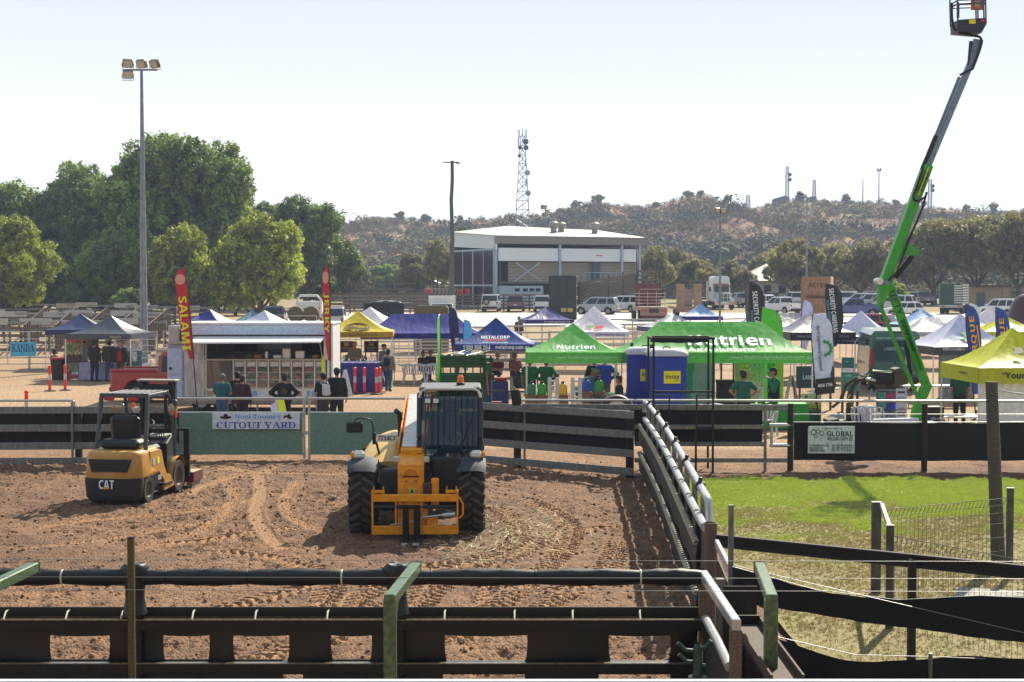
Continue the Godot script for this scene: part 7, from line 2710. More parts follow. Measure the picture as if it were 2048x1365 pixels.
# ================================================================== the forklift
func forklift() -> void:
	var tan_ := mat("forklift ochre",K(.74,.55,.26),.45,.0,1,1.0)
	var dark := mat("forklift charcoal",K(.10,.105,.115),.6,.0,2,1.5)
	var guard := mat("guard grey",K(.27,.29,.31),.5,.1,2)
	var black := mat("machine black",K(.035,.037,.04))
	var rubber := mat("dusty tread rubber",K(.19,.165,.15))
	var o := thing("forklift","ochre forklift seen from behind, parked by the rail fence","forklift",V(sx(238,29.1),.0,-29.1),-8)
	# z 0 is the rear axle,-z forward
	var b := Basis(VB,PI/2)
	for w in [[-.48,.27,.0,.2],[.48,.27,.0,.2],[-.47,.33,-1.6,.24],[.47,.33,-1.6,.24]]:
		var n := Node3D.new()
		n.name = "wheel"
		o.add_child(n,true)
		n.position = V(w[0],w[1],w[2])
		var r: float = w[1]
		var t: float = w[3]
		part(n,"tyre",sh().lathe([[r*.58,-t*.45],[r*.92,-t*.5],[r,-t*.38],[r,t*.38],[r*.92,t*.5],[r*.58,t*.45]],24,Vector3.ZERO,b),rubber)
		part(n,"rim",sh().lathe([[r*.6,-t*.46],[r*.5,-t*.2],[.0,-t*.2]],18,Vector3.ZERO,b).lathe([[.0,t*.2],[r*.2,t*.35],[r*.25,t*.2],[r*.5,t*.2],[r*.6,t*.46]],18,Vector3.ZERO,b),mat("ochre rim",K(.42,.36,.26),.7,.1,2))
	# lower counterweight,rounded in plan
	var rings := []
	for w in [[.10,.86],[.16,.95],[.44,1.0],[.53,1.0]]:
		var ring := PackedVector3Array()
		for m in 21:
			var a := PI*m/20.0
			ring.append(V(cos(a)*.58*w[1],w[0],.26 + pow(sin(a),.5)*.29*w[1]))
		ring.append(V(-.34,w[0],-.25))
		ring.append(V(.34,w[0],-.25))
		ring.reverse()
		rings.append(ring)
	part(o,"counterweight",sh().loft(rings),dark)
	part(o,"tow_slot",sh().box(V(.0,.25,.51),V(.34,.12,.06),BI,.02),black)
	rings = []
	for w in [[.53,1.0],[.62,1.02],[.95,.98],[1.02,.93],[1.04,.86]]:
		var ring := PackedVector3Array()
		for m in 21:
			var a := PI*m/20.0
			ring.append(V(cos(a)*.58*w[1],w[0],pow(sin(a),.4)*.54*w[1]))
		ring.append(V(-.57*w[1],w[0],-.5))
		ring.append(V(.57*w[1],w[0],-.5))
		ring.reverse()
		rings.append(ring)
	part(o,"rear_body",sh().loft(rings),tan_)
	part(o,"grille",sh().prism(v2([-.42,.90,.42,.90,.34,.66,-.36,.66]),.48,.565),black)
	for k in 2:
		part(o,"grille_bar",sh().box(V(0,.74 + k*.08,.57),V(.72,.015,.012)),dark)
	# CAT on the counterweight
	lettering(o,"CAT",.30,.17,mat("white print",K(.88,.90,.92)),Transform3D(BI,V(-.06,.42,.562)))
	part(o,"emblem",sh().prism(v2([-.08,.0,.08,.0,.0,.055]),.0,.004,Transform3D(BI,V(-.06,.335,.568))),mat("emblem yellow",K(.85,.60,.10),.5,.0,0))
	# side bodywork on both flanks
	for g in [-1.0,1.0]:
		var side := v2([.45,1.0,.0,1.0,-.14,.96,-.30,.62,-.42,.46,-.62,.42,-.86,.18,.02 - .3,.14,.02 - .3,.35,.0,.56,.45,.55])
		part(o,"side_panel",sh().prism(side,-.02,.02,Transform3D(Basis(V(0,0,1),UPV,V(-1,0,0)),V(g*.565,0,-.5)),.006),tan_)
		var mg := sh().sheet(5,10,func(u: float,v: float) -> Vector3:
			var a := lerpf(.0,2.7,v)
			return V(g*(.36 + .24*(u if g > 0 else 1.0 - u)),.33 + sin(a)*.41,-1.6 + cos(a)*.41))
		part(o,"mudguard",mg,tan_)
		part(o,"step",sh().box(V(g*.53,.26,-.98),V(.14,.05,.4)),dark)
	lettering(o,"CAT",.17,.09,M["white print"],Transform3D(turn(90),V(.592,.44,-.52)))
	part(o,"sticker",sh().box(V(.59,.78,-.45),V(.006,.12,.1)),mat("acid yellow print",K(.82,.86,.16),.6,.0,0))
	part(o,"sticker",sh().box(V(.59,.78,-.22),V(.006,.13,.12)),mat("grey print",K(.62,.63,.64),.6,.0,0))
	part(o,"frame",sh().box(V(0,.45,-.95),V(.9,.5,1.3),BI,.03),dark)
	part(o,"cowl",sh().prism(v2([.28,.4,.28,1.04,.0,1.18,-.16,1.16,-.22,.4]),-.5,.5,Transform3D(Basis(V(0,0,1),UPV,V(-1,0,0)),V(0,0,-1.42)),.02),dark)
	part(o,"dash_cover",sh().box(V(.22,1.16,-1.46),V(.46,.05,.32),Basis(VR,.1),.02),mat("pale dust cover",K(.62,.60,.56),.8))
	part(o,"engine_cover",sh().box(V(0,.86,-.62),V(.9,.4,.7),BI,.06),dark)
	# seat seen from behind
	part(o,"seat_back",sh().box(V(-.04,1.37,-.36),V(.60,.62,.17),Basis(VR,.15),.07),mat("seat vinyl",K(.085,.09,.10),.5))
	part(o,"seat_cushion",sh().box(V(-.02,1.1,-.66),V(.52,.13,.52),BI,.05),M["seat vinyl"])
	part(o,"document_pouch",sh().box(V(-.08,1.39,-.288),V(.3,.27,.02),Basis(VR,.15),.006),mat("paper",K(.72,.70,.72),.6))
	part(o,"tank_bracket",sh().box(V(0,1.14,-.1),V(.8,.18,.4),BI,.06),M["seat vinyl"])
	part(o,"steering_wheel",ring_shape(V(.06,1.42,-1.12),.17,.018,Basis(VR,.6)),black)
	part(o,"steering_column",sh().rod(V(.06,1.0,-1.36),V(.06,1.4,-1.13),.035),black)
	for k in 4:
		part(o,"lever",sh().rod(V(.24 + k*.05,1.15,-1.28),V(.26 + k*.05,1.36,-1.22),.01).ball(V(.26 + k*.05,1.37,-1.22),Vector3.ONE*.022,6,5),black)
	# overhead guard
	var top := 2.07
	for g in [-1.0,1.0]:
		part(o,"guard_post",sh().beam(V(g*.5,1.0,-.02),V(g*.47,top,-.22),.07,.08,.012,VB),guard)
		part(o,"guard_post",sh().pipe(PackedVector3Array([V(g*.5,.62,-1.62),V(g*.48,1.5,-1.5),V(g*.47,1.95,-1.38),V(g*.46,top,-1.24)]),.035,8),guard)
		part(o,"guard_rail",sh().beam(V(g*.47,top,-.2),V(g*.46,top,-1.28),.06,.07,.012),guard)
	for z in [-.2,-1.26]:
		part(o,"guard_rail",sh().beam(V(-.5,top,z),V(.5,top,z),.06,.09,.012),guard)
	for k in 7:
		part(o,"guard_slat",sh().beam(V(-.36 + k*.12,top + .03,-.2),V(-.36 + k*.12,top + .03,-1.26),.045,.03,.006),guard)
	for x in [-.28,.2]:
		part(o,"tail_light",sh().box(V(x,top - .06,-.13),V(.2,.07,.05),BI,.01),lamp("tail lens",K(.62,.05,.05)))
	part(o,"rear_mirror",sh().ball(V(-.22,top - .24,-.42),V(.15,.09,.04),12,8),mat("mirror face",K(.62,.58,.50),.15,.3,0))
	part(o,"rear_mirror",sh().ball(V(.52,top - .36,-1.36),V(.07,.13,.04),12,8),M["mirror face"])
	part(o,"work_lamp",sh().lathe([[.05,-.06],[.08,.0],[.08,.05],[.0,.05]],12,V(.2,top - .28,-.3)),mat("pale unit",K(.74,.73,.70),.5))
	part(o,"indicator",sh().box(V(.56,1.62,-1.5),V(.05,.16,.06),BI,.01),mat("indicator orange",K(.80,.30,.08),.3,.0,0))
	part(o,"side_lamp",sh().box(V(.56,1.84,-1.42),V(.12,.14,.1),BI,.03),guard)
	part(o,"beacon",sh().lathe([[.04,.0],[.05,.02],[.045,.12],[.0,.14]],10,V(.06,1.78,-.5)),mat("beacon amber",K(.90,.42,.03),.2,.0,0))
	part(o,"beacon_stem",sh().rod(V(-.04,1.1,-.5),V(.06,1.78,-.5),.012),black)
	# mast,carriage and forks
	var mz := -1.98
	for g in [-1.0,1.0]:
		part(o,"mast_channel",sh().box(V(g*.34,1.14,mz),V(.09,2.2,.12),BI,.008),black)
		part(o,"mast_channel",sh().box(V(g*.25,1.16,mz - .03),V(.07,2.2,.1),BI,.008),dark)
		part(o,"lift_ram",sh().rod(V(g*.20,.2,mz + .1),V(g*.20,2.1,mz + .1),.035),black)
	for y in [.4,1.2,2.12]:
		part(o,"mast_crossbar",sh().box(V(0,y,mz + .02),V(.76,.12,.06),BI,.01),dark)
	part(o,"mast_cap",sh().box(V(0,2.26,mz),V(.86,.04,.28),BI,.015),mat("pale dust cover",K(.62,.60,.56)))
	part(o,"load_backrest",sh().pipe(v3([-.55,.3,mz - .2,-.55,1.22,mz - .2,.5,1.22,mz - .2,.55,1.2,mz - .2,.55,.3,mz - .2]),.035,6).box(V(.54,.75,mz - .2),V(.12,1.0,.07)),black)
	for y in [.28,.66]:
		part(o,"carriage_bar",sh().box(V(0,y,mz - .18),V(1.05,.1,.05)),black)
	for x in [-.3,.3]:
		part(o,"fork_tine",sh().beam(V(x,.7,mz - .24),V(x,.08,mz - .24),.04,.1).beam(V(x,.08,mz - .22),V(x,.07,mz - 1.25),.1,.04),black)
	var p := thing("pallet_board","dusty red and cream boxed pallet held on the forklift tines","pallet",o.position + turn(-8)*V(.06,.0,mz - .55),-8)
	part(p,"deck",sh().box(V(0,.30,0),V(1.15,.05,.55),BI,.008),mat("cream deck",K(.66,.58,.46),.85))
	part(p,"side",sh().box(V(.58,.22,0),V(.03,.2,.55)),mat("dusty red paint",K(.48,.20,.20),.7,.0,3,3.0))
	part(p,"side",sh().box(V(0,.22,.28),V(1.15,.2,.03)),M["dusty red paint"])
	for x in [-.5,.0,.5]:
		part(p,"block",sh().box(V(x,.06,0),V(.12,.12,.53)),mat("cream block",K(.72,.66,.54),.8,.0,3,3.0))


# ================================================================== the boom lift
func boom_lift() -> void:
	var green := mat("lift green",K(.20,.62,.10),.38,.0,1,.6)
	var grey := mat("lift grey",K(.46,.51,.57),.4,.3,1)
	var slate := mat("lift slate",K(.13,.16,.22),.5,.1,1)
	var black := mat("machine black",K(.035,.037,.04))
	var d := 40.0
	var o := thing("boom_lift","bright green boom lift with its arm raised high to a basket","machine",V(sx(1838,d),0,-d))
	var q := func(px: float,py: float,z := .0) -> Vector3: return at(px,py,d) - V(sx(1838,d),0,-d) + V(0,0,z)
	# lower column and riser
	part(o,"column",sh().prism(v2([q.call(1822,843).x,.55,q.call(1850,843).x,.55,q.call(1850,800).x,q.call(1850,800).y,q.call(1863,771).x,q.call(1863,771).y,q.call(1853,760).x,q.call(1853,760).y,q.call(1842,775).x,q.call(1842,775).y,q.call(1834,800).x,q.call(1834,800).y,q.call(1826,820).x,q.call(1826,820).y]),-.16,.16,TI,.015),green)
	part(o,"riser_boom",sh().beam(q.call(1853,772),q.call(1779,570),.22,.22,.02,VB),green)
	part(o,"riser_plate",sh().beam(q.call(1843,740,.12),q.call(1807,640,.12),.02,.34,.004,VB),green)
	part(o,"riser_link",sh().beam(q.call(1836,800,.08),q.call(1759,610,.08),.09,.09,.012,VB),green)
	part(o,"riser_ram",sh().rod(q.call(1823,750,-.06),q.call(1812,680,-.06),.055),black)
	part(o,"knuckle",sh().prism(poly_at(o,d,[1756,612,1757,566,1766,556,1780,558,1786,572,1774,590,1764,612]),-.14,.18,TI,.012),green)
	part(o,"knuckle_pin",sh().rod(q.call(1770,566,-.2),q.call(1770,566,.24),.07,-1,12),grey)
	part(o,"knuckle_pin",sh().rod(q.call(1757,563,-.2),q.call(1757,563,.24),.09,-1,12),mat("bright ram",K(.70,.72,.68),.25,.7,0))
	part(o,"upper_boom",sh().beam(q.call(1768,568),q.call(1856,330),.26,.30,.025,VB),green)
	part(o,"boom_bracket",sh().prism(poly_at(o,d,[1805,490,1812,484,1838,502,1838,511,1800,512]),-.06,.06),green)
	part(o,"upper_ram",sh().rod(q.call(1826,512,.0),q.call(1791,556,.0),.07,-1,10),black)
	part(o,"ram_rod",sh().rod(q.call(1800,546,.0),q.call(1776,580,.0),.035,-1,8),M["bright ram"])
	part(o,"name_plate",sh().beam(q.call(1832,392,.16),q.call(1853,336,.16),.012,.25,.003,VB),mat("lift yellow",K(.84,.78,.10),.5,.0,0))
	var along: Vector3 = (q.call(1856,330) - q.call(1768,568)).normalized()
	var face := Basis(along,V(-along.y,along.x,0),VB)
	lettering(o,"Verax",.55,.17,mat("black print",K(.06,.06,.07)),Transform3D(face,q.call(1843,364,.172)))
	along = (q.call(1853,772) - q.call(1779,570)).normalized()
	face = Basis(along,V(-along.y,along.x,0),VB)
	var dim := mat("dark green print",K(.08,.25,.08),.6,.0,0)
	lettering(o,"NIFTY 120T",1.55,.14,dim,Transform3D(face,q.call(1799,627,.118)))
	lettering(o,"10000",.34,.10,M["black print"],Transform3D(face,q.call(1822,690,.138)))
	part(o,"fly_boom",sh().beam(q.call(1852,342),q.call(1953,100),.16,.19,.015,VB),grey)
	part(o,"jib",sh().prism(poly_at(o,d,[1938,130,1946,92,1948,78,1962,80,1961,100,1950,130]),-.07,.07,TI,.01),grey)
	part(o,"level_rod",sh().beam(q.call(1842,340,.1),q.call(1870,272,.1),.09,.09,.01,VB),black)
	part(o,"level_rod",sh().beam(q.call(1870,272,.1),q.call(1917,155,.1),.07,.07,.01,VB),mat("blue-grey strut",K(.36,.44,.52),.4,.2))
	part(o,"jib_ram",sh().rod(q.call(1941,84,.1),q.call(1934,132,.1),.06,.02,8),slate)
	var hose := PackedVector3Array()
	for w in [1917,152,1928,146,1942,140,1948,125,1957,100,1961,84,1957,76,1940,72,1918,68,1905,60,1901,40,1900,8]:
		hose.append(V(w,0,0))
	var hp := PackedVector3Array()
	for k in range(0,hose.size(),2):
		hp.append(q.call(hose[k].x,hose[k + 1].x,.16))
	part(o,"hose",sh().pipe(hp,.035,6),black)
	var hp2 := PackedVector3Array([q.call(1842,340,.2),q.call(1830,372,.2),q.call(1823,392,.2),q.call(1826,402,.2),q.call(1836,403,.2),q.call(1846,395,.2)])
	part(o,"hose",sh().pipe(hp2,.03,6),black)
	var hp3 := PackedVector3Array()
	for w in [[1850,385],[1842,415],[1830,445],[1815,478],[1800,520],[1790,545],[1776,560],[1762,566],[1752,562]]:
		hp3.append(q.call(w[0],w[1],.2))
	part(o,"hose",sh().pipe(hp3,.03,6),black)
	# the basket
	var bl: Vector3 = q.call(1907,62)
	var br: Vector3 = q.call(1966,56)
	var bw := br.x - bl.x
	var ba := bl + V(0,0,.35)
	part(o,"basket_tray",sh().prism(poly_at(o,d,[1909,66,1956,70,1966,52,1965,40,1909,44]),-.35,.35,TI,.01),slate)
	part(o,"tray_label",sh().box(q.call(1937,48,.36),V(.17,.11,.006)),M["lift yellow"])
	part(o,"tray_lamp",sh().box(q.call(1958,46,.36),V(.08,.06,.02)),mat("red print",K(.75,.16,.18)))
	var cage := mat("cage blue-grey",K(.28,.33,.42),.45,.2,1)
	for z in [-.33,.33]:
		for px in [1909,1961,1965]:
			part(o,"cage_post",sh().rod(q.call(px,50,z),q.call(px - 2,-30,z),.022),cage)
		for py in [5,12,-28]:
			part(o,"cage_rail",sh().rod(q.call(1909,py,z),q.call(1963,py - 2,z),.02),cage)
	for py in [5,12,-28]:
		for px in [1909,1963]:
			part(o,"cage_rail",sh().rod(q.call(px,py,-.33),q.call(px,py,.33),.02),cage)
	part(o,"control_board",sh().box(q.call(1948,12,.30),V(.32,.32,.05),BI,.01),mat("dusty orange card",K(.62,.38,.26),.7))
	part(o,"control_label",sh().box(q.call(1947,12,.33),V(.14,.18,.006)),mat("beige label",K(.66,.54,.46),.7))
	part(o,"hose_guard",sh().box(q.call(1910,25,.3),V(.06,.42,.1),BI,.02),black)
	# trailer base and outriggers
	part(o,"base_frame",sh().box(V(.0,.42,0),V(1.1,.28,1.0),BI,.03),grey)
	part(o,"outrigger",sh().beam(q.call(1826,838,.5),q.call(1736,840,.6),.18,.14,.015),mat("white enamel",K(.85,.86,.88),.35))
	for w in [[-1.35,.6],[1.3,.6],[-1.2,-1.4],[1.2,-1.4]]:
		part(o,"outrigger_leg",sh().rod(V(w[0],.04,w[1]),V(w[0]*.5,.6,w[1]*.5),.06),grey)
		part(o,"foot_pad",sh().lathe([[.16,.0],[.16,.04],[.06,.07]],12,V(w[0],.0,w[1])),black)
	for g in [-.7,.7]:
		var n := wheel(o,V(g,.33,-.3),.33,.2,mat("alloy rim",K(.55,.55,.56)))
		n.rotation_degrees.y = 90

func poly_at(o: Node3D,d: float,a: Array) -> PackedVector2Array:      # an outline of the frame,in the thing's own upright plane
	var p := PackedVector2Array()
	for k in range(0,a.size(),2):
		var v := at(a[k],a[k + 1],d) - o.position
		p.append(Vector2(v.x,v.y))
	return p


# ================================================================== things of the stalls
# a printed sheet: patches of colour computed as a picture
func print_mat(key: String,back: Color,marks: Array,speckle := .0) -> StandardMaterial3D:
	if M.has(key):
		return M[key]
	var im := Image.create(96,128,false,Image.FORMAT_RGB8)
	im.fill(back)
	for w in marks:      # [x,y,w,h,colour] in hundredths
		im.fill_rect(Rect2i(int(w[0]*.96),int(w[1]*1.28),int(w[2]*.96),int(w[3]*1.28)),w[4])
	if speckle > .0:
		var g := RandomNumberGenerator.new()
		g.seed = key.hash()
		for k in 5200:
			var x := g.randi() % 96
			var y := g.randi() % 128
			var c := im.get_pixel(x,y)*(1.0 + g.randf_range(-speckle,speckle))
			im.fill_rect(Rect2i(x,y,1 + g.randi() % 3,1 + g.randi() % 3),c.clamp())
	var m := StandardMaterial3D.new()
	m.resource_name = key
	m.albedo_texture = ImageTexture.create_from_image(im)
	m.roughness = .6
	M[key] = m
	return m

func printed(parent: Node,called: String,w: float,h: float,m: Material,x: Transform3D) -> void:
	var q := QuadMesh.new()
	q.size = Vector2(w,h)
	piece(parent,called,q,m,x*Transform3D(BI,V(0,0,.012)))

func board(called: String,label: String,category: String,px: float,d: float,w: float,h: float,base: float,m: Material,yaw := .0,group := "") -> Node3D:
	var o := thing(called,label,category,spot(px,d),yaw,group)
	part(o,"panel",sh().box(V(0,base + h/2,0),V(w,h,.016)),mat("board back",K(.70,.70,.72),.6,.0,0))
	printed(o,"print",w - .01,h - .01,m,Transform3D(BI,V(0,base + h/2,0)))
	for x in [-w*.4,w*.4]:
		part(o,"foot",sh().box(V(x,base/2 + .01,-.03),V(.03,maxf(base,.02),.25)),M["dark steel"])
	return o

func chair(label: String,pos: Vector3,yaw: float,m: Material,group: String) -> Node3D:
	var o := thing("plastic_chair",label,"chair",pos,yaw,group)
	part(o,"seat",sh().box(V(0,.43,0),V(.44,.035,.44),Basis(VR,.05),.012),m)
	for k in 4:
		part(o,"back_slat",sh().beam(V(-.15 + k*.1,.46,-.21),V(-.17 + k*.113,.84,-.31),.06,.018,.005,VB),m)
	part(o,"back_rim",sh().pipe(v3([-.22,.45,-.2,-.25,.72,-.28,-.2,.85,-.31,.0,.88,-.32,.2,.85,-.31,.25,.72,-.28,.22,.45,-.2]),.022,6),m)
	for g in [-1.0,1.0]:
		part(o,"leg",sh().beam(V(g*.2,.43,.19),V(g*.24,0,.23),.05,.035),m)
		part(o,"leg",sh().beam(V(g*.2,.43,-.19),V(g*.24,0,-.26),.05,.035),m)
		part(o,"arm",sh().pipe(v3([g*.25,.7,-.27,g*.27,.66,.0,g*.26,.62,.17,g*.22,.43,.2]),.022,6),m)
	return o

func trestle(label: String,px: float,d: float,w: float,dp: float,h: float,top: Material,skirt: Material = null,yaw := .0,category := "table") -> Node3D:
	var o := thing("trestle_table",label,category,spot(px,d),yaw,"trestle tables at the stalls")
	part(o,"top",sh().box(V(0,h - .02,0),V(w,.04,dp),BI,.01),top)
	for g in [-1.0,1.0]:
		part(o,"leg_frame",sh().pipe(PackedVector3Array([V(g*w*.42,0,dp*.4),V(g*w*.36,h - .04,dp*.36),V(g*w*.36,h - .04,-dp*.36),V(g*w*.42,0,-dp*.4)]),.014,6),M["dark steel"])
	if skirt:
		var s := sh()
		for k in 4:
			var c := [V(-w/2,0,dp/2),V(w/2,0,dp/2),V(w/2,0,-dp/2),V(-w/2,0,-dp/2)]
			var a: Vector3 = c[k]
			var b: Vector3 = c[(k + 1) % 4]
			s.sheet(24,4,func(u: float,v: float) -> Vector3:
				var p := a.lerp(b,u)*(1.01 + .03*(1.0 - v)*(.6 + sin(u*40.0)))
				return V(p.x,lerpf(.03,h,v),p.z))
		s.box(V(0,h + .004,0),V(w + .02,.006,dp + .02))
		part(o,"cloth",s,skirt)
	return o

func bollard(label: String,px: float,d: float) -> void:
	var o := thing("t_top_bollard",label,"bollard",spot(px,d),0,"orange T-top bollards")
	part(o,"stem",sh().lathe([[.055,.04],[.055,.90],[.045,.92]],14),mat("safety orange",K(.92,.22,.10),.5,.0,1))
	part(o,"band",sh().lathe([[.057,.45],[.0575,.47],[.0575,.66],[.057,.68]],14),mat("reflective band",K(.74,.68,.60),.4,.0,0))
	part(o,"handle",sh().lathe([[.045,.92],[.065,.95],[.06,1.02],[.0,1.05]],12),M["safety orange"])
	part(o,"base",sh().lathe([[.24,.0],[.24,.03],[.08,.06]],8),mat("black rubber",K(.045,.048,.05)))

func stalls() -> void:
	var white := mat("white plastic",K(.82,.83,.86),.45,.0,1)
	var steel := M["dark steel"] as Material
	var galv := mat("galvanised pipe",K(.72,.72,.71))
	var card := mat("cardboard",K(.50,.37,.25),.9,.0,1,2.0)
	var ink := mat("black print",K(.06,.06,.07))
	var black := mat("black plastic",K(.05,.05,.055))
	# --- the slate tent
	var o := thing("wheelie_bin","brown wheelie bin with a red lid beside the slate tent","bin",spot(116,66.3))
	part(o,"body",sh().loft([rect_ring(.0,.25,.26),rect_ring(.9,.31,.34)]),mat("bin brown",K(.17,.12,.09),.6))
	part(o,"lid",sh().loft([rect_ring(.9,.34,.37),rect_ring(.95,.34,.37),rect_ring(.99,.26,.3)]),mat("bin red",K(.66,.20,.20),.5))
	for g in [-1.0,1.0]:
		wheel(o,V(g*.24,.1,-.24),.1,.06,steel).rotation_degrees.y = 90
	bollard("orange bollard nearer the brown bin's far side",97,59.6)
	bollard("orange bollard standing directly before the brown bin",128,60.0)
	bollard("orange bollard whose top alone shows over the rail fence",50,45.5)
	for w in [[709,58.2,"orange bollard before the middle of the blue counter"],[728,58.2,"second orange bollard before the blue counter"],[752,57.8,"orange bollard at the corner of the blue counter"],[759,58.4,"orange bollard just behind the corner of the blue counter"],[676,58.6,"orange bollard hidden behind the man in the black jacket"]]:
		bollard(w[2],w[0],w[1])
	board("display_banner","tall banner printed with autumn trees in the slate tent","banner",145,66.2,.8,1.85,.03,print_mat("autumn print",K(.34,.32,.22),[[0,0,100,12,K(.62,.26,.26)],[0,12,100,30,K(.50,.48,.30)],[10,16,40,18,K(.36,.42,.16)],[0,42,100,20,K(.26,.20,.15)],[0,62,100,22,K(.45,.44,.36)],[0,86,100,14,K(.58,.22,.24)],[40,84,60,5,K(.82,.80,.86)]],.5))
	board("display_banner","white and teal photo banner at the end of the slate tent","banner",266,66.0,.76,1.62,.12,print_mat("teal print sheet",K(.78,.77,.84),[[0,28,100,50,K(.22,.42,.40)],[30,30,40,26,K(.80,.80,.86)],[8,36,30,40,K(.24,.20,.20)],[50,70,40,22,K(.62,.46,.42)],[60,6,14,8,K(.72,.62,.48)],[0,92,100,8,K(.72,.72,.80)]],.3))
	board("display_banner","brown photo panel at the back of the slate tent","banner",180,68.0,.75,1.0,.85,print_mat("brown print",K(.48,.40,.33),[[10,20,40,60,K(.34,.24,.18)],[55,30,30,50,K(.42,.36,.30)]],.4))
	var sb := board("smokehouse_board","cream printed menu board beside the red ute","sign",323,62.5,.52,1.5,.06,print_mat("cream print",K(.72,.68,.60),[[20,18,60,18,K(.32,.28,.28)],[12,60,12,8,K(.25,.22,.22)],[12,72,12,8,K(.25,.22,.22)],[12,84,12,8,K(.25,.22,.22)],[34,60,50,3,K(.45,.42,.40)],[34,72,50,3,K(.45,.42,.40)],[34,84,50,3,K(.45,.42,.40)]],.1))
	lettering(sb,"SMOKED BEEF",.44,.09,ink,Transform3D(BI,V(0,1.46,.015)),"Droid Serif")
	lettering(sb,"AUSSIE",.4,.1,ink,Transform3D(BI,V(0,.98,.015)),"Droid Serif")
	trestle("table under a lilac cloth inside the slate tent",200,66.0,1.7,.7,.78,white,cloth("lilac table cloth",K(.62,.60,.74),.0))
	chair("white plastic chair at the open end of the slate tent",spot(287,66.4),-70,white,"")
	# --- the yellow and blue tents
	o = trestle("counter wrapped in royal blue cloth beside the food trailer",716,59.6,1.74,1.3,1.16,white,cloth("royal counter cloth",K(.07,.13,.50),.0),.0,"counter")
	for k in 6:
		part(o,"clip",sh().box(V(-.75 + k*.3,1.175,.66),V(.1,.04,.05)),white)
	o = thing("folding_sign","white folding sign leaning on the blue counter","sign",spot(690,57.2),10)
	part(o,"leaf",sh().prism(v2([-.28,0,.28,0,.06,1.0,-.06,1.0]),.0,.02,Transform3D(Basis(VR,-.12),V(0,0,.1))),white)
	part(o,"leaf",sh().prism(v2([-.28,0,.28,0,.06,1.0,-.06,1.0]),-.02,.0,Transform3D(Basis(VR,.12),V(0,0,-.14))),white)
	o = thing("folding_sign","white folding sign with a yellow panel before the food trailer","sign",spot(557,43.0),5)
	part(o,"leaf",sh().prism(v2([-.33,0,.33,0,.09,1.0,-.09,1.0]),.0,.02,Transform3D(Basis(VR,-.15),V(0,0,.15))),white)
	part(o,"leaf",sh().prism(v2([-.33,0,.33,0,.09,1.0,-.09,1.0]),-.02,.0,Transform3D(Basis(VR,.15),V(0,0,-.15))),white)
	part(o,"yellow_panel",sh().box(V(.09,.7,.075),V(.2,.6,.008),Basis(VR,-.15)*Basis(VB,.2)),mat("acid yellow print",K(.82,.86,.16),.6,.0,0))
	for w in [[692,"black menu board hung inside the yellow tent"],[742,"second black menu board hung inside the yellow tent"]]:
		board("menu_board",w[1],"sign",w[0],64.8,.62,.5,1.28,print_mat("menu print",K(.10,.09,.08),[[34,8,34,36,K(.62,.45,.16)],[20,55,60,6,K(.55,.50,.40)],[24,68,52,5,K(.45,.40,.34)],[28,80,44,5,K(.45,.40,.34)]],.1),0,"black menu boards in the yellow tent")
	o = trestle("white table crowded with plants and bottles under the yellow tent",705,62.4,2.2,.7,.95,white,cloth("white table cloth",K(.78,.77,.78),.0))
	for k in 9:
		var x := -1.0 + k*.24
		if k % 3 == 0:
			part(o,"pot_plant",leaf_clump(40,.35,80 + k),tinted_mat("pot leaf",.8,.3)).transform = Transform3D(Basis.from_scale(V(.16,.2,.16)),V(x,1.13,0))
			part(o,"pot",sh().lathe([[.06,.95],[.08,1.06],[.0,1.06]],10,V(x,0,0)),steel)
		else:
			part(o,"bottle",sh().lathe([[.03,.95],[.03,1.08],[.012,1.13],[.012,1.18],[.0,1.18]],8,V(x,0,.1)),white if k % 2 else steel)
	(M["pot leaf"] as StandardMaterial3D).albedo_color = K(.24,.36,.16)
	trestle("white table between plastic chairs under the long blue tent",842,65.0,1.9,.8,.74,white)
	for w in [[818,63.6,175],[863,63.7,190],[768,61.5,160],[838,63.5,185]]:
		chair("white plastic armchair at the tables below the long blue tent",spot(w[0],w[1]),w[2],white,"white plastic chairs below the blue tent")
	# --- the green cattle crush and the yard frame of the METALCORP stall
	crush()
	o = thing("steel_yard_frame","heavy galvanised yard rails and post displayed under the deep blue printed tent","frame",spot(975,59.8))
	for h in [.5,.86,1.22,1.55,1.9]:
		part(o,"rail",sh().beam(V(-.1,h,0),V(2.6,h,0),.05,.12,.012),galv)
	part(o,"post",sh().box(V(1.0,1.05,.08),V(.22,2.1,.12),BI,.015),galv)
	part(o,"post",sh().box(V(2.62,1.0,0),V(.1,2.0,.1),BI,.015),galv)
	part(o,"post",sh().box(V(-.12,1.0,0),V(.1,2.0,.1),BI,.015),galv)
	trestle("small table under a blue cloth at the deep blue printed tent",988,53.5,1.0,.6,.8,white,cloth("blue table cloth",K(.12,.16,.42),.0))
	box_thing("black toolbox on the blue-clothed table","toolbox","box",spot(977,53.5) + V(0,.81,0),V(.36,.26,.26),black)
	box_thing("red printed carton on the blue-clothed table","carton","box",spot(1001,53.4) + V(0,.81,0),V(.42,.12,.3),mat("carton red",K(.60,.10,.12),.6))
	box_thing("crimson cool box on the ground by the deep blue printed tent","cool_box","box",spot(993,50.5),V(.34,.30,.3),mat("crimson plastic",K(.55,.05,.20),.5))
	o = thing("camp_chair","black folding camp chair at the deep blue printed tent","chair",spot(1040,53.2),-20)
	part(o,"seat",sh().box(V(0,.45,0),V(.5,.03,.45),BI,.01),black)
	part(o,"backrest",sh().box(V(0,.78,-.24),V(.5,.5,.03),Basis(VR,-.15),.01),black)
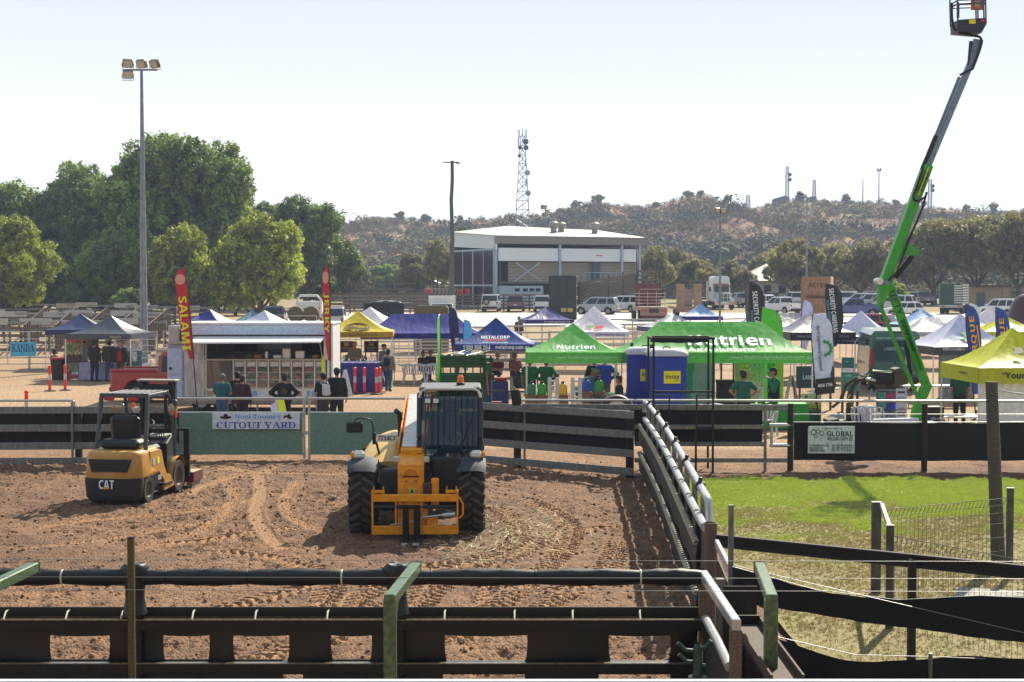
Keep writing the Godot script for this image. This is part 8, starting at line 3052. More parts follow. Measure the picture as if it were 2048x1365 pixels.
	part(o,"frame",sh().rod(V(-.25,0,.22),V(.25,.45,.22),.012).rod(V(.25,0,.22),V(-.25,.45,.22),.012).rod(V(-.25,0,-.22),V(.25,.45,-.22),.012).rod(V(.25,0,-.22),V(-.25,.45,-.22),.012).rod(V(-.25,0,-.22),V(-.25,1.0,-.28),.012).rod(V(.25,0,-.22),V(.25,1.0,-.28),.012),galv)
	# --- the small green tent: knapsack sprayers on cartons,slotted posts,a big wheel
	var tanks := [[1063,"dark green",K(.08,.40,.24)],[1084,"bright green",K(.10,.52,.12)],[1126,"yellow",K(.74,.60,.08)],[1173,"blue",K(.05,.22,.55)],[1199,"leaf green",K(.12,.48,.10)]]
	trestle("low dark bench carrying the cartons and sprayer tanks",1132,44.8,2.6,.5,.62,mat("dark bench",K(.20,.15,.11),.8))
	for w in tanks:
		var p := spot(w[0],44.8) + V(0,.62,0)
		box_thing("brown carton under the %s sprayer tank" % w[1],"carton","box",p,V(.30,.33 + (.1 if w[0] > 1170 else .0),.3),card)
		o = thing("knapsack_sprayer","%s plastic sprayer tank standing on a brown carton" % w[1],"sprayer",p + V(0,.331 + (.1 if w[0] > 1170 else .0),0),0,"plastic sprayer tanks on cartons")
		part(o,"tank",sh().lathe([[.12,.0],[.135,.05],[.135,.2],[.11,.3],[.05,.34],[.0,.345]],14,Vector3.ZERO,Basis.from_scale(V(1,1,.8)),true),mat("tank " + w[1],w[2],.35,.0,0))
		part(o,"cap",sh().lathe([[.05,.33],[.055,.36],[.05,.4],[.0,.4]],10),black)
		part(o,"hose",sh().pipe(v3([.12,.06,.04,.2,.02,.06,.2,-.14,.08,.14,-.2,.12]),.012,6),black)
	for w in [[1107,"white slotted plastic post panel between the green and yellow sprayers"],[1153,"white slotted plastic post panel between the yellow and blue sprayers"]]:
		o = thing("slotted_trough",w[1],"panel",spot(w[0],43.6),0,"white slotted post panels")
		o.scale = V(1.15,1.25,1.0)
		for g in [-1.0,1.0]:
			part(o,"upright",sh().box(V(g*.095,.62,0),V(.1,1.24,.06),BI,.02),mat("off-white plastic",K(.76,.73,.70),.5))
		for k in 9:
			part(o,"rung",sh().rod(V(-.06,.15 + k*.125,0),V(.06,.15 + k*.125,0),.022),mat("off-white plastic",K(.76,.73,.70)))
	o = thing("hose_wheel","black and white wheel standing before the blue toilets","wheel",spot(1234,42.8))
	o.scale = Vector3.ONE*1.25
	part(o,"tyre",sh().lathe([[.30,-.1],[.42,-.12],[.44,-.06],[.44,.06],[.42,.12],[.30,.1]],28,V(0,.44,0),Basis(VR,PI/2)),black)
	part(o,"hub",sh().lathe([[.0,.05],[.24,.06],[.30,.1]],24,V(0,.44,0),Basis(VR,PI/2)).lathe([[.30,-.1],[.24,-.06],[.0,-.05]],24,V(0,.44,0),Basis(VR,PI/2)),white)
	o = thing("duffel_bag","purple bag lying below the blue sprayer","bag",spot(1190,44.75) + V(.1,.62,.12))
	part(o,"bag",sh().ball(V(0,.13,0),V(.27,.14,.15),14,8),mat("purple cloth",K(.16,.05,.20),.8))
	part(o,"handle",sh().pipe(v3([-.12,.22,.05,-.08,.33,.05,.08,.33,.05,.12,.22,.05]),.014,6),black)
	trestle("white table in the small green tent",1212,46.6,1.5,.7,.86,white,cloth("white table cloth",K(.78,.77,.78)))
	# --- portable toilets
	for w in [[1291,45.5,-4,"blue portable toilet half hidden behind its twin"],[1338,44.4,2,"front blue portable toilet with a white roof"]]:
		toilet(w[3],spot(w[0],w[1]),w[2])
	# --- the long green tent
	board("display_banner","tall banner split between teal green and white","banner",1403,48.2,.9,1.9,.05,print_mat("split print",K(.66,.70,.82),[[0,0,14,100,K(.20,.62,.45)],[14,0,6,60,K(.20,.62,.45)],[20,0,5,30,K(.20,.62,.45)]],.03))
	board("display_banner","pale blue hanging chart in the long green tent","banner",1456,48.6,.5,.42,1.72,print_mat("chart print",K(.60,.66,.78),[[30,10,12,6,K(.25,.26,.35)],[30,60,12,6,K(.25,.26,.35)]],.06))
	board("display_banner","pale green map banner behind the man in the green shirt","banner",1500,48.8,.95,1.9,.1,print_mat("map print",K(.56,.70,.52),[[10,10,40,40,K(.64,.72,.42)],[40,30,30,60,K(.70,.66,.56)],[60,5,30,40,K(.50,.74,.50)],[70,50,25,45,K(.62,.62,.60)]],.15))
	board("display_banner","lime and green pull-up banner behind the man in the dark vest","banner",1552,48.4,.52,1.95,.05,print_mat("lime print",K(.52,.74,.14),[[0,0,45,100,K(.16,.62,.22)]],.05))
	o = trestle("table under a bright green cloth at the long green tent",1547,44.0,1.95,.75,.76,white,cloth("bright green cloth",K(.14,.60,.18),.0))
	part(o,"brochures",sh().box(V(-.7,.8,.1),V(.3,.06,.2),turn(15)).box(V(-.35,.79,.1),V(.2,.05,.2)),black)
	box_thing("black cabinet under the pale blue chart","cabinet","box",spot(1452,47.6),V(.52,1.22,.4),black)
	trestle("white folding table beside the black cabinet",1450,46.2,.85,.6,.7,white)
	for w in [[1495,42.0],[1535,42.1],[1400,42.2],[1425,42.5]]:
		chair("white slatted chair with its back to the rail fence",spot(w[0],w[1]),180 + (w[0] % 7)*3,white,"white slatted chairs along the rail fence")
	o = thing("step_ladder","small aluminium step ladder at the end of the green tent","ladder",spot(1584,46.5))
	for g in [-1.0,1.0]:
		part(o,"stile",sh().beam(V(g*.02 - .02,1.42,.0),V(-.28,0,g*.2),.05,.025),mat("alloy frame",K(.75,.74,.72)))
		part(o,"rear_leg",sh().beam(V(g*.02 + .02,1.42,.0),V(.3,0,g*.2),.05,.025),mat("wood leg",K(.50,.42,.34),.8))
	for k in 4:
		part(o,"tread",sh().box(V(-.24 + k*.06,.3 + k*.3,0),V(.09,.025,.34 - k*.06)),M["alloy frame"])
	o = board("display_banner","dark teal lettered wall banner behind the step ladder","banner",1632,50.5,1.3,.75,.75,print_mat("dark teal print",K(.08,.22,.25),[],.05))
	lettering(o,"LANDWATCH",.95,.14,mat("pale teal print",K(.62,.76,.76)),Transform3D(BI,V(.05,1.12,.02)))
	board("display_banner","green pull-up banner with a photo of a person in a field","banner",1625,44.6,.58,.98,.02,print_mat("field print",K(.05,.30,.20),[[0,0,100,42,K(.66,.72,.56)],[14,4,14,8,K(.10,.34,.20)],[0,30,100,14,K(.52,.58,.24)],[64,10,14,24,K(.58,.36,.26)],[0,44,100,8,K(.30,.42,.22)]],.2))
	o = board("display_banner","teal sign post with a white notice beside the teal van","banner",1697,50.0,.42,.62,1.2,print_mat("teal notice",K(.10,.36,.33),[[10,60,80,34,K(.80,.78,.80)],[20,20,40,4,K(.50,.66,.64)]],.05))
	printed(o,"notice",.36,.28,print_mat("white notice",K(.80,.78,.80),[[20,20,60,8,K(.60,.40,.40)],[15,50,70,6,K(.5,.5,.5)],[15,70,70,6,K(.5,.5,.5)]]),Transform3D(BI,V(0,1.32,.004)))
	board("display_banner","pale teal banner at the feet of the teal van","banner",1702,48.4,.6,.62,.8,print_mat("pale teal print sheet",K(.20,.46,.42),[[20,16,60,6,K(.55,.70,.66)],[20,60,60,20,K(.14,.34,.34)]],.06))
	trencher()
	for w in [[1726,41.6],[1740,41.9],[1752,41.5]]:
		chair("white plastic chair leaning together beside the olive digger",spot(w[0],w[1]),150 + (w[0] % 5)*8,white,"white plastic chairs beside the digger")
	board("photo_board","dark photo board with blue and pink pictures beside the lift","board",1776,43.0,.62,1.2,.02,print_mat("photo print",K(.20,.21,.28),[[6,4,40,40,K(.30,.50,.52)],[50,8,34,16,K(.60,.12,.30)],[52,22,40,26,K(.10,.20,.55)],[6,50,84,34,K(.34,.38,.46)],[20,36,10,40,K(.55,.45,.25)],[8,90,30,5,K(.75,.75,.78)]],.35))
	board("photo_board","white price board with two headed panels beside the photo board","board",1805,42.8,.32,1.25,.02,print_mat("price print",K(.76,.76,.84),[[14,6,70,5,K(.2,.2,.28)],[20,20,60,3,K(.5,.5,.55)],[20,28,60,3,K(.5,.5,.55)],[20,44,60,3,K(.5,.4,.45)],[14,54,70,8,K(.2,.2,.28)],[20,70,60,3,K(.5,.5,.55)],[20,80,60,3,K(.5,.5,.55)],[0,48,100,2,K(.1,.1,.12)]]))
	for w in [[1868,52.0,2.2,"long white trestle table at the green-cog tent"],[1925,43.6,1.2,"small grey bench table in the front lime tent"]]:
		trestle(w[3],w[0],w[1],w[2],.7,.76 if w[0] < 1900 else .42,white)
	o = thing("steel_locker","pale green steel lockers under the green-cog tent","locker",spot(1898,55.8))
	for k in 2:
		part(o,"locker",sh().box(V(k*.62,.9,0),V(.58,1.8,.5),BI,.01),mat("pale green steel",K(.55,.62,.60),.5,.1,2))
	box_thing("black bin standing behind the lift base","round_bin","bin",spot(1868,43.6),V(.5,.7,.5),mat("corrugated dark bin",K(.16,.16,.17),.6,.2,2))
	for w in [[1640,43.4,.5],[1668,41.2,.42]]:
		o = thing("jerry_can","grey and green chemical drum on the ground by the black mesh fence","drum",spot(w[0] + 40,w[1]),0,"chemical drums by the black mesh fence")
		part(o,"drum",sh().box(V(0,w[2]/2,0),V(.3,w[2],.24),BI,.04),mat("drum grey",K(.62,.66,.72),.5))
		part(o,"label",sh().box(V(-.02,w[2]*.4,.125),V(.12,.14,.006)),mat("tank bright green",K(.10,.52,.12)))
		part(o,"cap",sh().lathe([[.05,w[2]],[.05,w[2] + .05],[.0,w[2] + .05]],8),black)
	box_thing("pale box on the dirt beyond the right-hand green gate","flat_box","box",spot(755,40.2),V(.95,.28,.5),mat("cream card",K(.72,.64,.50),.8))

func rect_ring(y: float,hx: float,hz: float) -> PackedVector3Array:
	var r := PackedVector3Array()
	for k in 16:
		var a := TAU*(k + .5)/16
		r.append(V(clampf(cos(a)*1.35,-1,1)*hx,y,-clampf(sin(a)*1.35,-1,1)*hz))
	return r

func box_thing(label: String,called: String,category: String,pos: Vector3,s: Vector3,m: Material) -> void:
	var o := thing(called,label,category,pos,6)
	part(o,"body",sh().box(V(0,s.y*.45,0),V(s.x,s.y*.9,s.z),BI,.015),m)
	part(o,"lid",sh().box(V(0,s.y*.95,0),V(s.x + .02,s.y*.1,s.z + .02),BI,.008),m)

func crush() -> void:
	var green := mat("crush green",K(.07,.33,.09),.45,.1,2,1.0)
	var d := 50.0
	var o := thing("cattle_crush","dark green steel cattle crush behind the telehandler cab","crush",spot(923,d))
	var w := 1.52
	for x in [-w/2,w/2]:
		for z in [.0,-1.0]:
			part(o,"post",sh().box(V(x,.93,z),V(.1,1.86,.08),BI,.01),green)
	for y in [.15,1.2,1.52,1.82]:
		part(o,"rail",sh().beam(V(-w/2,y,.04),V(w/2,y,.04),.05,.09,.01),green)
		part(o,"rail",sh().beam(V(-w/2,y,-1.04),V(w/2,y,-1.04),.05,.09,.01),green)
	part(o,"sheet",sh().box(V(0,.66,.02),V(w - .06,1.05,.02)),green)
	part(o,"sheet",sh().box(V(0,1.66,.0),V(w - .06,.24,.02)),green)
	for k in 6:
		part(o,"bar",sh().rod(V(-.62 + k*.25,1.15,.03),V(-.62 + k*.25,1.8,.03),.022),green)
	part(o,"head_gate",sh().box(V(w/2 + .22,.95,-.1),V(.06,1.9,.9),BI,.01),green)
	part(o,"head_gate_frame",sh().box(V(w/2 + .16,1.75,.3),V(.3,.14,.1),BI,.01).box(V(w/2 + .16,1.4,.3),V(.2,.5,.06),BI,.01),green)
	part(o,"lever",sh().beam(V(w/2 + .08,1.35,.36),V(w/2 + .14,.58,.36),.06,.05,.01),mat("lever orange",K(.72,.38,.10),.5))
	for k in 5:
		part(o,"top_rod",sh().rod(V(-.6 + k*.25,1.88,.1),V(-.2 + k*.28,1.97 + .05*(k % 3),-.5),.02),M["galvanised pipe"] if k % 2 else green)
	part(o,"offcuts",sh().ball(V(-.1,1.92,.0),V(.2,.06,.15),8,5),mat("white plastic",K(.82,.83,.86)))

func toilet(label: String,pos: Vector3,yaw: float) -> void:
	var blue := mat("toilet blue",K(.03,.19,.60),.45,.0,1)
	var roof := mat("toilet roof",K(.72,.72,.74),.5,.0,1)
	var o := thing("portable_toilet",label,"toilet",pos,yaw,"blue portable toilets")
	var w := 1.12
	var h := 2.1
	part(o,"cabin",sh().box(V(0,h/2 + .06,-w/2),V(w,h,w),BI,.05),blue)
	var dr := part(o,"door",sh().box(V(0,1.08,.02),V(w - .2,1.9,.04),BI,.015),blue)
	for k in 9:
		part(dr,"rib",sh().box(V(-.38 + k*.095,.62,.045),V(.045,.85,.02),BI,.008),blue)
		part(o,"rib",sh().box(V(-w/2 - .005,.62,-.16 - k*.1),V(.02,.85,.045),BI,.008),blue)
	part(dr,"latch",sh().box(V(.4,1.1,.055),V(.08,.12,.03),BI,.01),M["black plastic"])
	part(o,"yellow_sign",sh().box(V(.1,1.50,.048),V(.50,.37,.008)),mat("toilet yellow",K(.84,.80,.10),.5,.0,0))
	lettering(o,"Verax",.42,.13,mat("black print",K(.06,.06,.07)),Transform3D(BI,V(.1,1.52,.055)))
	lettering(o,"HIRE",.1,.035,M["black print"],Transform3D(BI,V(.24,1.41,.055)))
	part(o,"roof",sh().loft([xf_ring(rect_ring(h + .02,w/2 + .04,w/2 + .04),-w/2),xf_ring(rect_ring(h + .12,w/2 + .05,w/2 + .05),-w/2),xf_ring(rect_ring(h + .22,w/2 - .1,w/2 - .1),-w/2)]),roof)
	part(o,"base",sh().box(V(0,.05,-w/2),V(w + .06,.1,w + .06),BI,.01),M["black plastic"])
	part(o,"vent_pipe",sh().rod(V(-.4,h,-.95),V(-.4,h + .34,-.95),.05),M["dark steel"])
	part(o,"lifting_eye",sh().pipe(v3([-.1,h + .2,-.5,-.08,h + .28,-.5,.08,h + .28,-.5,.1,h + .2,-.5]),.02,6),M["dark steel"])

func xf_ring(r: PackedVector3Array,z: float) -> PackedVector3Array:
	for k in r.size():
		r[k] += V(0,0,z)
	return r

# the olive digging attachment with its bucket and drum
func trencher() -> void:
	var olive := mat("olive machine paint",K(.26,.22,.11),.4,.1,2,1.0)
	var black := mat("machine black",K(.035,.037,.04))
	var ram := mat("bright ram",K(.70,.72,.68))
	var d := 42.0
	var o := thing("mini_digger","olive mini digger with a curved arm reaching up to a bucket","machine",spot(1690,d))
	var c: float = sx(1690,d)
	var q := func(px: float,py: float,z := .0) -> Vector3: return at(px,py,d) - V(c,0,-d) + V(0,0,z)
	var arm := PackedVector3Array()
	for w in [[1698,805],[1700,790],[1706,772],[1716,762],[1730,760],[1750,766],[1768,772]]:
		arm.append(q.call(w[0],w[1]))
	var s := sh()
	for k in arm.size() - 1:
		s.beam(arm[k],arm[k + 1] + (arm[k + 1] - arm[k]).normalized()*.03,.12,.2 - .012*k,.02,VB)
	part(o,"arm",s,olive)
	part(o,"stick",sh().beam(q.call(1680,800,.15),q.call(1690,768,.15),.09,.14,.02,VB).beam(q.call(1690,768,.15),q.call(1712,756,.15),.09,.13,.02,VB).beam(q.call(1680,800,.15),q.call(1662,815,.15),.07,.1,.02,VB),olive)
	part(o,"ram",sh().rod(q.call(1712,757,.1),q.call(1734,745,.1),.03).rod(q.call(1728,757,.2),q.call(1748,760,.2),.04),ram)
	part(o,"hose",sh().pipe(PackedVector3Array([q.call(1704,752,.1),q.call(1714,748,.1),q.call(1728,755,.15),q.call(1736,745,.1),q.call(1742,738,.1)]),.018,6),black)
	part(o,"auger_drum",sh().rod(q.call(1744,754),q.call(1784,757),.20,-1,16),black)
	part(o,"drum_bar",sh().beam(q.call(1745,742,.15),q.call(1782,743,.15),.04,.04),ram)
	part(o,"bucket",sh().prism(poly_at(o,d,[1785,738,1796,735,1812,748,1816,758,1810,768,1786,772]),-.3,.3,TI,.02),mat("olive bucket",K(.30,.29,.10),.5,.0,2))
	part(o,"caution_plate",sh().beam(q.call(1691,799,.22),q.call(1697,788,.22),.01,.10,.002,VB),mat("lift yellow",K(.84,.78,.10),.5,.0,0))
	part(o,"engine",sh().box(V(.35,.62,0),V(.5,.36,.5),BI,.04),black)
	part(o,"chassis",sh().box(V(.15,.32,0),V(.9,.25,.6),BI,.03),olive)
	part(o,"blade",sh().box(V(-.35,.3,.1),V(.3,.4,.8),Basis(VB,.2),.02),black)
	part(o,"leg",sh().beam(q.call(1698,806),V(.15,.4,0),.12,.18,.02,VB),olive)
	part(o,"blue_sheet",sh().beam(q.call(1740,776,.25),q.call(1734,800,.25),.01,.16,.002,VB),mat("pale blue sheet",K(.45,.58,.72),.6,.0,0))
	for g in [-.3,.3]:
		wheel(o,V(.2,.2,g),.2,.14,M["dark steel"])


# ================================================================== people
func nets(bones: Array,cell: float,k: float) -> Shape:      # [a,b,radius at a,radius at b] joined softly
	var lo := Vector3.ONE*1e9
	var hi := -lo
	for w in bones:
		var r: float = maxf(w[2],w[3])
		lo = lo.min((w[0] as Vector3).min(w[1]) - Vector3.ONE*r)
		hi = hi.max((w[0] as Vector3).max(w[1]) + Vector3.ONE*r)
	lo -= Vector3.ONE*cell*2.5
	hi += Vector3.ONE*cell*2.5
	var nx := int((hi.x - lo.x)/cell) + 1
	var ny := int((hi.y - lo.y)/cell) + 1
	var nz := int((hi.z - lo.z)/cell) + 1
	var f := PackedFloat32Array()
	f.resize(nx*ny*nz)
	f.fill(9.0)
	for w in bones:
		var a: Vector3 = w[0]
		var b: Vector3 = w[1]
		var ra: float = w[2]
		var rb: float = w[3]
		var e := b - a
		var ee := maxf(e.length_squared(),1e-9)
		var r := maxf(ra,rb) + k + cell*2.0
		var p0 := ((a.min(b) - Vector3.ONE*r - lo)/cell).floor()
		var p1 := ((a.max(b) + Vector3.ONE*r - lo)/cell).ceil()
		for z in range(maxi(0,int(p0.z)),mini(nz,int(p1.z) + 1)):
			for y in range(maxi(0,int(p0.y)),mini(ny,int(p1.y) + 1)):
				var row := (z*ny + y)*nx
				for x in range(maxi(0,int(p0.x)),mini(nx,int(p1.x) + 1)):
					var p := lo + V(x,y,z)*cell
					var t := clampf((p - a).dot(e)/ee,.0,1.0)
					var d := p.distance_to(a + e*t) - lerpf(ra,rb,t)
					var o := f[row + x]
					var h := maxf(k - absf(o - d),.0)/k
					f[row + x] = minf(o,d) - h*h*k*.25
	var s := sh()
	var at_cell := PackedInt32Array()
	at_cell.resize(nx*ny*nz)
	at_cell.fill(-1)
	var step := [1,nx,nx*ny]
	var lim := cell*2.0
	for z in nz - 1:
		for y in ny - 1:
			var row := (z*ny + y)*nx
			for x in nx - 1:
				var i := row + x
				if absf(f[i]) > lim:
					continue
				var m := Vector3.ZERO
				var n := 0
				for ax in 3:
					for c in 4:
						var o0 := Vector3i.ZERO
						o0[(ax + 1) % 3] = c & 1
						o0[(ax + 2) % 3] = c >> 1
						var j: int = i + o0.x + o0.y*nx + o0.z*nx*ny
						var va := f[j]
						var vb := f[j + step[ax]]
						if (va < .0) != (vb < .0):
							var q := (Vector3.ZERO + V(o0.x,o0.y,o0.z))
							q[ax] += va/(va - vb)
							m += q
							n += 1
				if n:
					var g := V(f[i + 1] - f[i],f[i + nx] - f[i],f[i + nx*ny] - f[i])
					at_cell[i] = s.put(lo + (V(x,y,z) + m/n)*cell,g if g.length_squared() > 1e-12 else UPV)
	for z in range(1,nz - 1):
		for y in range(1,ny - 1):
			for x in range(1,nx - 1):
				var i := (z*ny + y)*nx + x
				if absf(f[i]) > lim:
					continue
				for ax in 3:
					var va := f[i]
					var vb := f[i + step[ax]]
					if (va < .0) == (vb < .0):
						continue
					var u: int = step[(ax + 1) % 3]
					var w: int = step[(ax + 2) % 3]
					var c := [at_cell[i],at_cell[i - u],at_cell[i - u - w],at_cell[i - w]]
					if c.min() < 0:
						continue
					if va < .0:
						s.ix.append_array(PackedInt32Array([c[0],c[2],c[1],c[0],c[3],c[2]]))
					else:
						s.ix.append_array(PackedInt32Array([c[0],c[1],c[2],c[0],c[2],c[3]]))
	return s

var poses := {}
var the_head: Shape
var the_hand: Shape

func pose(kind: String) -> Dictionary:
	if poses.has(kind):
		return poses[kind]
	if the_head == null:
		the_head = nets([[V(0,.02,-.01),V(0,.03,.0),.088,.09],[V(0,-.02,.03),V(0,-.085,.055),.062,.038],[V(0,.012,.085),V(0,-.022,.104),.010,.014],[V(-.083,.012,0),V(-.085,-.025,.005),.015,.012],[V(.083,.012,0),V(.085,-.025,.005),.015,.012],[V(-.03,.028,.082),V(.03,.028,.082),.012,.012],[V(-.018,-.055,.085),V(.018,-.055,.085),.010,.010]],.008,.02)
		var hb := [[V(.0,0,0),V(.0,-.075,.004),.027,.03]]
		for w in [[-.030,.072,.0],[-.010,.082,.0],[.010,.078,.0],[.028,.060,.0]]:
			var root := V(w[0],-.085,.004)
			var mid := root + V(w[0]*.1,-w[1]*.5,.008)
			hb.append([root,mid,.0095,.009])
			hb.append([mid,mid + V(0,-w[1]*.45,.024),.009,.0075])
		hb.append([V(-.026,-.03,.008),V(-.052,-.068,.022),.012,.010])
		hb.append([V(-.052,-.068,.022),V(-.048,-.098,.032),.010,.008])
		the_hand = nets(hb,.005,.008)
	var j := {}
	for g in [1.0,-1.0]:
		var n := "L" if g > 0 else "R"
		j["hip" + n] = V(g*.09,.92,0)
		j["knee" + n] = V(g*.105,.50,.02)
		j["ank" + n] = V(g*.115,.09,-.02)
		j["toe" + n] = V(g*.14,.035,.14)
		j["sho" + n] = V(g*.185,1.41,0)
		j["elb" + n] = V(g*.255,1.13,-.03)
		j["wri" + n] = V(g*.26,.89,.05)
	j.head = V(0,1.64,.02)
	var tilt := .0
	match kind:
		"akimbo":
			for g in [1.0,-1.0]:
				j["elb" + ("L" if g > 0 else "R")] = V(g*.40,1.20,-.08)
				j["wri" + ("L" if g > 0 else "R")] = V(g*.22,1.03,.06)
		"hold":
			j.elbL = V(.27,1.14,.0)
			j.wriL = V(.16,1.10,.24)
			j.elbR = V(-.27,1.14,.0)
			j.wriR = V(-.10,1.08,.25)
		"chin":
			j.elbL = V(.22,1.13,.10)
			j.wriL = V(.05,1.42,.17)
			j.elbR = V(-.24,1.13,.04)
			j.wriR = V(.08,1.12,.20)
		"reach":
			j.elbL = V(.28,1.14,.08)
			j.wriL = V(.30,.98,.30)
		"step":
			j.kneeL = V(.10,.51,.10)
			j.ankL = V(.11,.09,.14)
			j.toeL = V(.13,.035,.30)
			j.kneeR = V(-.10,.49,-.04)
			j.ankR = V(-.11,.10,-.20)
			j.toeR = V(-.13,.035,-.05)
		"lean":
			tilt = .75
			j.elbL = V(.27,1.17,.22)
			j.elbR = V(-.27,1.17,.22)
			j.wriL = V(.20,1.22,.46)
			j.wriR = V(-.20,1.22,.46)
		"sit":
			for g in [1.0,-1.0]:
				var n := "L" if g > 0 else "R"
				j["knee" + n] = V(g*.13,.94,.42)
				j["ank" + n] = V(g*.13,.53,.44)
				j["toe" + n] = V(g*.15,.48,.60)
				j["elb" + n] = V(g*.25,1.14,.08)
				j["wri" + n] = V(g*.14,1.10,.32)
	var up := TI
	if tilt != .0:
		up = Transform3D(Basis(VR,tilt),V(0,.95,0))*Transform3D(BI,V(0,-.95,0))
	for n in ["shoL","shoR","elbL","elbR","wriL","wriR","head"]:
		j[n] = up*(j[n] as Vector3)
	var trunk := []
	for g in [.075,-.075]:
		trunk.append([up*V(g*1.15,1.33,-.005),up*V(g,1.12,.005),.112,.103])
		trunk.append([up*V(g,1.12,.005),V(g*1.1,.95,0),.103,.112])
	trunk.append([up*V(.16,1.40,-.01),up*V(-.16,1.40,-.01),.062,.062])
	var neck := [[up*V(0,1.42,-.005),j.head + up.basis*V(0,-.06,-.01),.060,.052]]
	var arms := []
	var fore := []
	var legs := []
	var feet := []
	for n in ["L","R"]:
		arms.append([j["sho" + n],j["elb" + n],.058,.043])
		fore.append([j["elb" + n],j["wri" + n],.042,.028])
		legs.append([j["hip" + n],j["knee" + n],.092,.060])
		legs.append([j["knee" + n],j["ank" + n],.058,.038])
		feet.append([j["ank" + n] + V(0,-.03,-.03),j["toe" + n],.045,.034])
	var grow := func(a: Array,r: float) -> Array:
		var out := []
		for w in a:
			out.append([w[0],w[1],w[2] + r,w[3] + r])
		return out
	var cut := []
	for w in arms:
		cut.append([w[0],(w[0] as Vector3).lerp(w[1],.72),w[2] + .018,lerpf(w[2],w[3],.72) + .022])
	var body := nets(trunk + neck + arms + fore + legs + feet,.02,.03)
	body.add(the_head,Transform3D(up.basis,j.head))
	for n in ["L","R"]:
		var dir: Vector3 = (j["elb" + n] - j["wri" + n]).normalized()
		var g := 1.0 if n == "L" else -1.0
		var zz := (V(-g,0,.3) - dir*V(-g,0,.3).dot(dir)).normalized()
		body.add(the_hand,Transform3D(Basis(dir.cross(zz),dir,zz),j["wri" + n]))
	var r := {
		"joints": j,"up": up.basis,"body": body.mesh(),
		"tee": nets(grow.call(trunk,.017) + cut,.02,.03).mesh(),
		"coat": nets(grow.call(trunk,.028) + grow.call(arms,.024) + grow.call(fore,.022),.022,.035).mesh(),
		"pants": nets(grow.call(legs,.016) + [[V(.08,.95,0),V(-.08,.95,0),.128,.128]],.02,.03).mesh(),
		"shoes": nets(grow.call(feet,.012),.014,.01).mesh(),
	}
	poses[kind] = r
	return r

func person(label: String,px: float,d: float,yaw: float,kind: String,tall: float,top: String,shirt: Color,pants: Color,hair: Color,hat := "",hat_k := Color.WHITE,y := .0,skin := K(.60,.42,.33)) -> Node3D:
	var q := pose(kind)
	var o := thing("person",label,"person",spot(px,d) + V(0,y,0),yaw,"people at the stalls")
	var k := tall/1.75
	o.scale = Vector3.ONE*k
	piece(o,"body",q.body,mat("skin %s" % skin.to_html(false),skin,.55,.0,0))
	piece(o,"shirt" if top == "tee" else "jacket",q[top],mat("garment %s" % shirt.to_html(false),shirt,.85,.0,1,3.0))
	piece(o,"trousers",q.pants,mat("garment %s" % pants.to_html(false),pants,.85,.0,1,3.0))
	piece(o,"shoes",q.shoes,mat("shoe leather",K(.13,.10,.08),.6,.0,1))
	var h: Vector3 = q.joints.head
	var b: Basis = q.up
	for g in [-.031,.031]:
		part(o,"eye",sh().ball(h + b*V(g,.010,.086),Vector3.ONE*.0085,6,5),mat("eye dark",K(.08,.06,.05),.3,.0,0))
	part(o,"hair",sh().ball(h + b*V(0,.045,-.022),V(.101,.092,.103),14,9).ball(h + b*V(0,-.02,-.055),V(.085,.085,.06),12,7),mat("hair %s" % hair.to_html(false),hair,.8,.0,3,8.0))
	var hm := mat("hat %s" % hat_k.to_html(false),hat_k,.85,.0,1)
	if hat == "brim":
		var s := sh()
		s.t = Transform3D(b,h)
		s.lathe([[.0,.06],[.185,.075],[.19,.08],[.108,.082],[.1,.15],[.08,.175],[.0,.165]],20)
		part(o,"hat",s,hm)
	elif hat == "cap":
		var s := sh()
		s.t = Transform3D(b,h)
		s.lathe([[.104,.045],[.105,.08],[.09,.125],[.05,.148],[.0,.152]],16,Vector3.ZERO,BI,true)
		s.prism(v2([-.08,.06,-.07,.15,.0,.18,.07,.15,.08,.06]),-.006,.006,Transform3D(Basis(VR,PI/2 + .2),V(0,.065,0)))
		part(o,"cap",s,hm)
	return o

func hand_at(o: Node3D,kind: String,n: String) -> Vector3:
	var j: Dictionary = poses[kind].joints
	return o.transform*(j["wri" + n] + (j["wri" + n] - j["elb" + n]).normalized()*.09)

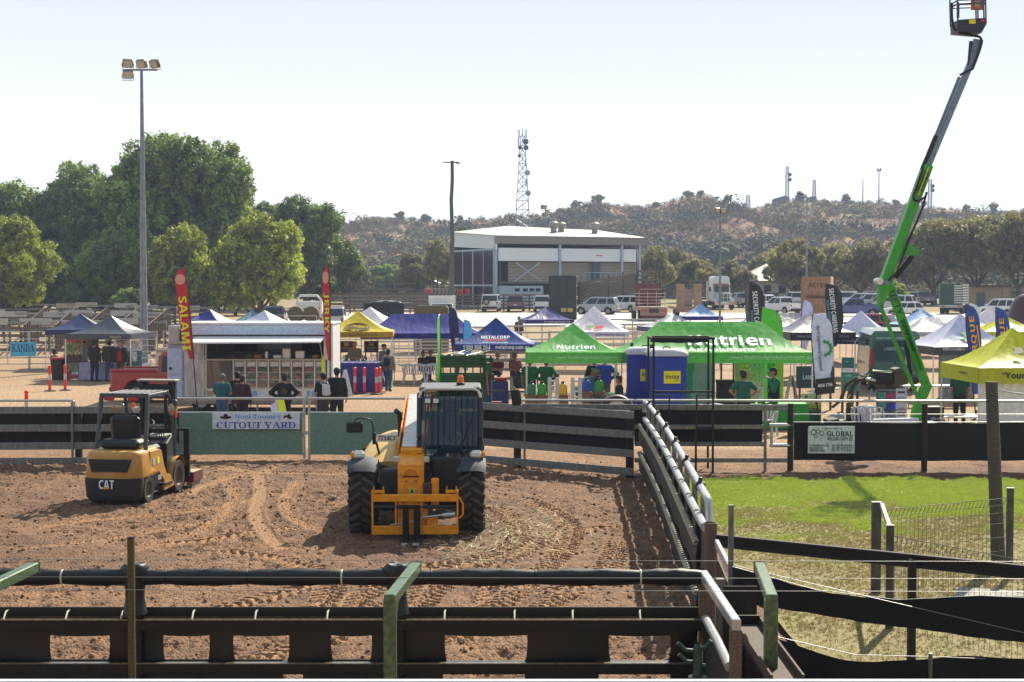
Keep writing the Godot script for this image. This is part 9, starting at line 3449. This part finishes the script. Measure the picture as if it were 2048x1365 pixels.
func people() -> void:
	var denim := K(.17,.24,.36)
	var night := K(.07,.08,.12)
	var black := K(.045,.045,.05)
	var brown := K(.16,.11,.08)
	# at the food trailer
	var o := person("person with short grey hair in a teal top and blue jeans",443,43.9,170,"hold",1.62,"tee",K(.04,.34,.38),K(.22,.32,.46),K(.46,.44,.42))
	solo_at("paper_sheet","white paper held by the person in the teal top","paper",hand_at(o,"hold","L"),V(.16,.24,.006),mat("paper white",K(.80,.80,.84),.6,.0,0),30)
	person("person in a maroon patterned jacket next to the teal top",483,43.6,175,"stand",1.60,"coat",K(.20,.06,.13),night,K(.20,.16,.15))
	person("person in a dark plum top half hidden by the maroon jacket",473,45.0,195,"stand",1.62,"coat",K(.10,.04,.07),night,K(.07,.05,.05))
	o = person("big person in a black jacket with a round yellow emblem on the back",568,43.2,180,"akimbo",1.66,"coat",black,night,brown,"cap",K(.14,.07,.06))
	part(o,"emblem",ring_shape(V(0,1.24,-.155),.075,.012,Basis(VR,PI/2),16).box(V(0,1.24,-.158),V(.08,.03,.01)).box(V(0,1.25,-.158),V(.03,.09,.01)),mat("olive print",K(.40,.36,.08),.7,.0,0))
	part(o,"cloth_bag",sh().ball(V(.34,.72,.05),V(.1,.14,.07),8,6),mat("paper white",K(.80,.80,.84)))
	o = person("person in a black T-shirt and grey trousers with a white backpack",645,43.8,215,"stand",1.66,"tee",black,K(.22,.22,.24),K(.10,.08,.07))
	backpack(o,mat("white canvas",K(.74,.74,.78),.8))
	person("person in a black hooded jacket and dark jeans with their back turned",673,44.0,176,"stand",1.79,"coat",K(.035,.035,.04),K(.08,.10,.16),K(.09,.07,.06))
	# at the slate tent
	person("person in a white shirt and black vest behind the lilac table",167,66.6,25,"hold",1.66,"coat",K(.62,.62,.68),K(.42,.40,.56),K(.06,.05,.05))
	person("person in a brown checked jacket and blue jeans seen from behind",187,65.0,168,"reach",1.78,"coat",K(.16,.11,.08),K(.10,.14,.26),brown,"cap",K(.22,.19,.17))
	person("person in an olive vest, pale sleeves and a wide hat",217,65.0,185,"stand",1.80,"coat",K(.20,.15,.09),K(.20,.29,.42),brown,"brim",K(.52,.44,.36))
	o = person("person in a red shirt and open dark jacket facing the arena",240,64.6,-6,"stand",1.76,"coat",K(.08,.085,.10),K(.24,.17,.12),K(.36,.27,.20))
	part(o,"red_shirt",sh().sheet(8,10,func(u: float,v: float) -> Vector3:
		var x := (u - .5)*lerpf(.20,.16,v)
		return V(x,lerpf(.92,1.40,v),.157 - 1.2*x*x - .05*pow(v,3.0) + .01*sin(v*3.0))),mat("garment red",K(.58,.03,.06),.85))
	person("person in a green shirt crouched behind the brown bin",107,67.2,140,"sit",1.74,"tee",K(.03,.32,.12),night,brown,"cap",K(.16,.22,.16),-.46)
	# under the yellow and blue tents
	person("person in a pale grey shirt serving under the yellow tent",709,63.6,20,"hold",1.80,"coat",K(.44,.42,.38),night,K(.34,.26,.20))
	person("person in a grey shirt and dark cap standing by the yellow tent pole",768,62.4,-40,"stand",1.74,"coat",K(.36,.33,.32),denim,brown,"cap",K(.10,.09,.10))
	o = person("person walking in a cream jumper and blue jeans with a small dark backpack",776,59.8,170,"step",1.66,"coat",K(.50,.47,.45),K(.24,.34,.48),K(.07,.055,.05))
	backpack(o,mat("navy canvas",K(.06,.08,.14),.8))
	person("seated person in a maroon shirt leaning over the white table",846,66.0,30,"sit",1.72,"tee",K(.24,.14,.14),night,K(.24,.17,.12),"",Color.WHITE,-.46)
	person("seated person in a dark red shirt and pale hat at the white table",861,66.4,-20,"sit",1.74,"tee",K(.28,.06,.08),night,brown,"cap",K(.52,.44,.40),-.46)
	# at the small green tent
	o = person("person in a light blue shirt and wide straw hat leaning over the table",1160,46.4,62,"lean",1.80,"coat",K(.40,.60,.76),denim,K(.50,.46,.42),"brim",K(.52,.45,.30))
	o = person("child in a black T-shirt and brown hat holding out a thin stick",1239,45.0,-80,"hold",1.46,"tee",K(.03,.035,.06),night,brown,"brim",K(.26,.17,.10))
	var p := hand_at(o,"hold","L")
	solo("whip_stick",sh().pipe(PackedVector3Array([p + V(.1,-.14,.0),p,p + V(-.28,.2,.02),p + V(-.42,.24,.03)]),.009,5),mat("olive stick",K(.22,.26,.12),.7,.0,0),"thin dark stick held out by the child in the brown hat","stick")
	person("person in a green shirt and jeans behind the left pole of the small green tent",1060,50.6,175,"stand",1.76,"tee",K(.02,.36,.17),K(.07,.08,.12),brown,"cap",K(.05,.2,.1))
	person("person in a green shirt with a folded pale cap inside the small green tent",1093,50.0,160,"akimbo",1.78,"coat",K(.02,.34,.15),K(.06,.07,.14),brown,"cap",K(.5,.45,.4))
	person("person in a black vest standing deep inside the small green tent",1189,50.8,190,"hold",1.76,"coat",K(.04,.045,.06),night,brown,"cap",black)
	person("person in a bright blue shirt and grey trousers deep inside the small green tent",1210,50.6,180,"akimbo",1.80,"coat",K(.04,.20,.62),K(.30,.30,.34),brown)
	# at the long green tent
	person("person in a green shirt and dark cap seen from behind with hands at the hips",1488,42.9,188,"akimbo",1.76,"tee",K(.06,.34,.24),K(.05,.065,.12),brown,"cap",K(.06,.055,.05))
	o = person("person in a dark vest over a green shirt with a hand at the chin",1549,44.0,-78,"chin",1.78,"coat",K(.07,.42,.28),K(.05,.06,.10),brown,"cap",K(.07,.06,.05))
	piece(o,"vest",nets([[V(.085,1.34,-.005),V(.075,1.12,.005),.15,.142],[V(-.085,1.34,-.005),V(-.075,1.12,.005),.15,.142],[V(.075,1.12,.005),V(.08,.95,0),.142,.15],[V(-.075,1.12,.005),V(-.08,.95,0),.142,.15]],.022,.03).mesh(),mat("vest black",K(.03,.035,.04),.85))
	person("person in a green top standing inside the front lime tent",1922,44.6,180,"stand",1.80,"tee",K(.02,.28,.22),K(.10,.11,.10),brown)
	person("person in a dark top bending in the silver-grey tent",1646,61.0,30,"stand",1.72,"coat",K(.16,.10,.10),night,black)
	person("person in a pink top seated among the galvanised display rails",1030,59.6,15,"sit",1.7,"tee",K(.52,.34,.36),night,brown,"",Color.WHITE,-.2)
	person("person in a red top seated behind the yard rails",995,60.0,-10,"sit",1.72,"tee",K(.40,.08,.10),night,brown,"",Color.WHITE,-.2)
	person("person in a wide hat walking behind the purple tent",1038,96.0,20,"step",1.75,"coat",K(.36,.28,.24),denim,brown,"brim",K(.40,.28,.22))

func backpack(o: Node3D,m: Material) -> void:
	var s := part(o,"backpack",sh().box(V(0,1.24,-.20),V(.26,.36,.14),BI,.05),m)
	part(s,"pocket",sh().box(V(0,1.16,-.28),V(.2,.16,.04),BI,.018),m)
	for g in [-.1,.1]:
		part(s,"strap",sh().pipe(v3([g,1.40,-.16,g*1.2,1.47,-.05,g*1.2,1.45,.09,g,1.25,.15,g,1.08,.13]),.018,6),m)

func solo_at(called: String,label: String,category: String,p: Vector3,s: Vector3,m: Material,yaw: float) -> void:
	solo(called,sh().box(p + V(0,-s.y*.4,0),s,turn(yaw)*Basis(VR,.3)),m,label,category)
